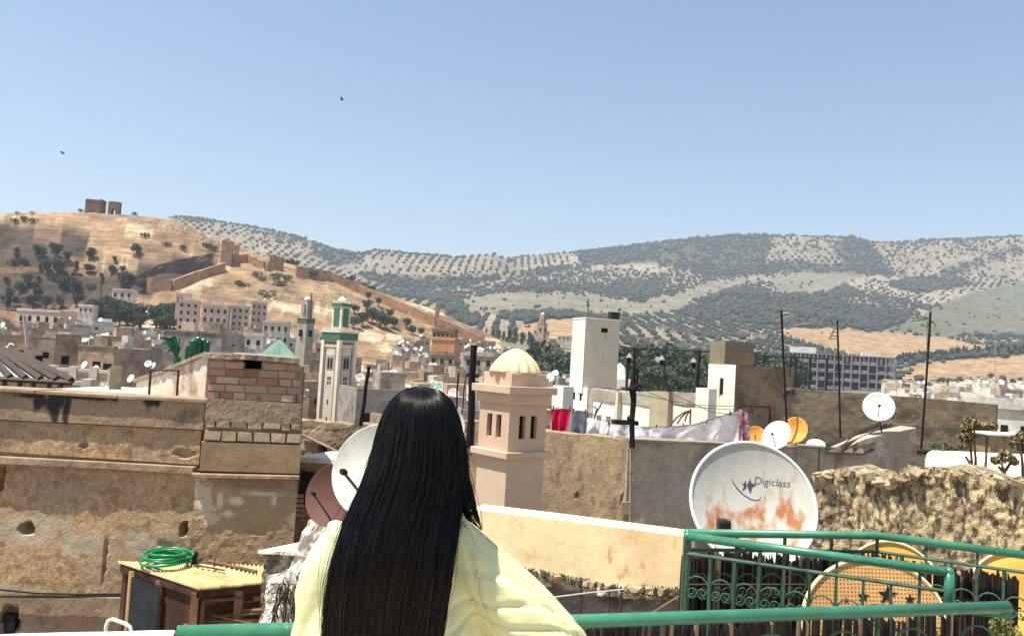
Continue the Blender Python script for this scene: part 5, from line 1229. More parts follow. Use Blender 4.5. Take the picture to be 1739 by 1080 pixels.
# --- long roof wall, sunlit part and shaded part
wsun = mat('tan_wall_sun', sr(172, 150, 116), sr(150, 130, 102), sr(130, 110, 88), scale=1.6, s3=5, t3=.57, bump=.8, dist=.012, bs=30, fine=.4, streak=.5)
wsh = mat('greybrown_wall', sr(182, 166, 146), sr(160, 145, 126), sr(134, 119, 102), scale=.8, s3=1.4, t3=.58, bump=.5, dist=.02, bs=12, fine=.3, streak=.6)
va = VP(P(790, 716, 16.2), P(1066, 742, 14.2))
t = thing('tan_roof_wall', 'sunlit tan roof wall behind the dome tower', 'wall', (va.o.x, va.o.y, -9))
gridwall(va, [(832, 722), (880, 726), (935, 733), (1000, 739), (1068, 746)], -9, 0, .4, .05, .010, 2, wsun, 'wall', t, bump2=.005, jag=.02, holes=[(979, 838, .03, .03, .08), (979, 844, .03, .03, .08), (1062, 848, .07, .12, .12)], s0=va.sz(832, 740)[0], s1=va.sz(1067, 746)[0])
gridwall(va, [(784, 714), (832, 722)], -9, -.02, .4, .1, .02, 2, wsun, 'wall_end', t, jag=.02)
b = MB(); b.tube([va.hit(1071, 760, .02), va.hit(1070, 900, .03)], .028, 6); b.build('drain_pipe', concr, t)
b = MB(); b.box(va.hit(1062, 862, .05), (.14, .1, .2)); b.build('drain_box', concr, t)
vb = VP(P(1068, 746, 14.15), P(1562, 768, 16.6))
t = thing('long_grey_wall', 'long grey-brown roof wall in shade behind the large rusty dish', 'wall', (vb.o.x, vb.o.y, -9))
gridwall(vb, [(1068, 746), (1180, 751), (1300, 757), (1410, 760), (1436, 760), (1470, 745), (1525, 733), (1557, 726)], -9, 0, .4, .06, .010, 1.6, wsh, 'wall', t, bump2=.004, s0=0, s1=vb.sz(1556, 740)[0])
gridwall(vb, [(1068, 745), (1180, 750), (1300, 756), (1410, 759)], [(1068, 748), (1180, 753), (1300, 759), (1410, 762)], .03, .5, .1, .008, 4, concr, 'coping', t)
for px in (1260, 1392): b = MB(); b.tube([vb.hit(px, 762, .01), vb.hit(px - 2, 800, .01), vb.hit(px - 3, 850, .01)], .008, 4); b.build('crack_stain', shade_stain, t)
# timber hatch frame on that wall
t = thing('timber_hatch', 'sloping weathered timber hatch frame on the long grey wall under the small dish', 'hatch', tuple(P(1480, 745, 16)))
A, B, C_, D_ = P(1402, 762, 15.6), P(1492, 725, 17.2), P(1558, 728, 17.2), P(1466, 765, 15.9)
grw = mat('grey_timber', sr(150, 134, 118), sr(112, 98, 86), sr(80, 68, 60), scale=3, bump=.5, dist=.01)
for a_, b_ in ((A, B), (B, C_), (C_, D_), (A.lerp(D_, .4), B.lerp(C_, .35)), (A.lerp(D_, .7), B.lerp(C_, .2))):
    MB().axbox(a_, b_ - a_, (.05, .08, 0), (0, 0, .09)).build('timber', grw, t)
MB().prism([A - Vector((0, 0, .05)), D_ - Vector((0, 0, .05)), C_ - Vector((0, 0, .05)), B - Vector((0, 0, .05))], (0, 0, -.04)).build('sheet', mat('dull_sheet', sr(120, 104, 92), sr(90, 78, 70), scale=2, bump=.3), t)
# --- white dish on its arm, and the cluster
def simple_dish(px, py, d, rpx, ax, m_, label, foot, armlen=.5, n=32, squash=1):
    c = P(px, py, d); R = rpx / F_ * d; ax = unit(ax); t = thing('satellite_dish', label, 'dish', tuple(c))
    pr = [(0, 0)] + [(R * u, R * .22 * u * u) for u in np.linspace(.15, 1, 8)] + [(R * 1.02, R * .215), (R * 1.02, R * .19)] + [(R * u, R * .22 * u * u - R * .04) for u in np.linspace(.95, .15, 6)] + [(0, -R * .04)]
    b = MB(); b.lathe(pr, c, n, ax); b.build('reflector', m_, t, smooth=True)
    f = P(*foot); MB().tube([c - ax * R * .05, c - ax * R * .25 - Vector((0, 0, R * .3)), f], R * .06, 6).build('mast', steel, t)
    if armlen:
        e = c + ax * R * .9 * armlen * 2 - Vector((0, 0, R * .15)); MB().tube([c - Vector((0, 0, R * .9)) + ax * R * .1, e], R * .035, 5).build('feed_arm', steel, t); MB().box(e, (R * .12, R * .2, R * .14)).build('receiver_head', dark, t)
    return t
wd = mat('clean_dish', sr(238, 236, 228), sr(222, 220, 210), scale=3, bump=.03, fine=.06, rough=.45)
orange = mat('orange_dish', sr(228, 170, 84), sr(216, 150, 66), sr(190, 120, 52), scale=3, s3=6, t3=.64, bump=.1, rough=.6, fine=.1)
simple_dish(1492, 692, 16.4, 25, (-.35, -.9, .35), wd, 'round white dish standing on the timber hatch at the right', (1499, 742, 16.6), .5)
simple_dish(1352, 731, 15.6, 22, (-.75, -.75, .25), orange, 'orange dish behind the tilted white one on the long wall', (1350, 762, 15.7), 0)
simple_dish(1321, 741, 14.9, 26, (-.72, -.60, .45), wd, 'tilted white oval dish clamped on top of the long wall', (1322, 770, 15.2), .4)
simple_dish(1283, 741, 15.9, 17, (-.3, -.9, .3), orange, 'small orange dish left of the tilted white oval one', (1284, 760, 16), .45)
simple_dish(1385, 757, 16.4, 15, (-.2, -.5, .85), wd, 'low white dish lying nearly flat behind the long wall', (1385, 772, 16.4), 0)
# --- white stair tower and the white houses
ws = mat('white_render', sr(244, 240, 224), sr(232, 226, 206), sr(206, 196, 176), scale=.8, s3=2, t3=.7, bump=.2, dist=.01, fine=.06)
wg = mat('grey_shade_render', sr(222, 208, 180), sr(212, 198, 172), sr(196, 182, 156), scale=.8, s3=2, t3=.64, bump=.2, dist=.01, fine=.1)  # white render darkened for the stair tower's shaded face; reused on pier and shutter
def cbox(t, name, px, py, d, lp, rp, phi, z0, m_, zt=None):
    c, a, b_ = cornerbox(px, py, d, lp, rp, phi); b = MB(); b.axbox(Vector((c.x, c.y, z0)), a, b_, (0, 0, (zt if zt is not None else c.z) - z0)); return b.build(name, m_, t), c, a, b_
t = thing('white_stair_tower', 'tall white stair tower with one slot window and a black tank on top', 'tower', tuple(P(998, 620, 38)))
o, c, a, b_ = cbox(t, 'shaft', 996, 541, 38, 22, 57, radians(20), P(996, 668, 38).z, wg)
MB().axbox(Vector((c.x, c.y, o.data.vertices[0].co.z * 0 + P(996, 668, 38).z)) - a.normalized() * .02 + b_ * 0, a.normalized() * -.01, b_, (0, 0, c.z - P(996, 668, 38).z)).build('white_side', ws, t)  # lighter sheet paints the sunlit face over the darker shaft
MB().axbox(Vector((c.x, c.y, c.z)) - a.normalized() * .05 - b_.normalized() * .05, a + a.normalized() * .1, b_ + b_.normalized() * .1, (0, 0, .06)).build('roof_slab', ws, t)
n_ = Vector((a.y, -a.x, 0)).normalized(); q = c + a * .44
MB().axbox(q + n_ * .01 - Vector((0, 0, .58)), a * .20, -n_ * .08, (0, 0, .2)).build('slot_window', dark, t)
for u in (.40, .65): MB().axbox(q * 0 + c + a * u + n_ * .04 - Vector((0, 0, .62)), a * .035, -n_ * .06, (0, 0, .28)).build('slot_jamb', wg, t)
MB().axbox(c + a * .42 + n_ * .04 - Vector((0, 0, .63)), a * .26, -n_ * .06, (0, 0, .04)).build('slot_sill', wg, t)
b = MB(); b.box(c + a * .93 + b_ * .3 + Vector((0, 0, .24)), (.5, .5, .36)); o = b.build('roof_tank', blackp); tag(o, 'black box tank on the corner of the tall white stair tower', 'tank')
for u in (.75, .99): MB().tube([c + a * u + b_ * .1, c + a * u + b_ * .1 + Vector((0, 0, .4))], .03, 4).build('tank_leg', steel, o)
b = MB(); q = c + a * .15 + b_ * .3; b.tube([q, q + Vector((0, 0, .95))], .025, 5); b.build('mast', steel, t)
# lower white parts
t = thing('white_terrace_house', 'bright white stepped house below the tall stair tower', 'house', tuple(P(1000, 690, 36)))
cbox(t, 'wall', 998, 660, 37.5, 36, 6, radians(25), P(998, 760, 37).z, ws)
cbox(t, 'wall', 957, 656, 34, 18, 18, radians(25), P(957, 760, 34).z, ws)
cbox(t, 'grey_step', 1012, 668, 36, 12, 52, radians(12), P(1010, 760, 36).z, mat('stained_render', sr(226, 220, 204), sr(176, 166, 148), sr(150, 140, 124), scale=1.2, s3=1.8, t3=.52, bump=.3, streak=.4, fine=.12))
for px, py in ((975, 672), (986, 674)): q = P(px, py, 33.5); MB().box(q, (.08, .06, .3)).build('slot_window', dark, t)
for px in (1026, 1064): MB().box(P(px, 662, 35.5), (.55, .4, .25)).build('roof_block', mat('brown_block', sr(140, 126, 106), bump=.2), t)
b = MB(); b.lathe([(.36, -.45), (.4, -.2), (.36, -.15), (.33, .1), (.24, .34), (.08, .48), (0, .52)], P(1052, 634, 42), 20); o = b.build('white_dome', ws, None, smooth=True); tag(o, 'small white onion dome behind the tall stair tower', 'dome')
b = MB(); b.box(P(1054, 652, 42), (1.0, .9, .5)); o = b.build('dome_drum', ws, o)
nw = thing('white_courtyard_wall', 'long white wall with grey stained top behind the hanging washing', 'wall', tuple(P(1100, 690, 30)))
vc = VP(P(1008, 672, 33), P(1190, 690, 28.5))
gridwall(vc, [(1008, 676), (1060, 682), (1105, 686), (1192, 690)], [(1008, 760), (1192, 775)], 0, .4, .1, .02, 1, ws, 'wall', nw)
gridwall(vc, [(1004, 660), (1040, 664), (1108, 666), (1192, 664)], [(1004, 677), (1030, 683), (1060, 684), (1085, 688), (1105, 690), (1130, 686), (1192, 689)], .03, .5, .1, .03, 1.4, mat('stained_grey', sr(186, 176, 158), sr(160, 148, 130), sr(206, 198, 182), scale=1, s3=2, bump=.4, streak=.5), 'stained_top', nw, jag=.04)
for x0, x1, y0, y1, m_ in ((1105, 1136, 664, 740, mat('tan_pier', sr(190, 178, 146), sr(172, 158, 128), scale=1, bump=.2)), (1046, 1050, 666, 730, wg)):
    A_ = vc.hit(x0, y0, .22); B_ = vc.hit(x1, y0, .22); MB().prism([A_, B_, vc.hit(x1 - (y1 - y0) * .058, y1, .22), vc.hit(x0 - (y1 - y0) * .058, y1, .22)], -vc.n * .3).build('pier', m_, nw)
for px, py in ((1003, 705), (1018, 709), (1034, 711)): MB().box(vc.hit(px, py, .03), (.22, .08, .2)).build('window', mat('grey_shutter', sr(150, 150, 148), bump=0), nw)
MB().box(P(1061, 717, 24), (.7, .5, .12), .1).build('dark_shelf', blackp); o = bpy.data.objects['dark_shelf']; tag(o, 'dark flat board leaning behind the washing by the black pole', 'board')
# grey / white block tower, right
t = thing('two_tone_tower', 'rooftop tower, white at the left and brown in shade, with a grey block on top', 'tower', tuple(P(1250, 640, 26)))
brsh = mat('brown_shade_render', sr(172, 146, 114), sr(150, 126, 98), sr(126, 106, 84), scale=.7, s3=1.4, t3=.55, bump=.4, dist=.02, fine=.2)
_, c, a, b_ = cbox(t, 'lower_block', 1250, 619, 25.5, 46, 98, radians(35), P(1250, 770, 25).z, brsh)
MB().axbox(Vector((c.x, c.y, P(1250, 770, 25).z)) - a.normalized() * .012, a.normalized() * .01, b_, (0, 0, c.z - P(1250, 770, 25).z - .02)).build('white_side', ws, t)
cbox(t, 'upper_block', 1232, 579, 26.2, 25, 49, radians(32), c.z, mat('grey_block', sr(150, 138, 112), sr(132, 118, 96), scale=1.2, bump=.4, fine=.2))
cbox(t, 'white_step', 1204, 660, 25.4, 22, 14, radians(35), P(1204, 770, 25).z, ws)
q = c + b_ * .42 - a.normalized() * .03; MB().axbox(q - Vector((0, 0, .95)), b_ * .12, a.normalized() * .1, (0, 0, .5)).build('window', dark, t)
for s_ in (1,): MB().axbox(q + b_ * .10 - a.normalized() * .02 - Vector((0, 0, .98)), b_ * .05, a.normalized() * .1, (0, 0, .56)).build('shutter', wg, t)
# long brown back wall
vd = VP(P(1336, 658, 23.5), P(1692, 688, 20.5))
t = thing('long_brown_wall', 'long brown weathered roof wall at the right behind the antenna poles', 'wall', (vd.o.x, vd.o.y, -9))
brw = mat('brown_wall_shade', sr(128, 112, 92), sr(106, 92, 76), sr(86, 74, 62), scale=.6, s3=1.6, t3=.55, bump=.8, dist=.012, bs=24, fine=.4, streak=2.2)
gridwall(vd, [(1330, 658), (1460, 668), (1580, 677), (1692, 687)], -9, 0, .4, .1, .012, .9, brw, 'wall', t, bump2=.012)
b = MB(); b.tube([vd.hit(x, y, .03) for x, y in [(1320, 675), (1332, 664), (1350, 661), (1345, 659)]], .02, 5); tag(b.build('loose_cable', steel), 'short loose cable curling over the left end of the long brown wall', 'cable')
# metal door frame (dark red) and washing
t = thing('red_iron_frame', 'dark red iron frame with a striped cloth at the end of the washing line', 'frame', tuple(P(1280, 720, 15.6)))
red = mat('dark_red_paint', sr(84, 38, 34), sr(60, 30, 28), scale=6, bump=.1)
for pts in ([(1254, 755), (1256, 688)], [(1305, 755), (1308, 691)], [(1253, 688), (1309, 691)]): MB().tube([P(x, y, 15.4) for x, y in pts], .022, 6).build('bar', red, t)
def cloth(px0, py0, px1, py1, bl, br, d0, d1, m_, label, name='hung_cloth', folds=5, amp=.04, nx=40, nz=14, curve=0, cat='laundry'):
    b = MB(); A = P(px0, py0, d0); B = P(px1, py1, d1); Cc = P(*bl, d0); D = P(*br, d1); n_ = (B - A).cross(Vector((0, 0, 1))).normalized(); vs = []
    for s_ in (0, 1):
        for i in range(nx + 1):
            u = i / nx
            for k in range(nz + 1):
                v = k / nz; top = A.lerp(B, u) - Vector((0, 0, curve * 4 * u * (1 - u))); bot = Cc.lerp(D, u) - Vector((0, 0, curve * 3 * u * (1 - u) * 0))
                w_ = amp * (.25 + v) * (sin(u * folds * 6.28 + 2 * noise.noise((u * 3, v * 1.5, px0))) + .8 * noise.noise((u * 9, v * 3, px1)))
                vs.append(top.lerp(bot, v) + n_ * (w_ + s_ * .006))
    fs = []; N_ = (nx + 1) * (nz + 1)
    for i in range(nx):
        for k in range(nz):
            q = i * (nz + 1) + k; f = (q, q + 1, q + nz + 2, q + nz + 1); fs.append(f); fs.append(tuple(x + N_ for x in f[::-1]))
    b.add(vs, fs); o = b.build(name, m_, None, smooth=True); return tag(o, label, cat)
floral = mat('floral_sheet', sr(240, 234, 230), sr(236, 226, 228), sr(216, 186, 198), scale=3, s3=9, t3=.62, w3=.05, bump=0, fine=.05, rough=.9)
whs = mat('white_sheet', sr(246, 242, 240), sr(234, 230, 232), scale=2, bump=0, fine=.04)
cloth(936, 694, 970, 695, (936, 737), (962, 739), 15.6, 15.5, mat('crimson_cloth', sr(206, 18, 72), sr(176, 10, 58), scale=3, bump=0, fine=.1), 'bright crimson garment hanging next to the dome tower', folds=2.2, amp=.03)
cloth(972, 698, 996, 698, (970, 737), (996, 741), 15.5, 15.4, mat('slate_trousers', sr(126, 126, 140), sr(104, 104, 118), scale=4, bump=0), 'slate grey trousers hanging right of the crimson garment', folds=1.5, amp=.02)
cloth(997, 708, 1036, 720, (996, 742), (1032, 752), 15.4, 15.2, floral, 'small pink-flowered sheet left of the black pole', folds=1.6, amp=.04)
cloth(1036, 720, 1108, 726, (1033, 752), (1108, 758), 15.2, 15.0, whs, 'plain white sheet hanging behind the black pole', folds=2.0, amp=.03, curve=0)
cloth(1108, 726, 1256, 697, (1108, 758), (1254, 762), 15.0, 15.3, floral, 'long pale pink-patterned sheet sagging towards the red frame', folds=3, amp=.035, nx=70, curve=.07)
cloth(1256, 694, 1270, 702, (1254, 762), (1275, 762), 15.25, 15.3, mat('striped_cloth', sr(150, 60, 78), sr(206, 180, 180), scale=14, bump=0), 'narrow red and white striped cloth at the red iron frame', folds=1.5, amp=.04)
line = thing('washing_line', 'washing line with dark wooden pegs carrying the sheets', 'line', tuple(P(1000, 705, 15.4)))
MB().tube([P(930, 691, 15.6), P(996, 699, 15.42), P(1036, 719, 15.2), P(1072, 724, 15.1), P(1108, 726, 15.0), P(1180, 722, 15.1), P(1256, 696, 15.25)], .007, 4).build('rope', steel, line)
for px, py in ((940, 692), (968, 694), (974, 697), (994, 698), (998, 706), (1034, 718), (1060, 722), (1115, 725), (1160, 722), (1200, 716), (1240, 702)): MB().box(P(px, py, 15.2), (.02, .03, .08)).build('peg', woodd, line)
for i, pts in enumerate([[(1075, 640), (1140, 668), (1210, 700), (1255, 705)], [(1075, 655), (1160, 690), (1250, 696)], [(1075, 668), (1180, 688), (1256, 690)]]):
    b = MB(); b.tube([P(x, y, 15.2) for x, y in pts], .006, 4); tag(b.build('overhead_wire', steel), ['highest wire from the black pole to the red frame', 'middle wire from the black pole to the red frame', 'lowest wire from the black pole to the red frame'][i], 'wire')
b = MB(); 
t = thing('bare_branches', 'arched bare dark branches standing over the long sheet', 'branches', tuple(P(1160, 720, 17)))
for i, pts in enumerate([[(1138, 722), (1150, 708), (1162, 700), (1171, 697)], [(1150, 720), (1157, 708), (1166, 700), (1171, 698)], [(1163, 716), (1166, 706), (1171, 698)], [(1172, 724), (1173, 694)], [(1008, 714), (1012, 702), (1018, 692), (1022, 684)], [(1010, 705), (1014, 694), (1008, 690)]]):
    MB().tube([P(x, y, 17) for x, y in pts], .018, 5).build('branch', wood, t)
# black pole in front
t = thing('knotted_black_pole', 'tall charred black pole with knots standing in front of the washing', 'pole', tuple(P(1075, 745, 14.05)))
MB().tube([P(1074, 760, 14.05), P(1073, 715, 14.05), P(1076, 680, 14.05), P(1074, 660, 14.05), P(1077, 630, 14.05), P(1077, 590, 14.05)], [.045, .045, .05, .06, .03, .014], 8).build('shaft', blackp, t)
for px, py, r in ((1070, 711, .06), (1073, 660, .07), (1080, 656, .05), (1076, 672, .055)): 
    b = MB(); b.lathe([(0, -r), (r * .8, -r * .6), (r, 0), (r * .7, r * .7), (0, r)], P(px, py, 14.03), 7); b.build('knot', blackp, t)
MB().tube([P(1081, 662, 14.1), P(1083, 640, 14.1), P(1082, 625, 14.1)], .02, 5).build('side_branch', blackp, t)
# --- lantern frame on the terrace and its lanterns
dgreen = mat('dark_green_metal', (.02, .035, .028, 1), (.03, .045, .035, 1), scale=4, bump=0, rough=.6)
t = thing('steel_pergola', 'dark metal frame of posts and rail above the white courtyard wall', 'frame', tuple(P(1130, 640, 27)))
for (x0, y0, x1, y1, r) in ((1066, 590, 1064, 664, .05), (1130, 592, 1126, 664, .03), (1187, 594, 1182, 664, .07), (1060, 590, 1206, 597, .03), (1056, 660, 1200, 666, .03)): MB().tube([P(x0, y0, 27), P(x1, y1, 27)], r, 6).build('bar', dgreen, t)
for i, (px, py) in enumerate([(1069, 606), (1124, 610), (1178, 614)]):
    q = P(px, py, 26.8); l = thing('hanging_lantern', ['lantern hanging leftmost under the dark terrace frame', 'lantern hanging at the middle post of the terrace frame', 'lantern hanging rightmost beside the thick post'][i], 'lantern', tuple(q))
    b = MB(); b.lathe([(.03, .12), (.05, .08), (.1, .0), (.11, -.03), (.03, -.04)], q, 10); b.build('shade', mat('pale_lantern', sr(150, 146, 134), bump=0), l); b = MB(); b.lathe([(.06, -.04), (.075, -.12), (.05, -.2), (.02, -.22)], q, 8); b.build('glass', dark, l); MB().tube([q + Vector((0, 0, .1)), q + Vector((0, 0, .28))], .008, 4).build('hook', steel, l)
t = thing('steel_pergola', 'dark metal rail frame on top of the long brown wall, left end', 'frame', tuple(P(1350, 620, 24.5)))
for (x0, y0, x1, y1, r) in ((1282, 603, 1406, 609, .025), (1284, 603, 1282, 622, .03), (1298, 603, 1296, 622, .03), (1352, 606, 1350, 662, .035), (1376, 607, 1374, 664, .035), (1405, 609, 1402, 666, .035), (1343, 605, 1341, 640, .02)): MB().tube([P(x0, y0, 24.5), P(x1, y1, 24.5)], r, 6).build('bar', dgreen, t)
# antennas
def ant(pts, d, r, label, bars=()):
    t = thing('tv_antenna_pole', label, 'antenna', tuple(P(*pts[0], d))); MB().tube([P(x, y, d) for x, y in pts], r * .8, 6).build('pole', blackp, t)
    for a_, b_, r_ in bars: MB().tube([P(*a_, d), P(*b_, d)], r_ * 1.5, 4).build('element', mat('dull_alu', sr(128, 122, 114), bump=0, rough=.5), t)
ant([(1336, 718), (1333, 660), (1330, 600), (1327, 527)], 15.5, .026, 'leftmost tall dark antenna pole with a short arm and a bird-like tip', [((1328, 534), (1340, 532), .02), ((1330, 557), (1345, 540), .006), ((1330, 556), (1376, 549), .008)])
ant([(1427, 744), (1425, 640), (1422, 543)], 17, .024, 'middle tall dark antenna pole with a bent comb aerial', [((1424, 555), (1417, 553), .014), ((1418, 553), (1408, 538), .01), ((1418, 555), (1408, 576), .016), ((1416, 558), (1424, 559), .006), ((1413, 564), (1424, 565), .006), ((1410, 570), (1424, 571), .006), ((1408, 575), (1423, 576), .006), ((1412, 552), (1413, 540), .006)])
ant([(1564, 768), (1572, 660), (1579, 556), (1580, 530)], 17, .028, 'right tall dark antenna pole with wide pale aerial arms', [((1580, 556), (1579, 516), .012), ((1578, 540), (1544, 531), .008), ((1578, 540), (1532, 540), .009), ((1578, 541), (1548, 546), .007), ((1556, 530), (1562, 546), .005), ((1548, 529), (1552, 545), .005), ((1540, 533), (1543, 544), .005), ((1575, 545), (1574, 600), .006), ((1582, 545), (1590, 552), .008), ((1590, 552), (1586, 562), .008), ((1575, 548), (1579, 560), .012)])
b = MB(); b.tube([P(1690, 670, 18), P(1690, 540, 18)], .008, 4); b.tube([P(1682, 560, 18), P(1698, 552, 18)], .005, 4); tag(b.build('thin_mast', mat('alu', sr(170, 166, 158), bump=0, rough=.5)), 'very thin pale mast at the right end of the long brown wall', 'mast')
# --- whitewashed curved parapet right, planter wall
vp_ = VP(P(1560, 770, 12.4), P(1745, 790, 11.6))
t = thing('white_roof_curb', 'rounded white roof curb with a shaded tan front at the right', 'parapet', (vp_.o.x, vp_.o.y, -6))
b = MB()
for k, (w0, w1) in enumerate([(0, 1)]):
    prof = [(0, 0), (.0, .22), (-.06, .30), (-.16, .35), (-.32, .37), (-.7, .38), (-.7, 0)]
    A, B = vp_.hit(1570, 812), vp_.hit(1760, 824); vs = []
    for X in (A, B):
        for o_, z in prof: vs.append(X + vp_.n * o_ + Vector((0, 0, z)))
    n_ = len(prof); b.add(vs, [(i, (i + 1) % n_, (i + 1) % n_ + n_, i + n_) for i in range(n_)] + [tuple(range(n_))[::-1], tuple(range(n_, 2 * n_))])
b.build('curb', ws, t)
b = MB(); A = vp_.hit(1586, 840, .05); B = vp_.hit(1760, 850, .05); b.axbox(A - Vector((0, 0, .3)), B - A, -vp_.n * .06, (0, 0, .46)); b.build('tan_front', mat('tan_front', sr(190, 150, 122), sr(172, 134, 108), scale=1, bump=.2), t)
MB().prism([vp_.hit(1556, 765, -.5), vp_.hit(1760, 776, -.5), vp_.hit(1760, 782, -.5), vp_.hit(1556, 771, -.5)], -vp_.n * .5).build('dark_gutter', blackp, t)
nb = thing('square_planter_wall', 'low tan wall with a pale top behind the dry shrubs at the right', 'wall', tuple(P(1715, 750, 13.5)))
MB().prism([P(1682, 738, 13.5), P(1760, 742, 13.5), P(1760, 790, 13.5), P(1680, 786, 13.5)], (0, .5, 0)).build('wall', wsun, nb); MB().prism([P(1681, 736, 13.4), P(1760, 740, 13.4), P(1760, 743, 13.4), P(1681, 739, 13.4)], (0, .6, 0)).build('coping', ws, nb)
# dry shrubs
dryl = mat('dry_leaf', sr(150, 136, 96), sr(120, 112, 76), sr(176, 156, 116), scale=9, s3=20, bump=0, rnd=.1); 
gl = mat('green_leaf', (.06, .09, .03, 1), (.10, .12, .05, 1), scale=9, bump=0)
def shrub(label, stems, blobs, d, n=130, sz=.035, m_=dryl):
    q = P(*stems[0][0], d); t = thing('dry_shrub', label, 'shrub', tuple(q)); rr = random.Random(int(stems[0][0][0]))
    for s_ in stems: MB().tube([P(x, y, d + rr.uniform(-.1, .1)) for x, y in s_], [.022 - .004 * i for i in range(len(s_))], 5).build('stem', wood, t)
    b = MB(); 
    for px, py, rx in blobs:
        c = P(px, py, d); r = rx / F_ * d; leafcloud(b, [(c.x, c.y, c.z, r, r * .7)], n, sz, rr)
    b.build('foliage', m_, t)
shrub('tall dry shrub with grey-green drooping heads in front of the long brown wall', [[(1652, 812), (1650, 780), (1648, 745), (1646, 718)], [(1656, 812), (1657, 780), (1654, 740), (1656, 722)], [(1672, 812), (1675, 775), (1676, 740)], [(1650, 790), (1640, 775)], [(1646, 716), (1636, 712), (1640, 735)]],
      [(1645, 722, 11), (1640, 740, 12), (1650, 715, 10), (1663, 722, 10), (1676, 722, 10), (1686, 722, 8), (1636, 755, 9), (1650, 745, 9)], 11.2)
shrub('lower dry shrub with a forked stem at the right', [[(1706, 816), (1706, 800), (1700, 785)], [(1706, 803), (1696, 792)], [(1706, 800), (1716, 786)]], [(1700, 780, 10), (1712, 776, 10), (1690, 782, 8), (1722, 784, 7), (1704, 768, 7)], 10.8, 60)
shrub('dry shrub cut by the right edge of the picture', [[(1738, 810), (1736, 780), (1730, 750)], [(1735, 770), (1745, 750)]], [(1728, 745, 10), (1740, 740, 11), (1722, 755, 7), (1738, 760, 8)], 11, 90)
shrub('low green weeds on the roof edge behind the white curb', [[(1600, 768), (1602, 758)], [(1620, 770), (1622, 762)]], [(1602, 758, 8), (1616, 764, 7), (1630, 768, 8), (1586, 756, 6)], 12.8, 60, .03, gl)
# --- rough stone garden wall right
vr = VP(P(1380, 810, 9.2), P(1745, 825, 7.8))
t = thing('rough_stone_wall', 'thick crumbling stone and mud wall with lichen behind the green railing', 'wall', (vr.o.x, vr.o.y, -6))
rough = mat('crumbling_stone', sr(224, 204, 156), sr(168, 146, 114), sr(112, 96, 80), scale=4.5, s3=17, t3=.52, w3=.05, bump=1, dist=.03, bs=60, fine=.45, streak=.5)
gridwall(vr, [(1383, 806), (1430, 800), (1460, 803), (1482, 812), (1502, 824), (1530, 808), (1560, 797), (1600, 801), (1660, 810), (1745, 819)], -5, 0, .8, .022, .016, 2.4, rough, 'wall_face', t, jag=.06, bump2=.022, coarse=.05)
stone_m = [jitbox('cap_stone', .22, 80 + i) for i in range(5)]; capm = mat('cap_stone', sr(196, 176, 140), sr(160, 140, 112), scale=6, bump=.6, dist=.01, rnd=.2)
rr = random.Random(4)
for i in range(95):
    px = 1386 + i * 3.8 + rr.uniform(-2, 2); py = float(np.interp(px, [1383, 1430, 1460, 1482, 1502, 1530, 1560, 1600, 1660, 1745], [806, 800, 803, 812, 824, 808, 797, 801, 810, 819])) - rr.uniform(-3, 2)
    o = piece('cap_stone', rr.choice(stone_m), capm, t, vr.hit(px, py + rr.uniform(0, 5), rr.uniform(-.35, .05)), rr.uniform(0, 3), (rr.uniform(.05, .14), rr.uniform(.05, .1), rr.uniform(.03, .08))); o.rotation_euler = (rr.uniform(-.4, .4), rr.uniform(-.4, .4), rr.uniform(0, 3))
# --- yellow parapet and the grey wall under it
vy = VP(P(815, 866, 8.5), P(1172, 912, 7.74))
t = thing('yellow_parapet', 'sunlit pale yellow parapet wall sloping down to the right', 'wall', (vy.o.x, vy.o.y, -5))
yel = mat('yellow_lime', sr(246, 226, 176), sr(236, 204, 154), sr(214, 168, 122), scale=1.4, s3=4.2, t3=.63, w3=.06, bump=.12, dist=.01, bs=24, fine=.12, streak=.5)
gridwall(vy, [(800, 864), (815, 866), (960, 884), (1172, 912)], [(800, 955), (860, 962), (960, 982), (1060, 1000), (1172, 1006)], 0, .35, .04, .005, 1.4, yel, 'wall', t, bump2=.002)
t = thing('grey_rubble_wall', 'dark grey rubble wall with small plants on its ledge under the yellow parapet', 'wall', (vy.o.x, vy.o.y, -5.5))
gry = mat('grey_rubble', sr(128, 122, 116), sr(98, 92, 88), sr(160, 150, 138), scale=2.2, s3=5, t3=.6, bump=.9, dist=.03, bs=16)
gridwall(vy, [(800, 966), (860, 972), (960, 992), (1060, 1006), (1172, 1012)], -5, .14, .4, .04, .05, 2.4, gry, 'wall', t, bump2=.02, coarse=.05)
gridwall(vy, [(800, 954), (860, 960), (960, 980), (1060, 998), (1172, 1004)], [(800, 962), (860, 970), (960, 991), (1060, 1006), (1172, 1010)], .2, .3, .03, .03, 5, mat('ledge_rubble', sr(206, 194, 172), sr(150, 134, 112), sr(100, 88, 74), scale=5, s3=10, t3=.55, bump=1, dist=.03, bs=24), 'ledge', t, bump2=.03, jag=.03)
for i in range(70):
    px = rr.uniform(862, 1168); py = float(np.interp(px, [800, 860, 960, 1060, 1172], [956, 964, 984, 1001, 1006])); s_ = rr.uniform(.03, .1)
    o = piece('rubble_stone', rr.choice(stone_m), capm if rr.random() < .6 else gry, t, vy.hit(px, py - 1, rr.uniform(.1, .26)), rr.uniform(0, 3), (s_, s_ * .8, s_ * .6))
wp = thing('ledge_weeds', 'row of small green succulents growing on the rubble ledge', 'weeds', tuple(vy.hit(1000, 985, .2))); wp['kind'] = 'stuff'; del wp['category']
b = MB()
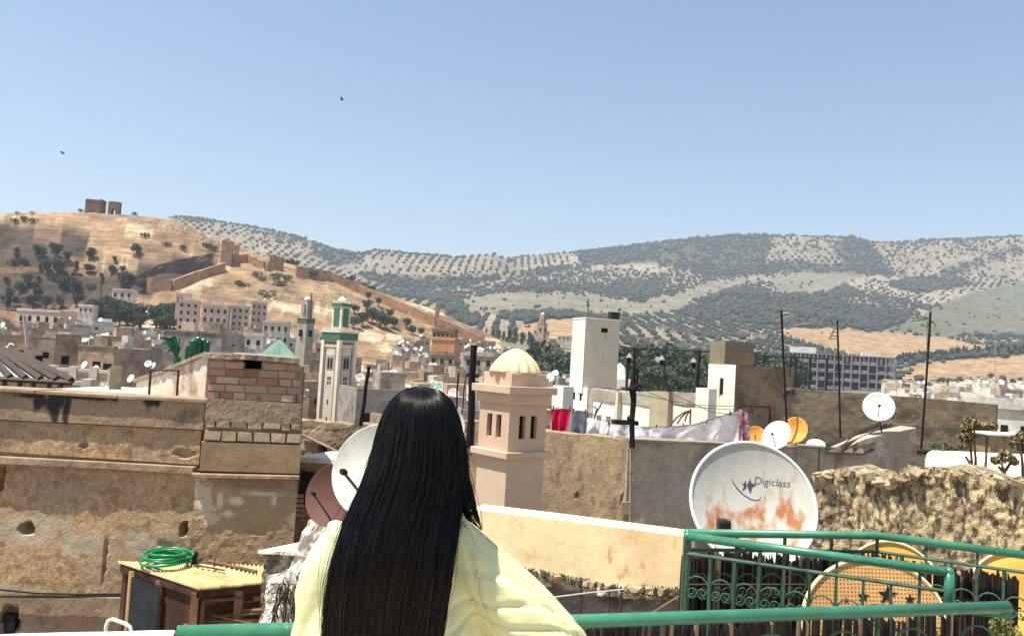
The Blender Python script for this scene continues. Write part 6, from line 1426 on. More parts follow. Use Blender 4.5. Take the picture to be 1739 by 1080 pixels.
for i in range(420):
    px = rr.choice((rr.uniform(862, 880), rr.uniform(915, 970), rr.uniform(935, 1165))); py = float(np.interp(px, [800, 860, 960, 1060, 1172], [954, 962, 982, 999, 1004])); q = vy.hit(px, py + 3, rr.uniform(.12, .25)); h_ = rr.uniform(.02, .06); an = rr.uniform(0, 6)
    b.tube([q, q + Vector((cos(an) * .01, sin(an) * .01, h_))], [.008, .003], 4)
b.build('succulents', gl, wp)
for i in range(3): 
    px = (988, 1036, 1055)[i]; b = MB(); b.tube([vy.hit(px, 985 + 8 * i, .2), vy.hit(px - 2, 1040, .2)], .012, 5); tag(b.build('rusty_rod', steel), ['leftmost thin rod against the grey rubble wall', 'middle dark rod against the grey rubble wall', 'right dark rod against the grey rubble wall'][i], 'rod')
b = MB(); b.tube([P(905, 1018, 7), P(1000, 1006, 7), P(1060, 1000, 7)], .006, 4); tag(b.build('slack_wire', mat('alu', sr(170, 166, 158), bump=0, rough=.5)), 'slack pale wire crossing the grey rubble wall', 'wire')
b = MB(); b.tube([P(1108, 1040, 6.5), P(1140, 1020, 6.5), P(1168, 1002, 6.5)], .009, 4); tag(b.build('bare_twig', wood), 'bare twig rising to the left post of the green railing', 'twig')
# --- big rusty dish with writing
def rust_mat():
    m = mat('rusty_dish', sr(190, 186, 172), sr(174, 170, 156), sr(150, 146, 132), scale=2.2, s3=6, t3=.64, bump=.08, dist=.004, fine=.12, rough=.55, streak=.3)
    n = m.node_tree; N = n.nodes.new; L = n.links.new; b = [x for x in n.nodes if x.type == 'BSDF_PRINCIPLED'][0]
    src = b.inputs['Base Color'].links[0].from_socket; at = N('ShaderNodeAttribute'); at.attribute_name = 'rust'
    mx = N('ShaderNodeMix'); mx.data_type = 'RGBA'; L(src, mx.inputs[6]); mx.inputs[7].default_value = sr(164, 100, 50)
    ns = N('ShaderNodeTexNoise'); ns.inputs['Scale'].default_value = 7; ns.inputs['Detail'].default_value = 8; tc = N('ShaderNodeTexCoord'); mp = N('ShaderNodeMapping'); mp.inputs['Scale'].default_value = (2.2, 2.2, 1.0)
    L(tc.outputs['Object'], mp.inputs[0]); L(mp.outputs[0], ns.inputs['Vector'])
    mu = N('ShaderNodeMath'); mu.operation = 'MULTIPLY_ADD'; L(ns.outputs['Fac'], mu.inputs[0]); mu.inputs[1].default_value = 3.4; mu.inputs[2].default_value = -1.95
    ad = N('ShaderNodeMath'); ad.operation = 'ADD'; L(at.outputs['Fac'], ad.inputs[0]); L(mu.outputs[0], ad.inputs[1])
    mr = N('ShaderNodeMapRange'); L(ad.outputs[0], mr.inputs[0]); mr.inputs[1].default_value = .2; mr.inputs[2].default_value = 1.0; mr.inputs[4].default_value = .95
    L(mr.outputs[0], mx.inputs[0]); L(mx.outputs[2], b.inputs['Base Color']); return m
d_ = 5.6; DC = P(1272, 861, d_); AX = unit((.05, -.91, .40)); RR = 106 / F_ * d_
t = thing('rusty_satellite_dish', 'very large white satellite dish with orange rust patches and dark lettering', 'dish', tuple(DC))
def dz(u): return RR * .14 * u * u * 1.6
sx = AX.cross(Vector((0, 0, 1))).normalized(); sx = -sx if sx.x < 0 else sx; sy = sx.cross(-AX); sy = sy if sy.z > 0 else -sy
b = MB(); nr, na_ = 40, 96; vs = [DC]
for i in range(1, nr + 1):
    u = i / nr
    for k in range(na_): an = 2 * pi * k / na_; vs.append(DC + (sx * cos(an) + sy * sin(an) * 1.0) * RR * u + AX * dz(u))
fs = [(0, 1 + k, 1 + (k + 1) % na_) for k in range(na_)] + [(1 + (i - 1) * na_ + k, 1 + i * na_ + k, 1 + i * na_ + (k + 1) % na_, 1 + (i - 1) * na_ + (k + 1) % na_) for i in range(1, nr) for k in range(na_)]
b.add(vs, fs); o = b.build('reflector', rust_mat(), t, smooth=True); so = o.modifiers.new('thickness', 'SOLIDIFY'); so.thickness = .006; so.offset = 0
RU = [(1215, 880, 12, 26), (1205, 905, 9, 22), (1240, 880, 26, 18), (1262, 888, 26, 16), (1283, 870, 12, 26), (1285, 895, 18, 16), (1337, 860, 14, 24), (1350, 870, 14, 22), (1330, 875, 16, 14), (1357, 893, 5, 16), (1225, 912, 22, 10), (1345, 925, 12, 10), (1260, 915, 30, 8)]
vals = []
for v in vs:
    px, py, _ = proj(v); w_ = 0
    for x, y, rx, ry in RU: u = ((px - x) / rx) ** 2 + ((py - y) / ry) ** 2; w_ += exp(-u * .8) * .95
    vals += [min(1, w_)] * 3 + [1]
ca = o.data.color_attributes.new('rust', 'FLOAT_COLOR', 'POINT'); ca.data.foreach_set('color', vals)
b = MB(); b.tube([DC + (sx * cos(a) + sy * sin(a)) * RR * 1.005 + AX * dz(1) for a in np.linspace(0, 2 * pi, 96, endpoint=False)], .012, 8, closed=True); b.build('rim', mat('dish_rim', sr(236, 234, 228), sr(220, 218, 210), scale=3, bump=0, fine=.05, rough=.5), t, smooth=True)
b = MB(); b.tube([DC - AX * .03, DC - AX * .22, DC - AX * .24 - Vector((0, 0, 2.5))], .03, 8); b.build('mast', steel, t)
b = MB(); b.tube([DC - sy * RR * .98 + AX * dz(1), P(1228, 905, d_ - .5)], .014, 6); b.build('feed_arm', steel, t)
b = MB(); q = P(1229, 893, d_ - .5); b.box(q, (.075, .09, .085)); b.build('receiver_head', mat('black_plastic', (.02, .02, .02, 1), bump=0, rough=.5), t, bevel=.015)
ink = mat('dark_print', sr(70, 74, 82), bump=0, fine=.15)
def on_dish(px, py, lift=.004):
    v = P(px, py, 1) - C0; tt = (DC - C0).dot(AX) / v.dot(AX); X = C0 + v * tt
    for _ in range(3):
        r = (X - DC); r2 = r - AX * r.dot(AX); u = r2.length / RR; tt = (DC + AX * dz(u) - C0).dot(AX) / v.dot(AX); X = C0 + v * tt
    return X + AX * lift
tx = bpy.data.curves.new('lettering', 'FONT'); tx.body = 'Digiclass'; tx.size = 1; tx.extrude = 0; tob = bpy.data.objects.new('lettering_tmp', tx); COL.objects.link(tob)
dg = bpy.context.evaluated_depsgraph_get(); tm = bpy.data.meshes.new_from_object(tob.evaluated_get(dg)); xs = [v.co.x for v in tm.vertices]; x0, x1 = min(xs), max(xs)
tl, tr_ = (1281, 822), (1341, 828)
for v in tm.vertices:
    u = (v.co.x - x0) / (x1 - x0); v.co = on_dish(tl[0] + (tr_[0] - tl[0]) * u - v.co.y * -2.5, tl[1] + (tr_[1] - tl[1]) * u - v.co.y * 18) - Vector(t.location)
tm.materials.append(ink); to = bpy.data.objects.new('lettering', tm); COL.objects.link(to); to.parent = t; bpy.data.objects.remove(tob)
def strip(pts, w_, name='emblem'):
    b = MB(); vs = []
    for i, (x, y) in enumerate(pts):
        a_ = pts[max(i - 1, 0)]; c_ = pts[min(i + 1, len(pts) - 1)]; dx, dy = c_[0] - a_[0], c_[1] - a_[1]; l = sqrt(dx * dx + dy * dy); ww = w_[i] if hasattr(w_, '__len__') else w_
        vs += [on_dish(x - dy / l * ww, y + dx / l * ww), on_dish(x + dy / l * ww, y - dx / l * ww)]
    b.add(vs, [(2 * i, 2 * i + 1, 2 * i + 3, 2 * i + 2) for i in range(len(pts) - 1)]); return b.build(name, ink, t)
strip([(1243, 812), (1245, 820), (1252, 830), (1262, 840), (1273, 847), (1283, 850), (1290, 848), (1292, 842)], [.4, .9, 1, 1, 1, 1, .8, .4])
b = MB(); b.add([on_dish(*p) for p in [(1257, 817), (1262, 822), (1266, 816), (1268, 826), (1266, 830), (1260, 834), (1263, 826)]], [(0, 1, 6), (1, 3, 4, 6), (1, 2, 3), (6, 4, 5)]); b.build('emblem', ink, t)
b = MB(); b.add([on_dish(*p) for p in [(1273, 812), (1276, 820), (1284, 824), (1277, 828), (1274, 839), (1270, 829), (1268, 823), (1271, 819)]], [(0, 1, 7), (1, 2, 3), (3, 4, 5), (5, 6, 7), (1, 3, 5, 7)]); b.build('emblem', ink, t)
# --- star dish and the two yellow ones
perf = mat('tan_perforated', sr(226, 178, 116), sr(214, 164, 104), scale=3, bump=.1, fine=.08, rough=.7)
n = perf.node_tree; bb_ = [x for x in n.nodes if x.type == 'BSDF_PRINCIPLED'][0]; src = bb_.inputs['Base Color'].links[0].from_socket
tcn = n.nodes.new('ShaderNodeTexCoord'); vo = n.nodes.new('ShaderNodeTexVoronoi'); vo.inputs['Scale'].default_value = 62; vo.inputs['Randomness'].default_value = 0
mpn = n.nodes.new('ShaderNodeMapping'); mpn.inputs['Scale'].default_value = (1, .0, 1); n.links.new(tcn.outputs['Object'], mpn.inputs[0]); n.links.new(mpn.outputs[0], vo.inputs['Vector'])
mrn = n.nodes.new('ShaderNodeMapRange'); n.links.new(vo.outputs['Distance'], mrn.inputs[0]); mrn.inputs[1].default_value = .2; mrn.inputs[2].default_value = .32
mxn = n.nodes.new('ShaderNodeMix'); mxn.data_type = 'RGBA'; n.links.new(mrn.outputs[0], mxn.inputs[0]); mxn.inputs[6].default_value = sr(140, 92, 50); n.links.new(src, mxn.inputs[7]); n.links.new(mxn.outputs[2], bb_.inputs['Base Color'])
t = thing('star_dish', 'tan perforated metal disc with dark star cut-outs behind the green railing', 'disc', tuple(P(1487, 1035, 3.55)))
SC = P(1487, 1058, 3.55); SAX = unit((.08, -.97, .2)); SR = 128 / F_ * 3.55; s1 = SAX.cross(Vector((0, 0, 1))).normalized(); s1 = -s1 if s1.x < 0 else s1; s2 = s1.cross(-SAX); s2 = s2 if s2.z > 0 else -s2
b = MB(); ring = [SC + (s1 * cos(a) + s2 * sin(a) * .82) * SR for a in np.linspace(0, 2 * pi, 72, endpoint=False)]; b.prism(ring, -SAX * .012); b.build('disc', perf, t)
b = MB(); b.tube([SC + (s1 * cos(a) + s2 * sin(a) * .82) * SR for a in np.linspace(0, 2 * pi, 72, endpoint=False)], .009, 8, closed=True); b.build('rim', mat('pale_rim', sr(240, 222, 170), bump=0, fine=.05), t, smooth=True)
def on_star(px, py, lift=.003): v = P(px, py, 1) - C0; return C0 + v * ((SC - C0).dot(SAX) / v.dot(SAX)) + SAX * lift
for cx, cy, r in ((1466, 1012, 10), (1507, 1010, 17), (1545, 1017, 9), (1437, 1018, 5)):
    pts = [on_star(cx + (r if k % 2 == 0 else r * .42) * sin(k * pi / 5 + .05), cy - (r if k % 2 == 0 else r * .42) * cos(k * pi / 5 + .05)) for k in range(10)]
    MB().prism(pts, -SAX * .004).build('star', mat('star_dark', sr(40, 28, 30), bump=0), t)
MB().tube([SC - SAX * .03, SC - SAX * .05 - Vector((0, 0, 1.2))], .025, 6).build('stand', steel, t)
yd = mat('yellow_dish', sr(226, 176, 84), sr(212, 158, 70), scale=2, bump=.05, fine=.1, rough=.6)
def tray(px, py, d, rpx, label):
    c = P(px, py, d); R = rpx / F_ * d; t = thing('yellow_dish', label, 'dish', tuple(c)); b = MB(); ax = unit((0, -.95, .3)); b.lathe([(0, 0), (R * .5, R * .04), (R, R * .16), (R * 1.02, R * .14), (R * .5, R * .01), (0, -.01)], c, 48, ax); b.build('reflector', yd, t, smooth=True)
    b = MB(); e1 = ax.orthogonal().normalized(); e2 = ax.cross(e1); b.tube([c + ax * R * .16 + (e1 * cos(a) + e2 * sin(a)) * R * 1.01 for a in np.linspace(0, 2 * pi, 48, endpoint=False)], .008, 6, closed=True); b.build('rim', mat('pale_rim', sr(240, 222, 170), bump=0, fine=.05), t, smooth=True)
    MB().tube([c - ax * .03, c - ax * .05 - Vector((0, 0, 1.4))], .02, 6).build('stand', steel, t)
tray(1512, 1010, 4.9, 86, 'yellow dish half hidden behind the cane screen, above the star disc')
tray(1726, 1034, 4.7, 92, 'yellow dish behind the cane screen at the right edge')
# --- green railings
gp = mat('green_rail_paint', sr(66, 132, 102), sr(52, 114, 86), sr(112, 160, 134), scale=7, s3=30, t3=.65, w3=.02, bump=.3, dist=.002, bs=60, fine=.12, rough=.38, spec=.5)
gi = mat('green_iron', sr(74, 104, 80), sr(56, 82, 62), sr(40, 50, 40), scale=9, s3=20, t3=.6, bump=.2, dist=.002, fine=.2, rough=.5)
ZR = .95
def R3(px, py, z=ZR): return PZ(px, py, z)
def scroll(b, c, e, R, r=.0035):
    """omega-shaped scroll: open ring whose feet curl inwards"""
    up = Vector((0, 0, 1)); pts = []
    for k in range(15): th = pi * 2.2 - (pi * 2.2 + pi * .2 - 0) * 0; 
    arc = [c + e * (R * cos(a)) + up * (R * sin(a)) for a in np.linspace(-.35 * pi, 1.35 * pi, 28)]
    def curl(sgn):
        out = []; cx_ = sgn * R * .46; cz_ = -R * .50; r0 = R * .52
        for k in range(30):
            f = k / 29; a = (-.25 * pi - f * 3.1 * pi); rr_ = r0 * (1 - .82 * f)
            x = cx_ + sgn * rr_ * cos(a); z = cz_ + rr_ * sin(a) * 1.0; out.append(c + e * x + up * z)
        return out
    cr, cl_ = curl(1), curl(-1)
    b.tube(cl_[::-1] + arc[::-1][2:-2] * 1 + cr if False else arc, r, 5); b.tube(cr, r * .9, 5); b.tube(cl_, r * .9, 5)
def railing(name, label, top, drop, n_bal, pr, sub=.13, scroll_z=.36, post_idx=(), R=.062, bot=-.0, long_every=3, zb=.12, d_lead=0):
    t = thing(name, label, 'railing', tuple(top[0])); 
    MB().tube(top, pr, 14).build('top_pipe', gp, t, smooth=True)
    for a_, b_, nb in zip(top[:-1], top[1:], n_bal):
        e = b_ - a_; L = e.length; eh = Vector((e.x, e.y, 0)).normalized()
        if nb == 0: continue
        MB().tube([a_ - Vector((0, 0, sub)), b_ - Vector((0, 0, sub))], .008, 6).build('sub_rail', gi, t)
        MB().tube([a_ - Vector((0, 0, .84)), b_ - Vector((0, 0, .84))], .01, 6).build('bottom_rail', gi, t)
        for i in range(nb + 1):
            q = a_.lerp(b_, i / nb); tall = i % long_every == 0
            MB().box(q - Vector((0, 0, (0 if tall else sub) / 2 + .42)), (.011, .011, .84 - (0 if tall else sub)), math.atan2(eh.y, eh.x)).build('baluster', gi, t)
            if i < nb:
                c = a_.lerp(b_, (i + .5) / nb) - Vector((0, 0, scroll_z)); b = MB(); scroll(b, c, eh, min(L / nb * .46, .075)); b.build('scroll', gi, t, smooth=True)
    return t
B0 = R3(1168, 910); B1 = R3(1612, 971); 
railing('green_railing', 'green pipe railing in the middle running from the far left corner to a bent end', [B0, B1], .8, [10], .0175, sub=.072, scroll_z=.205)
B2 = PZ(1618, 1024, ZR - .125); B1b = R3(1612, 971); A0 = R3(300, 1075); A1 = R3(970, 1055); A2 = R3(1712, 1030)
t = thing('rail_link_pipe', 'short green pipe dropping from the railing corner and joining the near rail', 'pipe', tuple(B1)); 
MB().tube([B1b + Vector((0, 0, 0)), Vector((B1b.x + .004, B1b.y, B1b.z - .13))], .0185, 12).build('drop_pipe', gp, t, smooth=True)
MB().tube([Vector((B1b.x + .004, B1b.y, B1b.z - .13)), A2 - Vector((0, 0, .02))], .0175, 12).build('link_pipe', gp, t, smooth=True)
for q in (B1b, Vector((B1b.x + .004, B1b.y, B1b.z - .13))): MB().lathe([(0, -.019), (.0135, -.0135), (.0192, 0), (.0135, .0135), (0, .019)], q, 12).build('elbow', gp, t, smooth=True)
Am = A0.lerp(A1, .35)
railing('green_railing', 'near green pipe rail the woman leans on, crossing the bottom of the picture', [A0, A1, A2], .8, [2, 6], .0185, long_every=4, scroll_z=.13, sub=.12)
C1 = R3(1490, 909); C2 = R3(1752, 944); C0_ = R3(1168, 904.5)
railing('green_railing', 'far green pipe railing bending at its middle in front of the cane screen', [C0_, C1, C2], .8, [8, 6], .0175, scroll_z=.225, long_every=2, sub=.072)
for q in (C0_, B0): MB().lathe([(0, -.019), (.0135, -.0135), (.019, 0), (.0135, .0135), (0, .019)], q, 12).build('corner_ball', gp, bpy.data.objects['green_railing'], smooth=True)
b = MB(); q = C0_; b.box(Vector((q.x, q.y, q.z - .5)), (.03, .03, .96)); tag(b.build('corner_post', gi), 'square green post at the left corner where two railings meet', 'post')
# weld marks
# --- cane screens
cane = [mat('dark_cane', sr(50, 41, 36), sr(32, 27, 25), sr(84, 70, 58), scale=8, s3=14, bump=.6, dist=.004, streak=.1, rnd=.35), mat('pale_cane', sr(150, 130, 106), sr(112, 94, 76), scale=8, bump=.4, streak=.1, rnd=.3)]
def canes(label, path, n, h0, hv, zb, gapp=.06, off=(0, .05, 0)):
    t = thing('cane_screen', label, 'screen', tuple(path[0])); rr = random.Random(n)
    seg = [(b_ - a_).length for a_, b_ in zip(path[:-1], path[1:])]; tot = sum(seg); u = 0; protos = []
    for k in range(6):
        b = MB(); vs_ = []; fs_ = []
        for z_ in (0, .35, .7, 1):
            ox = rr.uniform(-.15, .15); r_ = rr.uniform(.4, .5)
            for a_ in range(6): vs_.append((ox + r_ * cos(a_ * pi / 3), r_ * sin(a_ * pi / 3), z_ + (rr.uniform(-.012, .012) if z_ == 1 else 0)))
        for j_ in range(3):
            for a_ in range(6): fs_.append((j_ * 6 + a_, j_ * 6 + (a_ + 1) % 6, (j_ + 1) * 6 + (a_ + 1) % 6, (j_ + 1) * 6 + a_))
        fs_.append((18, 19, 20, 21, 22, 23)); b.add(vs_, fs_); me_ = b.mesh('cane'); me_.materials.append(cane[0]); protos.append(me_)
    w_ = tot / n; s_ = 0
    while s_ < tot:
        ww = w_ * rr.uniform(.7, 1.35); 
        if rr.random() > gapp:
            x = s_ + ww / 2; k = 0; y = x
            while k < len(seg) - 1 and y > seg[k]: y -= seg[k]; k += 1
            q = path[k].lerp(path[k + 1], min(1, y / seg[k])) + Vector(off) + Vector((0, rr.uniform(-.008, .012), 0)); hh_ = h0 + rr.uniform(-hv, hv) + .012 * sin(x * 9)
            piece('cane', rr.choice(protos), cane[0] if rr.random() < .86 else cane[1], t, Vector((q.x, q.y, zb)), 0, (ww * 1.2, ww * .8, hh_ - zb))
        s_ += ww
    for z in (h0 - .12, h0 - .45):
        b = MB(); b.tube([p + Vector(off) + Vector((0, -.02, z - p.z)) for p in path], .004, 4); b.build('tie_wire', steel, t)
ztop = PZ(1168, 948, .0).z
zc = C0_.z - .115
canes('dark cane screen tied behind the far green railing', [Vector((C0_.x, C0_.y + .03, zc)), Vector((C1.x, C1.y + .03, zc)), Vector((C2.x, C2.y + .03, zc))], 110, zc, .022, -.1, .05)
canes('second layer of dark canes just behind the far green railing screen', [Vector((C0_.x, C0_.y + .06, zc)), Vector((C1.x, C1.y + .06, zc)), Vector((C2.x, C2.y + .06, zc))], 96, zc - .012, .022, -.1, .02)
za = C0.z + (P(1300, 1066, 2.62) - C0).z
canes('low ragged cane screen fixed under the near green rail', [Vector((P(985, 1060, 2.55).x, 2.50, za)), Vector((P(1700, 1060, 3.0).x, 2.98, za + .005))], 120, za, .015, -.1, .04)
# green shrub twigs at the right end of the rail
b = MB(); rr = random.Random(9); t = thing('creeper', 'small olive-green creeper growing at the right end of the near rail', 'plant', tuple(P(1700, 1060, 2.75)))
for px, py, r in ((1700, 1045, 14), (1712, 1062, 16), (1696, 1072, 14), (1722, 1078, 12), (1690, 1058, 9)):
    c = P(px, py, 2.85); leafcloud(b, [(c.x, c.y, c.z, r / F_ * 2.85, r / F_ * 2.85)], 60, .009, rr)
b.build('leaves', mat('olive_leaves', sr(150, 150, 84), sr(110, 120, 66), scale=20, bump=0), t)
for k in range(5): q = P(1692 + 6 * k, 1100, 2.85); MB().tube([q, q + Vector((rr.uniform(-.03, .03), 0, .13))], .003, 4).build('twig', wood, t)
# --- white parapet, bottom left, terrace floor and roofs under the picture
t = thing('white_terrace_parapet', 'thick white-painted terrace parapet crossing the bottom left corner', 'parapet', (0, 2, 0))
A = PZ(-120, 1072, .90); B = PZ(300, 1063, .90); A.z = B.z = .9
b = MB(); e = B - A; nn = Vector((e.y, -e.x, 0)).normalized(); n_ = 60; vs = []
for i in range(n_ + 1):
    p = A + e * (i / n_); j = .006 * noise.noise((p.x * 6, 0, 0)); 
    for o_, z in ((0, 0), (0, .86 + j), (.01, .885 + j), (.03, .9 + j), (.18, .9 + .5 * j), (.2, .88), (.21, 0)): vs.append(Vector((p.x, p.y, z)) + nn * o_)
m_ = 7; b.add(vs, [(i * m_ + k, i * m_ + (k + 1) % m_, (i + 1) * m_ + (k + 1) % m_, (i + 1) * m_ + k) for i in range(n_) for k in range(m_)] + [tuple(range(m_))[::-1], tuple(range(n_ * m_, n_ * m_ + m_))])
b.build('wall', mat('painted_white', sr(244, 242, 234), sr(232, 226, 212), sr(170, 158, 140), scale=3, s3=10, t3=.68, w3=.03, bump=.4, dist=.004, bs=30, fine=.08), t)
fl = MB(); fl.box((0, .6, -.1), (9, 6.0, .2)); tag(fl.build('terrace_floor', mat('terrace_tiles', sr(190, 176, 156), sr(170, 156, 138), scale=3, bump=.2)), kind='structure')
fl = MB(); fl.box((0, .6, -6.2), (9, 5.9, 12)); tag(fl.build('terrace_building', lwall), 'house body carrying the terrace below the camera', 'house')
fl = MB(); fl.box((3, 8, -3.0), (13, 8.0, .3)); tag(fl.build('lower_roof', roofm), kind='structure')
fl = MB(); fl.box((3, 8, -8), (12.9, 7.9, 9.6)); tag(fl.build('lower_house', lwall), 'house under the lower flat roof between the railing and the walls', 'house')
fl = MB(); fl.box((-5.2, 7.9, -6.1), (8.6, 5.0, .2)); tag(fl.build('alley_floor', roofm), kind='structure')
# birds
def bird(px, py, d, s_, label):
    q = P(px, py, d); t = thing('flying_bird', label, 'bird', tuple(q)); b = MB()
    b.lathe([(0, -.16 * s_), (.03 * s_, -.1 * s_), (.045 * s_, 0), (.03 * s_, .09 * s_), (0, .14 * s_)], q, 8, (1, .3, .1)); b.build('body', blackp, t)
    for sg in (-1, 1):
        w_ = MB(); a_ = q + Vector((0, 0, .02 * s_)); w_.prism([a_ + Vector((-.05, 0, 0)) * s_, a_ + Vector((.06, 0, 0)) * s_, a_ + Vector((.02, sg * .2, .12)) * s_, a_ + Vector((-.08, sg * .36, .05)) * s_], (0, 0, .008 * s_)); w_.build('wing', blackp, t)
bird(581, 170, 60, 1.0, 'small dark bird flying in the upper middle of the sky'); bird(107, 261, 75, 1.1, 'tiny dark bird low in the sky at the left')
# ================================================================== THE WOMAN (seen from behind)
def loft(b, rings, n=20):
    """rings: list of (centre, half_x, half_y [, axis]) elliptical sections"""
    vs = []
    for i, rg in enumerate(rings):
        c, hx, hy = Vector(rg[0]), rg[1], rg[2]
        if len(rg) > 3: ax = unit(rg[3])
        else:
            a_ = Vector(rings[max(i - 1, 0)][0]); c_ = Vector(rings[min(i + 1, len(rings) - 1)][0]); ax = (c_ - a_).normalized()
        ex = Vector((1, 0, 0)) - ax * ax.x; ex = ex.normalized() if ex.length > .1 else ax.orthogonal().normalized(); ey = ax.cross(ex)
        for k in range(n): an = 2 * pi * k / n; vs.append(c + ex * hx * cos(an) + ey * hy * sin(an))
    m_ = len(rings); fs = [(i * n + k, i * n + (k + 1) % n, (i + 1) * n + (k + 1) % n, (i + 1) * n + k) for i in range(m_ - 1) for k in range(n)]
    fs += [tuple(range(n))[::-1], tuple(range((m_ - 1) * n, m_ * n))]
    b.add(vs, fs); return b
def remeshed(b, voxel, smooth_it, name):
    me = b.mesh(name + '_raw'); o = bpy.data.objects.new(name + '_raw', me); COL.objects.link(o)
    r = o.modifiers.new('r', 'REMESH'); r.mode = 'VOXEL'; r.voxel_size = voxel
    s_ = o.modifiers.new('s', 'SMOOTH'); s_.iterations = smooth_it; s_.factor = .6
    dg = bpy.context.evaluated_depsgraph_get(); dg.update(); m2 = bpy.data.meshes.new_from_object(o.evaluated_get(dg)); m2.name = name
    bpy.data.objects.remove(o); return m2
def ell(b, c, rx, ry, rz, n=16):
    c = Vector(c); vs = []
    for i in range(1, n):
        th = pi * i / n
        for k in range(n): an = 2 * pi * k / n; vs.append(c + Vector((rx * sin(th) * cos(an), ry * sin(th) * sin(an), rz * cos(th))))
    vs += [c + Vector((0, 0, rz)), c - Vector((0, 0, rz))]; t_ = len(vs) - 2; fs = []
    for i in range(n - 2):
        for k in range(n): l = (k + 1) % n; fs.append((i * n + k, (i + 1) * n + k, (i + 1) * n + l, i * n + l))
    for k in range(n): l = (k + 1) % n; fs.append((t_, k, l)); fs.append((t_ + 1, (n - 2) * n + l, (n - 2) * n + k))
    b.add(vs, fs); return b
D = 1.8
W_loc = Vector((-.24, 1.86, 0))
woman = thing('person', 'woman seen from behind with very long straight black hair and a loose lime yellow shirt', 'person', tuple(W_loc))
head = P(716, 748, D); neck = P(706, 850, D + .02); chest = P(680, 960, D + .04); SL = P(585, 920, D + .02); SR_ = P(775, 925, D + .02)
pel = Vector((chest.x - .02, 1.88, .92))
def rail_pt(px): return PZ(px, 1074 - (px - 300) * .03, .95)
# rail line in world
def on_rail(x): u = (x - A0.x) / (A1.x - A0.x); return A0.lerp(A1, u)
HR = on_rail(.075); HL = on_rail(-.42)
ELR = P(952, 1130, D + .03); ELL = P(528, 1170, D + .08)
WRR = HR + Vector((.035, -.09, .035)); WRL = HL + Vector((-.03, -.09, .035))
b = MB()
ell(b, head + Vector((0, .01, .012)), .072, .09, .10); ell(b, head + Vector((0, .045, -.045)), .055, .055, .06)
b.tube([head + Vector((0, .09, .0)), head + Vector((0, .118, -.03)), head + Vector((0, .10, -.042))], [.008, .014, .010], 8)
for s_ in (-1, 1): ell(b, head + Vector((s_ * .075, .005, -.01)), .009, .018, .03, 10)
b.tube([head + Vector((0, 0, -.07)), neck, neck - Vector((0, 0, .08))], [.052, .05, .06], 14)
loft(b, [(neck - Vector((0, 0, .03)), .06, .055, (0, 0, 1)), (chest + Vector((0, 0, .085)), .15, .075, (0, 0, 1)), (chest, .155, .095, (0, 0, 1)), (Vector((pel.x, 1.87, 1.1)), .125, .085, (0, 0, 1)), (pel, .165, .105, (0, 0, 1)), (pel - Vector((0, 0, .1)), .17, .11, (0, 0, 1))], 24)
for S0, E0, W0, H0, sg in ((SL, ELL, WRL, HL, -1), (SR_, ELR, WRR, HR, 1)):
    b.tube([S0, S0.lerp(E0, .5), E0, E0.lerp(W0, .3), W0], [.05, .043, .036, .037, .024], 12)
    dr = (H0 - W0).normalized(); pc = W0 + dr * .045
    loft(b, [(W0, .022, .017), (W0 + dr * .03, .034, .016), (W0 + dr * .08, .040, .014)], 12)
    base = W0 + dr * .075
    for k in range(4):
        r0 = base + Vector((-.030 + .02 * k, 0, 0)); L = (.9, 1.0, .95, .78)[k if sg > 0 else 3 - k]
        top = Vector((r0.x, H0.y - .002, .95 + .0185 + .009)); fr = Vector((r0.x, H0.y + .024 * L, .95 + .012)); tip = Vector((r0.x, H0.y + .022 * L, .95 - .016 * L))
        b.tube([r0 - dr * .02, r0, top, fr, tip], [.009, .009, .0088, .0082, .0068], 8)
    th0 = W0 + dr * .035 - Vector((sg * .03, 0, .004)); b.tube([W0 + dr * .02, th0, Vector((th0.x - sg * .012, H0.y - .03, .95 - .004)), Vector((th0.x - sg * .004, H0.y - .018, .95 - .022))], [.012, .012, .0095, .008], 8)
for s_ in (-1, 1):
    hp = pel + Vector((s_ * .085, 0, -.06)); kn = Vector((hp.x + s_ * .01, 1.88, .48)); an = Vector((hp.x + s_ * .015, 1.84, .08))
    b.tube([hp, hp.lerp(kn, .5), kn, kn.lerp(an, .35), an, an - Vector((0, 0, .04))], [.085, .072, .052, .053, .034, .032], 14)
    b.tube([an + Vector((0, -.03, -.045)), an + Vector((0, .06, -.05)), an + Vector((0, .15, -.06))], [.03, .034, .024], 10)
bm_ = remeshed(b, .0055, 3, 'body'); 
skin = mat('skin', sr(206, 160, 128), sr(196, 148, 116), scale=6, bump=.05, fine=.04, rough=.5)
bm_.materials.clear(); bm_.materials.append(skin); co = np.empty(len(bm_.vertices) * 3); bm_.vertices.foreach_get('co', co); co = co.reshape(-1, 3) - np.array(W_loc); bm_.vertices.foreach_set('co', co.ravel())
bm_.polygons.foreach_set('use_smooth', [True] * len(bm_.polygons)); bo = bpy.data.objects.new('body', bm_); COL.objects.link(bo); bo.parent = woman
for s_ in (-1, 1): 
    e_ = MB(); ell(e_, head + Vector((s_ * .03, .083, -.005)), .012, .012, .012, 10); e_.build('eye', white, woman, smooth=True)
e_ = MB(); e_.tube([head + Vector((x, .098 - abs(x) * .5, -.062)) for x in (-.022, -.01, 0, .01, .022)], [.003, .006, .006, .006, .003], 8); e_.build('lips', mat('lips', sr(170, 90, 84), bump=0), woman, smooth=True)
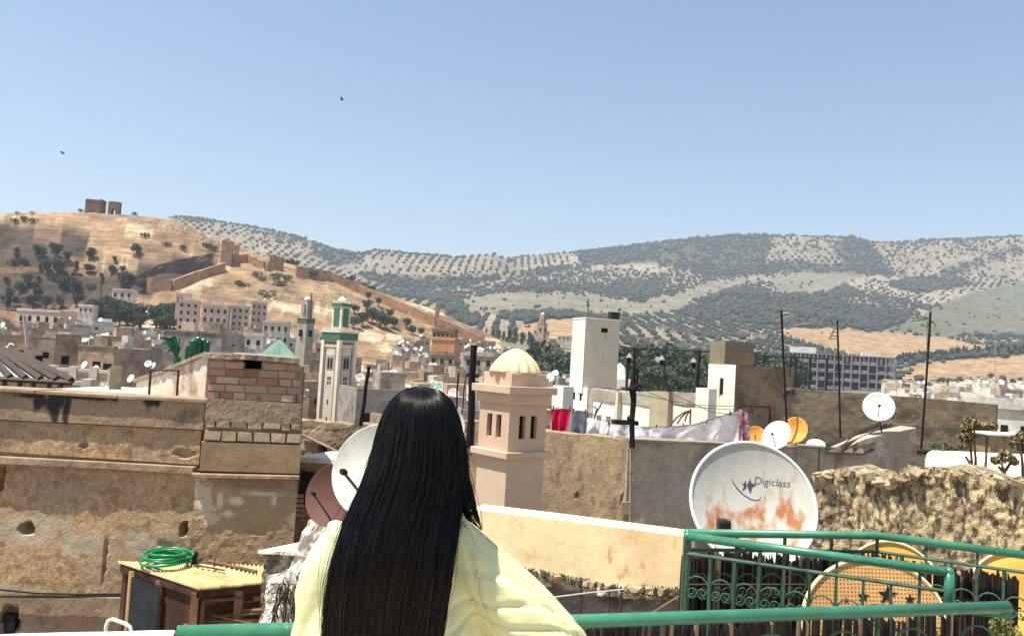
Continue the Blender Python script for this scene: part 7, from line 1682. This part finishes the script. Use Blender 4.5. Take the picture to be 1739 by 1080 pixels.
# shirt
b = MB()
loft(b, [(neck + Vector((-.005, .0, -.045)), .085, .072, (0, 0, 1)), (neck + Vector((-.012, .005, -.075)), .13, .085, (0, 0, 1)), (chest + Vector((0, .005, .07)), .17, .10, (0, 0, 1)), (chest - Vector((0, 0, .03)), .185, .12, (0, 0, 1)), (chest - Vector((.005, 0, .16)), .20, .13, (0, 0, 1)), (Vector((pel.x, 1.88, .95)), .215, .14, (0, 0, 1)), (Vector((pel.x, 1.88, .80)), .225, .145, (0, 0, 1)), (Vector((pel.x, 1.88, .76)), .222, .142, (0, 0, 1))], 32)
shL = [P(600, 905, D + .02), P(575, 950, D + .02), P(556, 1020, D + .04), P(546, 1090, D + .06), P(534, 1160, D + .08)]
b.tube(shL + [ELL.lerp(WRL, .45) + Vector((0, 0, -.02)), ELL.lerp(WRL, .7)], [.062, .068, .072, .074, .076, .072, .062], 20)
shR = [P(757, 905, D + .02), P(782, 938, D + .02), P(830, 985, D + .02), P(884, 1042, D + .02), P(926, 1092, D + .03), P(956, 1138, D + .04)]
b.tube(shR + [ELR.lerp(WRR, .4) + Vector((0, 0, -.02)), ELR.lerp(WRR, .65)], [.056, .060, .068, .079, .088, .09, .078, .062], 24)
sm_ = remeshed(b, .0055, 14, 'shirt')
n_v = len(sm_.vertices); co = np.empty(n_v * 3); sm_.vertices.foreach_get('co', co); co = co.reshape(-1, 3); no = np.array([v.normal[:] for v in sm_.vertices])
adir = np.array((ELR - SR_).normalized()); ldir = np.array((ELL - SL).normalized()); cR = np.array(SR_); cL = np.array(SL); nw_ = np.zeros(n_v)
for i in range(n_v):
    p = co[i]; q = p - cR; along = q @ adir; perp = q - along * adir; isR = p[0] > SR_.x - .02 and p[2] < SR_.z + .05
    if isR:
        ang = math.atan2(perp[1], perp[2]); e_ = min(1, max(0, (along + .04) / .14))
        f = .0105 * noise.noise((ang * 1.5 + 1.2 * along, along * 3.2, 2.0)) + .005 * noise.noise((ang * 3.4 - along * 3, along * 5, 9.0))
        c1 = noise.noise((ang * 1.1 + along * 5.0, along * 2.2 + 4, 5.0)); c2 = noise.noise((ang * 1.0 - along * 9.0, along * 3 + 1, 15.0))
        nw_[i] = e_ * (f - .008 * max(0, 1 - abs(c1) * 9) - .0065 * max(0, 1 - abs(c2) * 9))
    else:
        fade = min(1, max(0, (neck.z - p[2]) / .12)); hx = p[0] + .25 * (p[2] - 1.2)
        f = .010 * noise.noise((hx * 17, p[1] * 6, p[2] * 2.6)) + .004 * noise.noise((hx * 38, p[1] * 12, p[2] * 6))
        c1 = noise.noise((hx * 9, p[1] * 5, p[2] * 3.5 + 7)); nw_[i] = fade * (f - .009 * max(0, 1 - abs(c1) * 8))
    nw_[i] += .0006 * noise.noise((p[0] * 60, p[1] * 60, p[2] * 60))
co = co + no * nw_[:, None] - np.array(W_loc); sm_.vertices.foreach_set('co', co.ravel()); sm_.polygons.foreach_set('use_smooth', [True] * len(sm_.polygons)); sm_.update()
lime = mat('lime_linen', sr(228, 227, 180), sr(220, 218, 166), scale=4, bump=.25, dist=.0008, bs=420, fine=.04, rough=.85)
lb = [x for x in lime.node_tree.nodes if x.type == 'BSDF_PRINCIPLED'][0]; lb.inputs['Subsurface Weight'].default_value = .0
sm_.materials.clear(); sm_.materials.append(lime); so = bpy.data.objects.new('shirt', sm_); COL.objects.link(so); so.parent = woman
# seams laid on the shirt by casting from the camera side
from mathutils.bvhtree import BVHTree
bv = BVHTree.FromPolygons([Vector(c_) + W_loc for c_ in co], [tuple(p.vertices) for p in sm_.polygons])
def seam(pts, r=.0016):
    out = []
    for x, y in pts:
        dv = (P(x, y, 1) - C0).normalized(); h_ = bv.ray_cast(C0, dv)
        if h_[0]: out.append(h_[0] - dv * .0004)
    if len(out) > 2: b = MB(); b.tube(out, r, 5); b.build('seam', lime, woman, smooth=True)
seam([(779, 884), (790, 893), (800, 906), (808, 924), (812, 945), (812, 970), (806, 1000)]); seam([(588, 888), (578, 900), (570, 920), (566, 945), (564, 980)])
seam([(783, 882), (800, 890), (822, 903), (842, 926), (862, 951)])
# trousers and shoes (below the picture)
b = MB(); loft(b, [(Vector((pel.x, 1.88, .98)), .17, .115, (0, 0, 1)), (pel - Vector((0, 0, .05)), .185, .125, (0, 0, 1)), (pel - Vector((0, 0, .14)), .185, .125, (0, 0, 1))], 24)
for s_ in (-1, 1):
    hp = pel + Vector((s_ * .09, 0, -.08)); kn = Vector((hp.x + s_ * .01, 1.88, .48)); an = Vector((hp.x + s_ * .015, 1.84, .1)); b.tube([hp, hp.lerp(kn, .5), kn, an], [.098, .09, .078, .075], 16)
tm_ = remeshed(b, .012, 6, 'trousers'); co = np.empty(len(tm_.vertices) * 3); tm_.vertices.foreach_get('co', co); tm_.vertices.foreach_set('co', (co.reshape(-1, 3) - np.array(W_loc)).ravel()); tm_.materials.clear(); tm_.materials.append(lime)
to_ = bpy.data.objects.new('trousers', tm_); COL.objects.link(to_); to_.parent = woman
for s_ in (-1, 1):
    an = Vector((pel.x + s_ * .105, 1.84, .04)); b = MB(); loft(b, [(an + Vector((0, -.07, -.005)), .03, .03, (0, 1, 0)), (an + Vector((0, 0, 0)), .042, .038, (0, 1, 0)), (an + Vector((0, .09, -.008)), .045, .03, (0, 1, 0)), (an + Vector((0, .17, -.015)), .03, .02, (0, 1, 0))], 14); b.build('shoe', white, woman, smooth=True)
# hair
ROW = np.array([ # y, left, right, depth centre, half depth
 (658, 712, 718, 1.800, .006), (660, 697, 735, 1.800, .026), (664, 686, 746, 1.80, .042), (672, 673, 757, 1.80, .058), (684, 662, 768, 1.80, .072), (700, 653, 776, 1.80, .086), (720, 645, 782, 1.80, .097), (745, 638, 787, 1.80, .104), (775, 631, 790, 1.795, .104),
 (805, 622, 791, 1.785, .098), (835, 609, 789, 1.77, .088), (865, 594, 785, 1.75, .076), (895, 580, 780, 1.725, .062), (925, 571, 776, 1.70, .052), (965, 560, 771, 1.685, .045), (1005, 552, 766, 1.68, .042), (1045, 548, 760, 1.68, .040), (1085, 547, 754, 1.68, .038), (1125, 552, 747, 1.69, .034), (1165, 566, 736, 1.70, .026), (1200, 590, 720, 1.70, .018)], float)
def Pn(px, py, d):
    c0, fw, rr_, uu = map(np.array, (C0, FW, R_, U_)); return c0 + fw * d[..., None] + rr_ * ((px - CX) / F_ * d)[..., None] + uu * ((CY - py) / F_ * d)[..., None]
def rowat(y): return [np.interp(y, ROW[:, 0], ROW[:, k]) for k in range(1, 5)]
def smoothrow(y):
    ys = [y - 9, y, y + 9]; vs_ = [rowat(np.maximum(q, 658)) for q in ys]; out = [(a + 2 * b_ + c_) / 4 for a, b_, c_ in zip(*vs_)]; raw = rowat(y); t_ = np.clip((y - 664) / 10, 0, 1); return [r * (1 - t_) + o * t_ for r, o in zip(raw, out)]
HV = []; HF = []; hb = MB()
ys = np.concatenate([658 + (np.linspace(0, 1, 22) ** 2) * 80, np.linspace(745, 1170, 40)])
n_ = 40; l_, r_, dc, hd = smoothrow(ys); vs = []
for i in range(len(ys)):
    for k in range(n_):
        an = 2 * pi * k / n_; c_ = (l_[i] + r_[i]) / 2; hw = (r_[i] - l_[i]) / 2 * .94
        vs.append(P(c_ + hw * cos(an), ys[i] + 3, dc[i] - (hd[i] * .93) * sin(an)))
hb.add(vs, [(i * n_ + k, i * n_ + (k + 1) % n_, (i + 1) * n_ + (k + 1) % n_, (i + 1) * n_ + k) for i in range(len(ys) - 1) for k in range(n_)] + [tuple(range(n_))[::-1], tuple(range((len(ys) - 1) * n_, len(ys) * n_))])
hairm = bpy.data.materials.new('black_hair'); hairm.use_nodes = True; hn = hairm.node_tree; pb = hn.nodes['Principled BSDF']
pb.inputs['Base Color'].default_value = (.0045, .0035, .003, 1); pb.inputs['Roughness'].default_value = .27; pb.inputs['Specular IOR Level'].default_value = .3
hb.build('hair_mass', hairm, woman, smooth=True)
nS = 3000; K = 46; rg = np.random.default_rng(3)
th = rg.uniform(0, 2 * pi, nS); th = np.where(rg.random(nS) < .72, rg.uniform(-.25, pi + .25, nS), th)
ncl = 130; clc = np.sort(rg.uniform(-.3, 2 * pi, ncl)); idx = np.argmin(np.abs(th[:, None] - clc[None]), axis=1); 
t = np.linspace(0, 1, K)[None]; yend = 1120 + rg.normal(0, 26, nS) + 14 * np.sin(clc[idx] * 9); yend = np.clip(yend, 1050, 1190); 
y = 658.5 + (yend[:, None] - 658.5) * (t ** 1.35)
l_, r_, dc, hd = smoothrow(y)
cl = .55 * np.clip((t - .25) * 1.4, 0, 1) * rg.uniform(.3, 1, (nS, 1)); thh = th[:, None] * (1 - cl) + clc[idx][:, None] * cl + .02 * np.sin(t * 7 + rg.uniform(0, 6, (nS, 1))) * rg.uniform(0, 1.5, (nS, 1)) * t
sc = 1 + rg.normal(0, .012, (nS, 1)) + .012 * np.sin(clc[idx] * 23)[:, None] * t + .012 * np.sin(t * 9 + rg.uniform(0, 6, (nS, 1))) * t
sc = sc * (1 + .035 * np.sin(clc[idx] * 31 + 2)[:, None] * np.clip(t * 2, 0, 1) * np.sin(t * 5 + clc[idx][:, None] * 17)); cx = (l_ + r_) / 2; hw = (r_ - l_) / 2
px = cx - 3 * np.clip(t - .4, 0, 1) + hw * (.985 - .05 * t) * np.cos(thh) * sc; dd = dc - hd * np.sin(thh) * sc * 1.02
pts = Pn(px, y - 1.5, dd)
# lock over the right shoulder
nL = 320; ye = 893 + rg.uniform(-45, 8, nL); yL = 690 + (ye[:, None] - 690) * np.linspace(0, 1, K)[None]; u = rg.uniform(0, 1, (nL, 1))
re_ = np.interp(yL, [690, 720, 745, 775, 805, 835, 865, 897], [770, 781, 787, 791, 795, 802, 810, 819]); le_ = np.interp(yL, [690, 745, 805, 850, 880, 897], [755, 765, 772, 776, 790, 816])
pxL = le_ + (re_ - le_) * u + 1.0 * np.sin(yL * .03 + u * 9); dL = np.interp(yL, [690, 745, 805, 897], [1.80, 1.795, 1.79, 1.775]) - .035 * np.sin(u * pi) + rg.uniform(-.01, .01, (nL, 1))
ptsL = Pn(pxL, yL, dL); allp = np.concatenate([pts, ptsL], 0); M = allp.shape[0]
# flyaways
fl = rg.random(M) < .035; env = (np.linspace(0, 1, K)[None, :, None] ** 1.2); dir_ = rg.normal(0, 1, (M, 1, 3)) * np.array([1, .5, .3]); allp = allp + fl[:, None, None] * env * dir_ * .022 * np.sin(np.linspace(0, 1, K) * 3.0)[None, :, None]
wv = .0022 * np.sin(np.linspace(0, 1, K)[None] * rg.uniform(8, 26, (M, 1)) + rg.uniform(0, 6, (M, 1))); allp[..., 0] += wv; allp[..., 1] += .7 * wv[:, ::-1]
tan_ = np.gradient(allp, axis=1); tan_ /= np.linalg.norm(tan_, axis=2, keepdims=True) + 1e-9
ref = np.array([0.3, -1, .1]); a_ = np.cross(tan_, ref); a_ /= np.linalg.norm(a_, axis=2, keepdims=True) + 1e-9; bb = np.cross(tan_, a_)
rad = (.0009 * rg.uniform(.6, 1.25, (M, 1)) * np.linspace(1, .55, K)[None])[..., None]
V = np.stack([allp + rad * (a_ * cos(q) + bb * sin(q)) for q in (0, 2.094, 4.189)], axis=2).reshape(-1, 3) - np.array(W_loc)
i0 = (np.arange(M)[:, None] * K + np.arange(K - 1)[None]).reshape(-1); F = []
for q in range(3): r2 = (q + 1) % 3; F.append(np.stack([i0 * 3 + q, i0 * 3 + r2, (i0 + 1) * 3 + r2, (i0 + 1) * 3 + q], 1))
F = np.concatenate(F, 0); me = bpy.data.meshes.new('hair'); me.vertices.add(len(V)); me.vertices.foreach_set('co', V.ravel()); me.loops.add(len(F) * 4); me.loops.foreach_set('vertex_index', F.ravel()); me.polygons.add(len(F))
me.polygons.foreach_set('loop_start', np.arange(len(F)) * 4); me.polygons.foreach_set('loop_total', np.full(len(F), 4)); me.polygons.foreach_set('use_smooth', [True] * len(F)); me.update()
me.materials.append(hairm); ho = bpy.data.objects.new('hair', me); COL.objects.link(ho); ho.parent = woman; ho['kind'] = 'stuff'
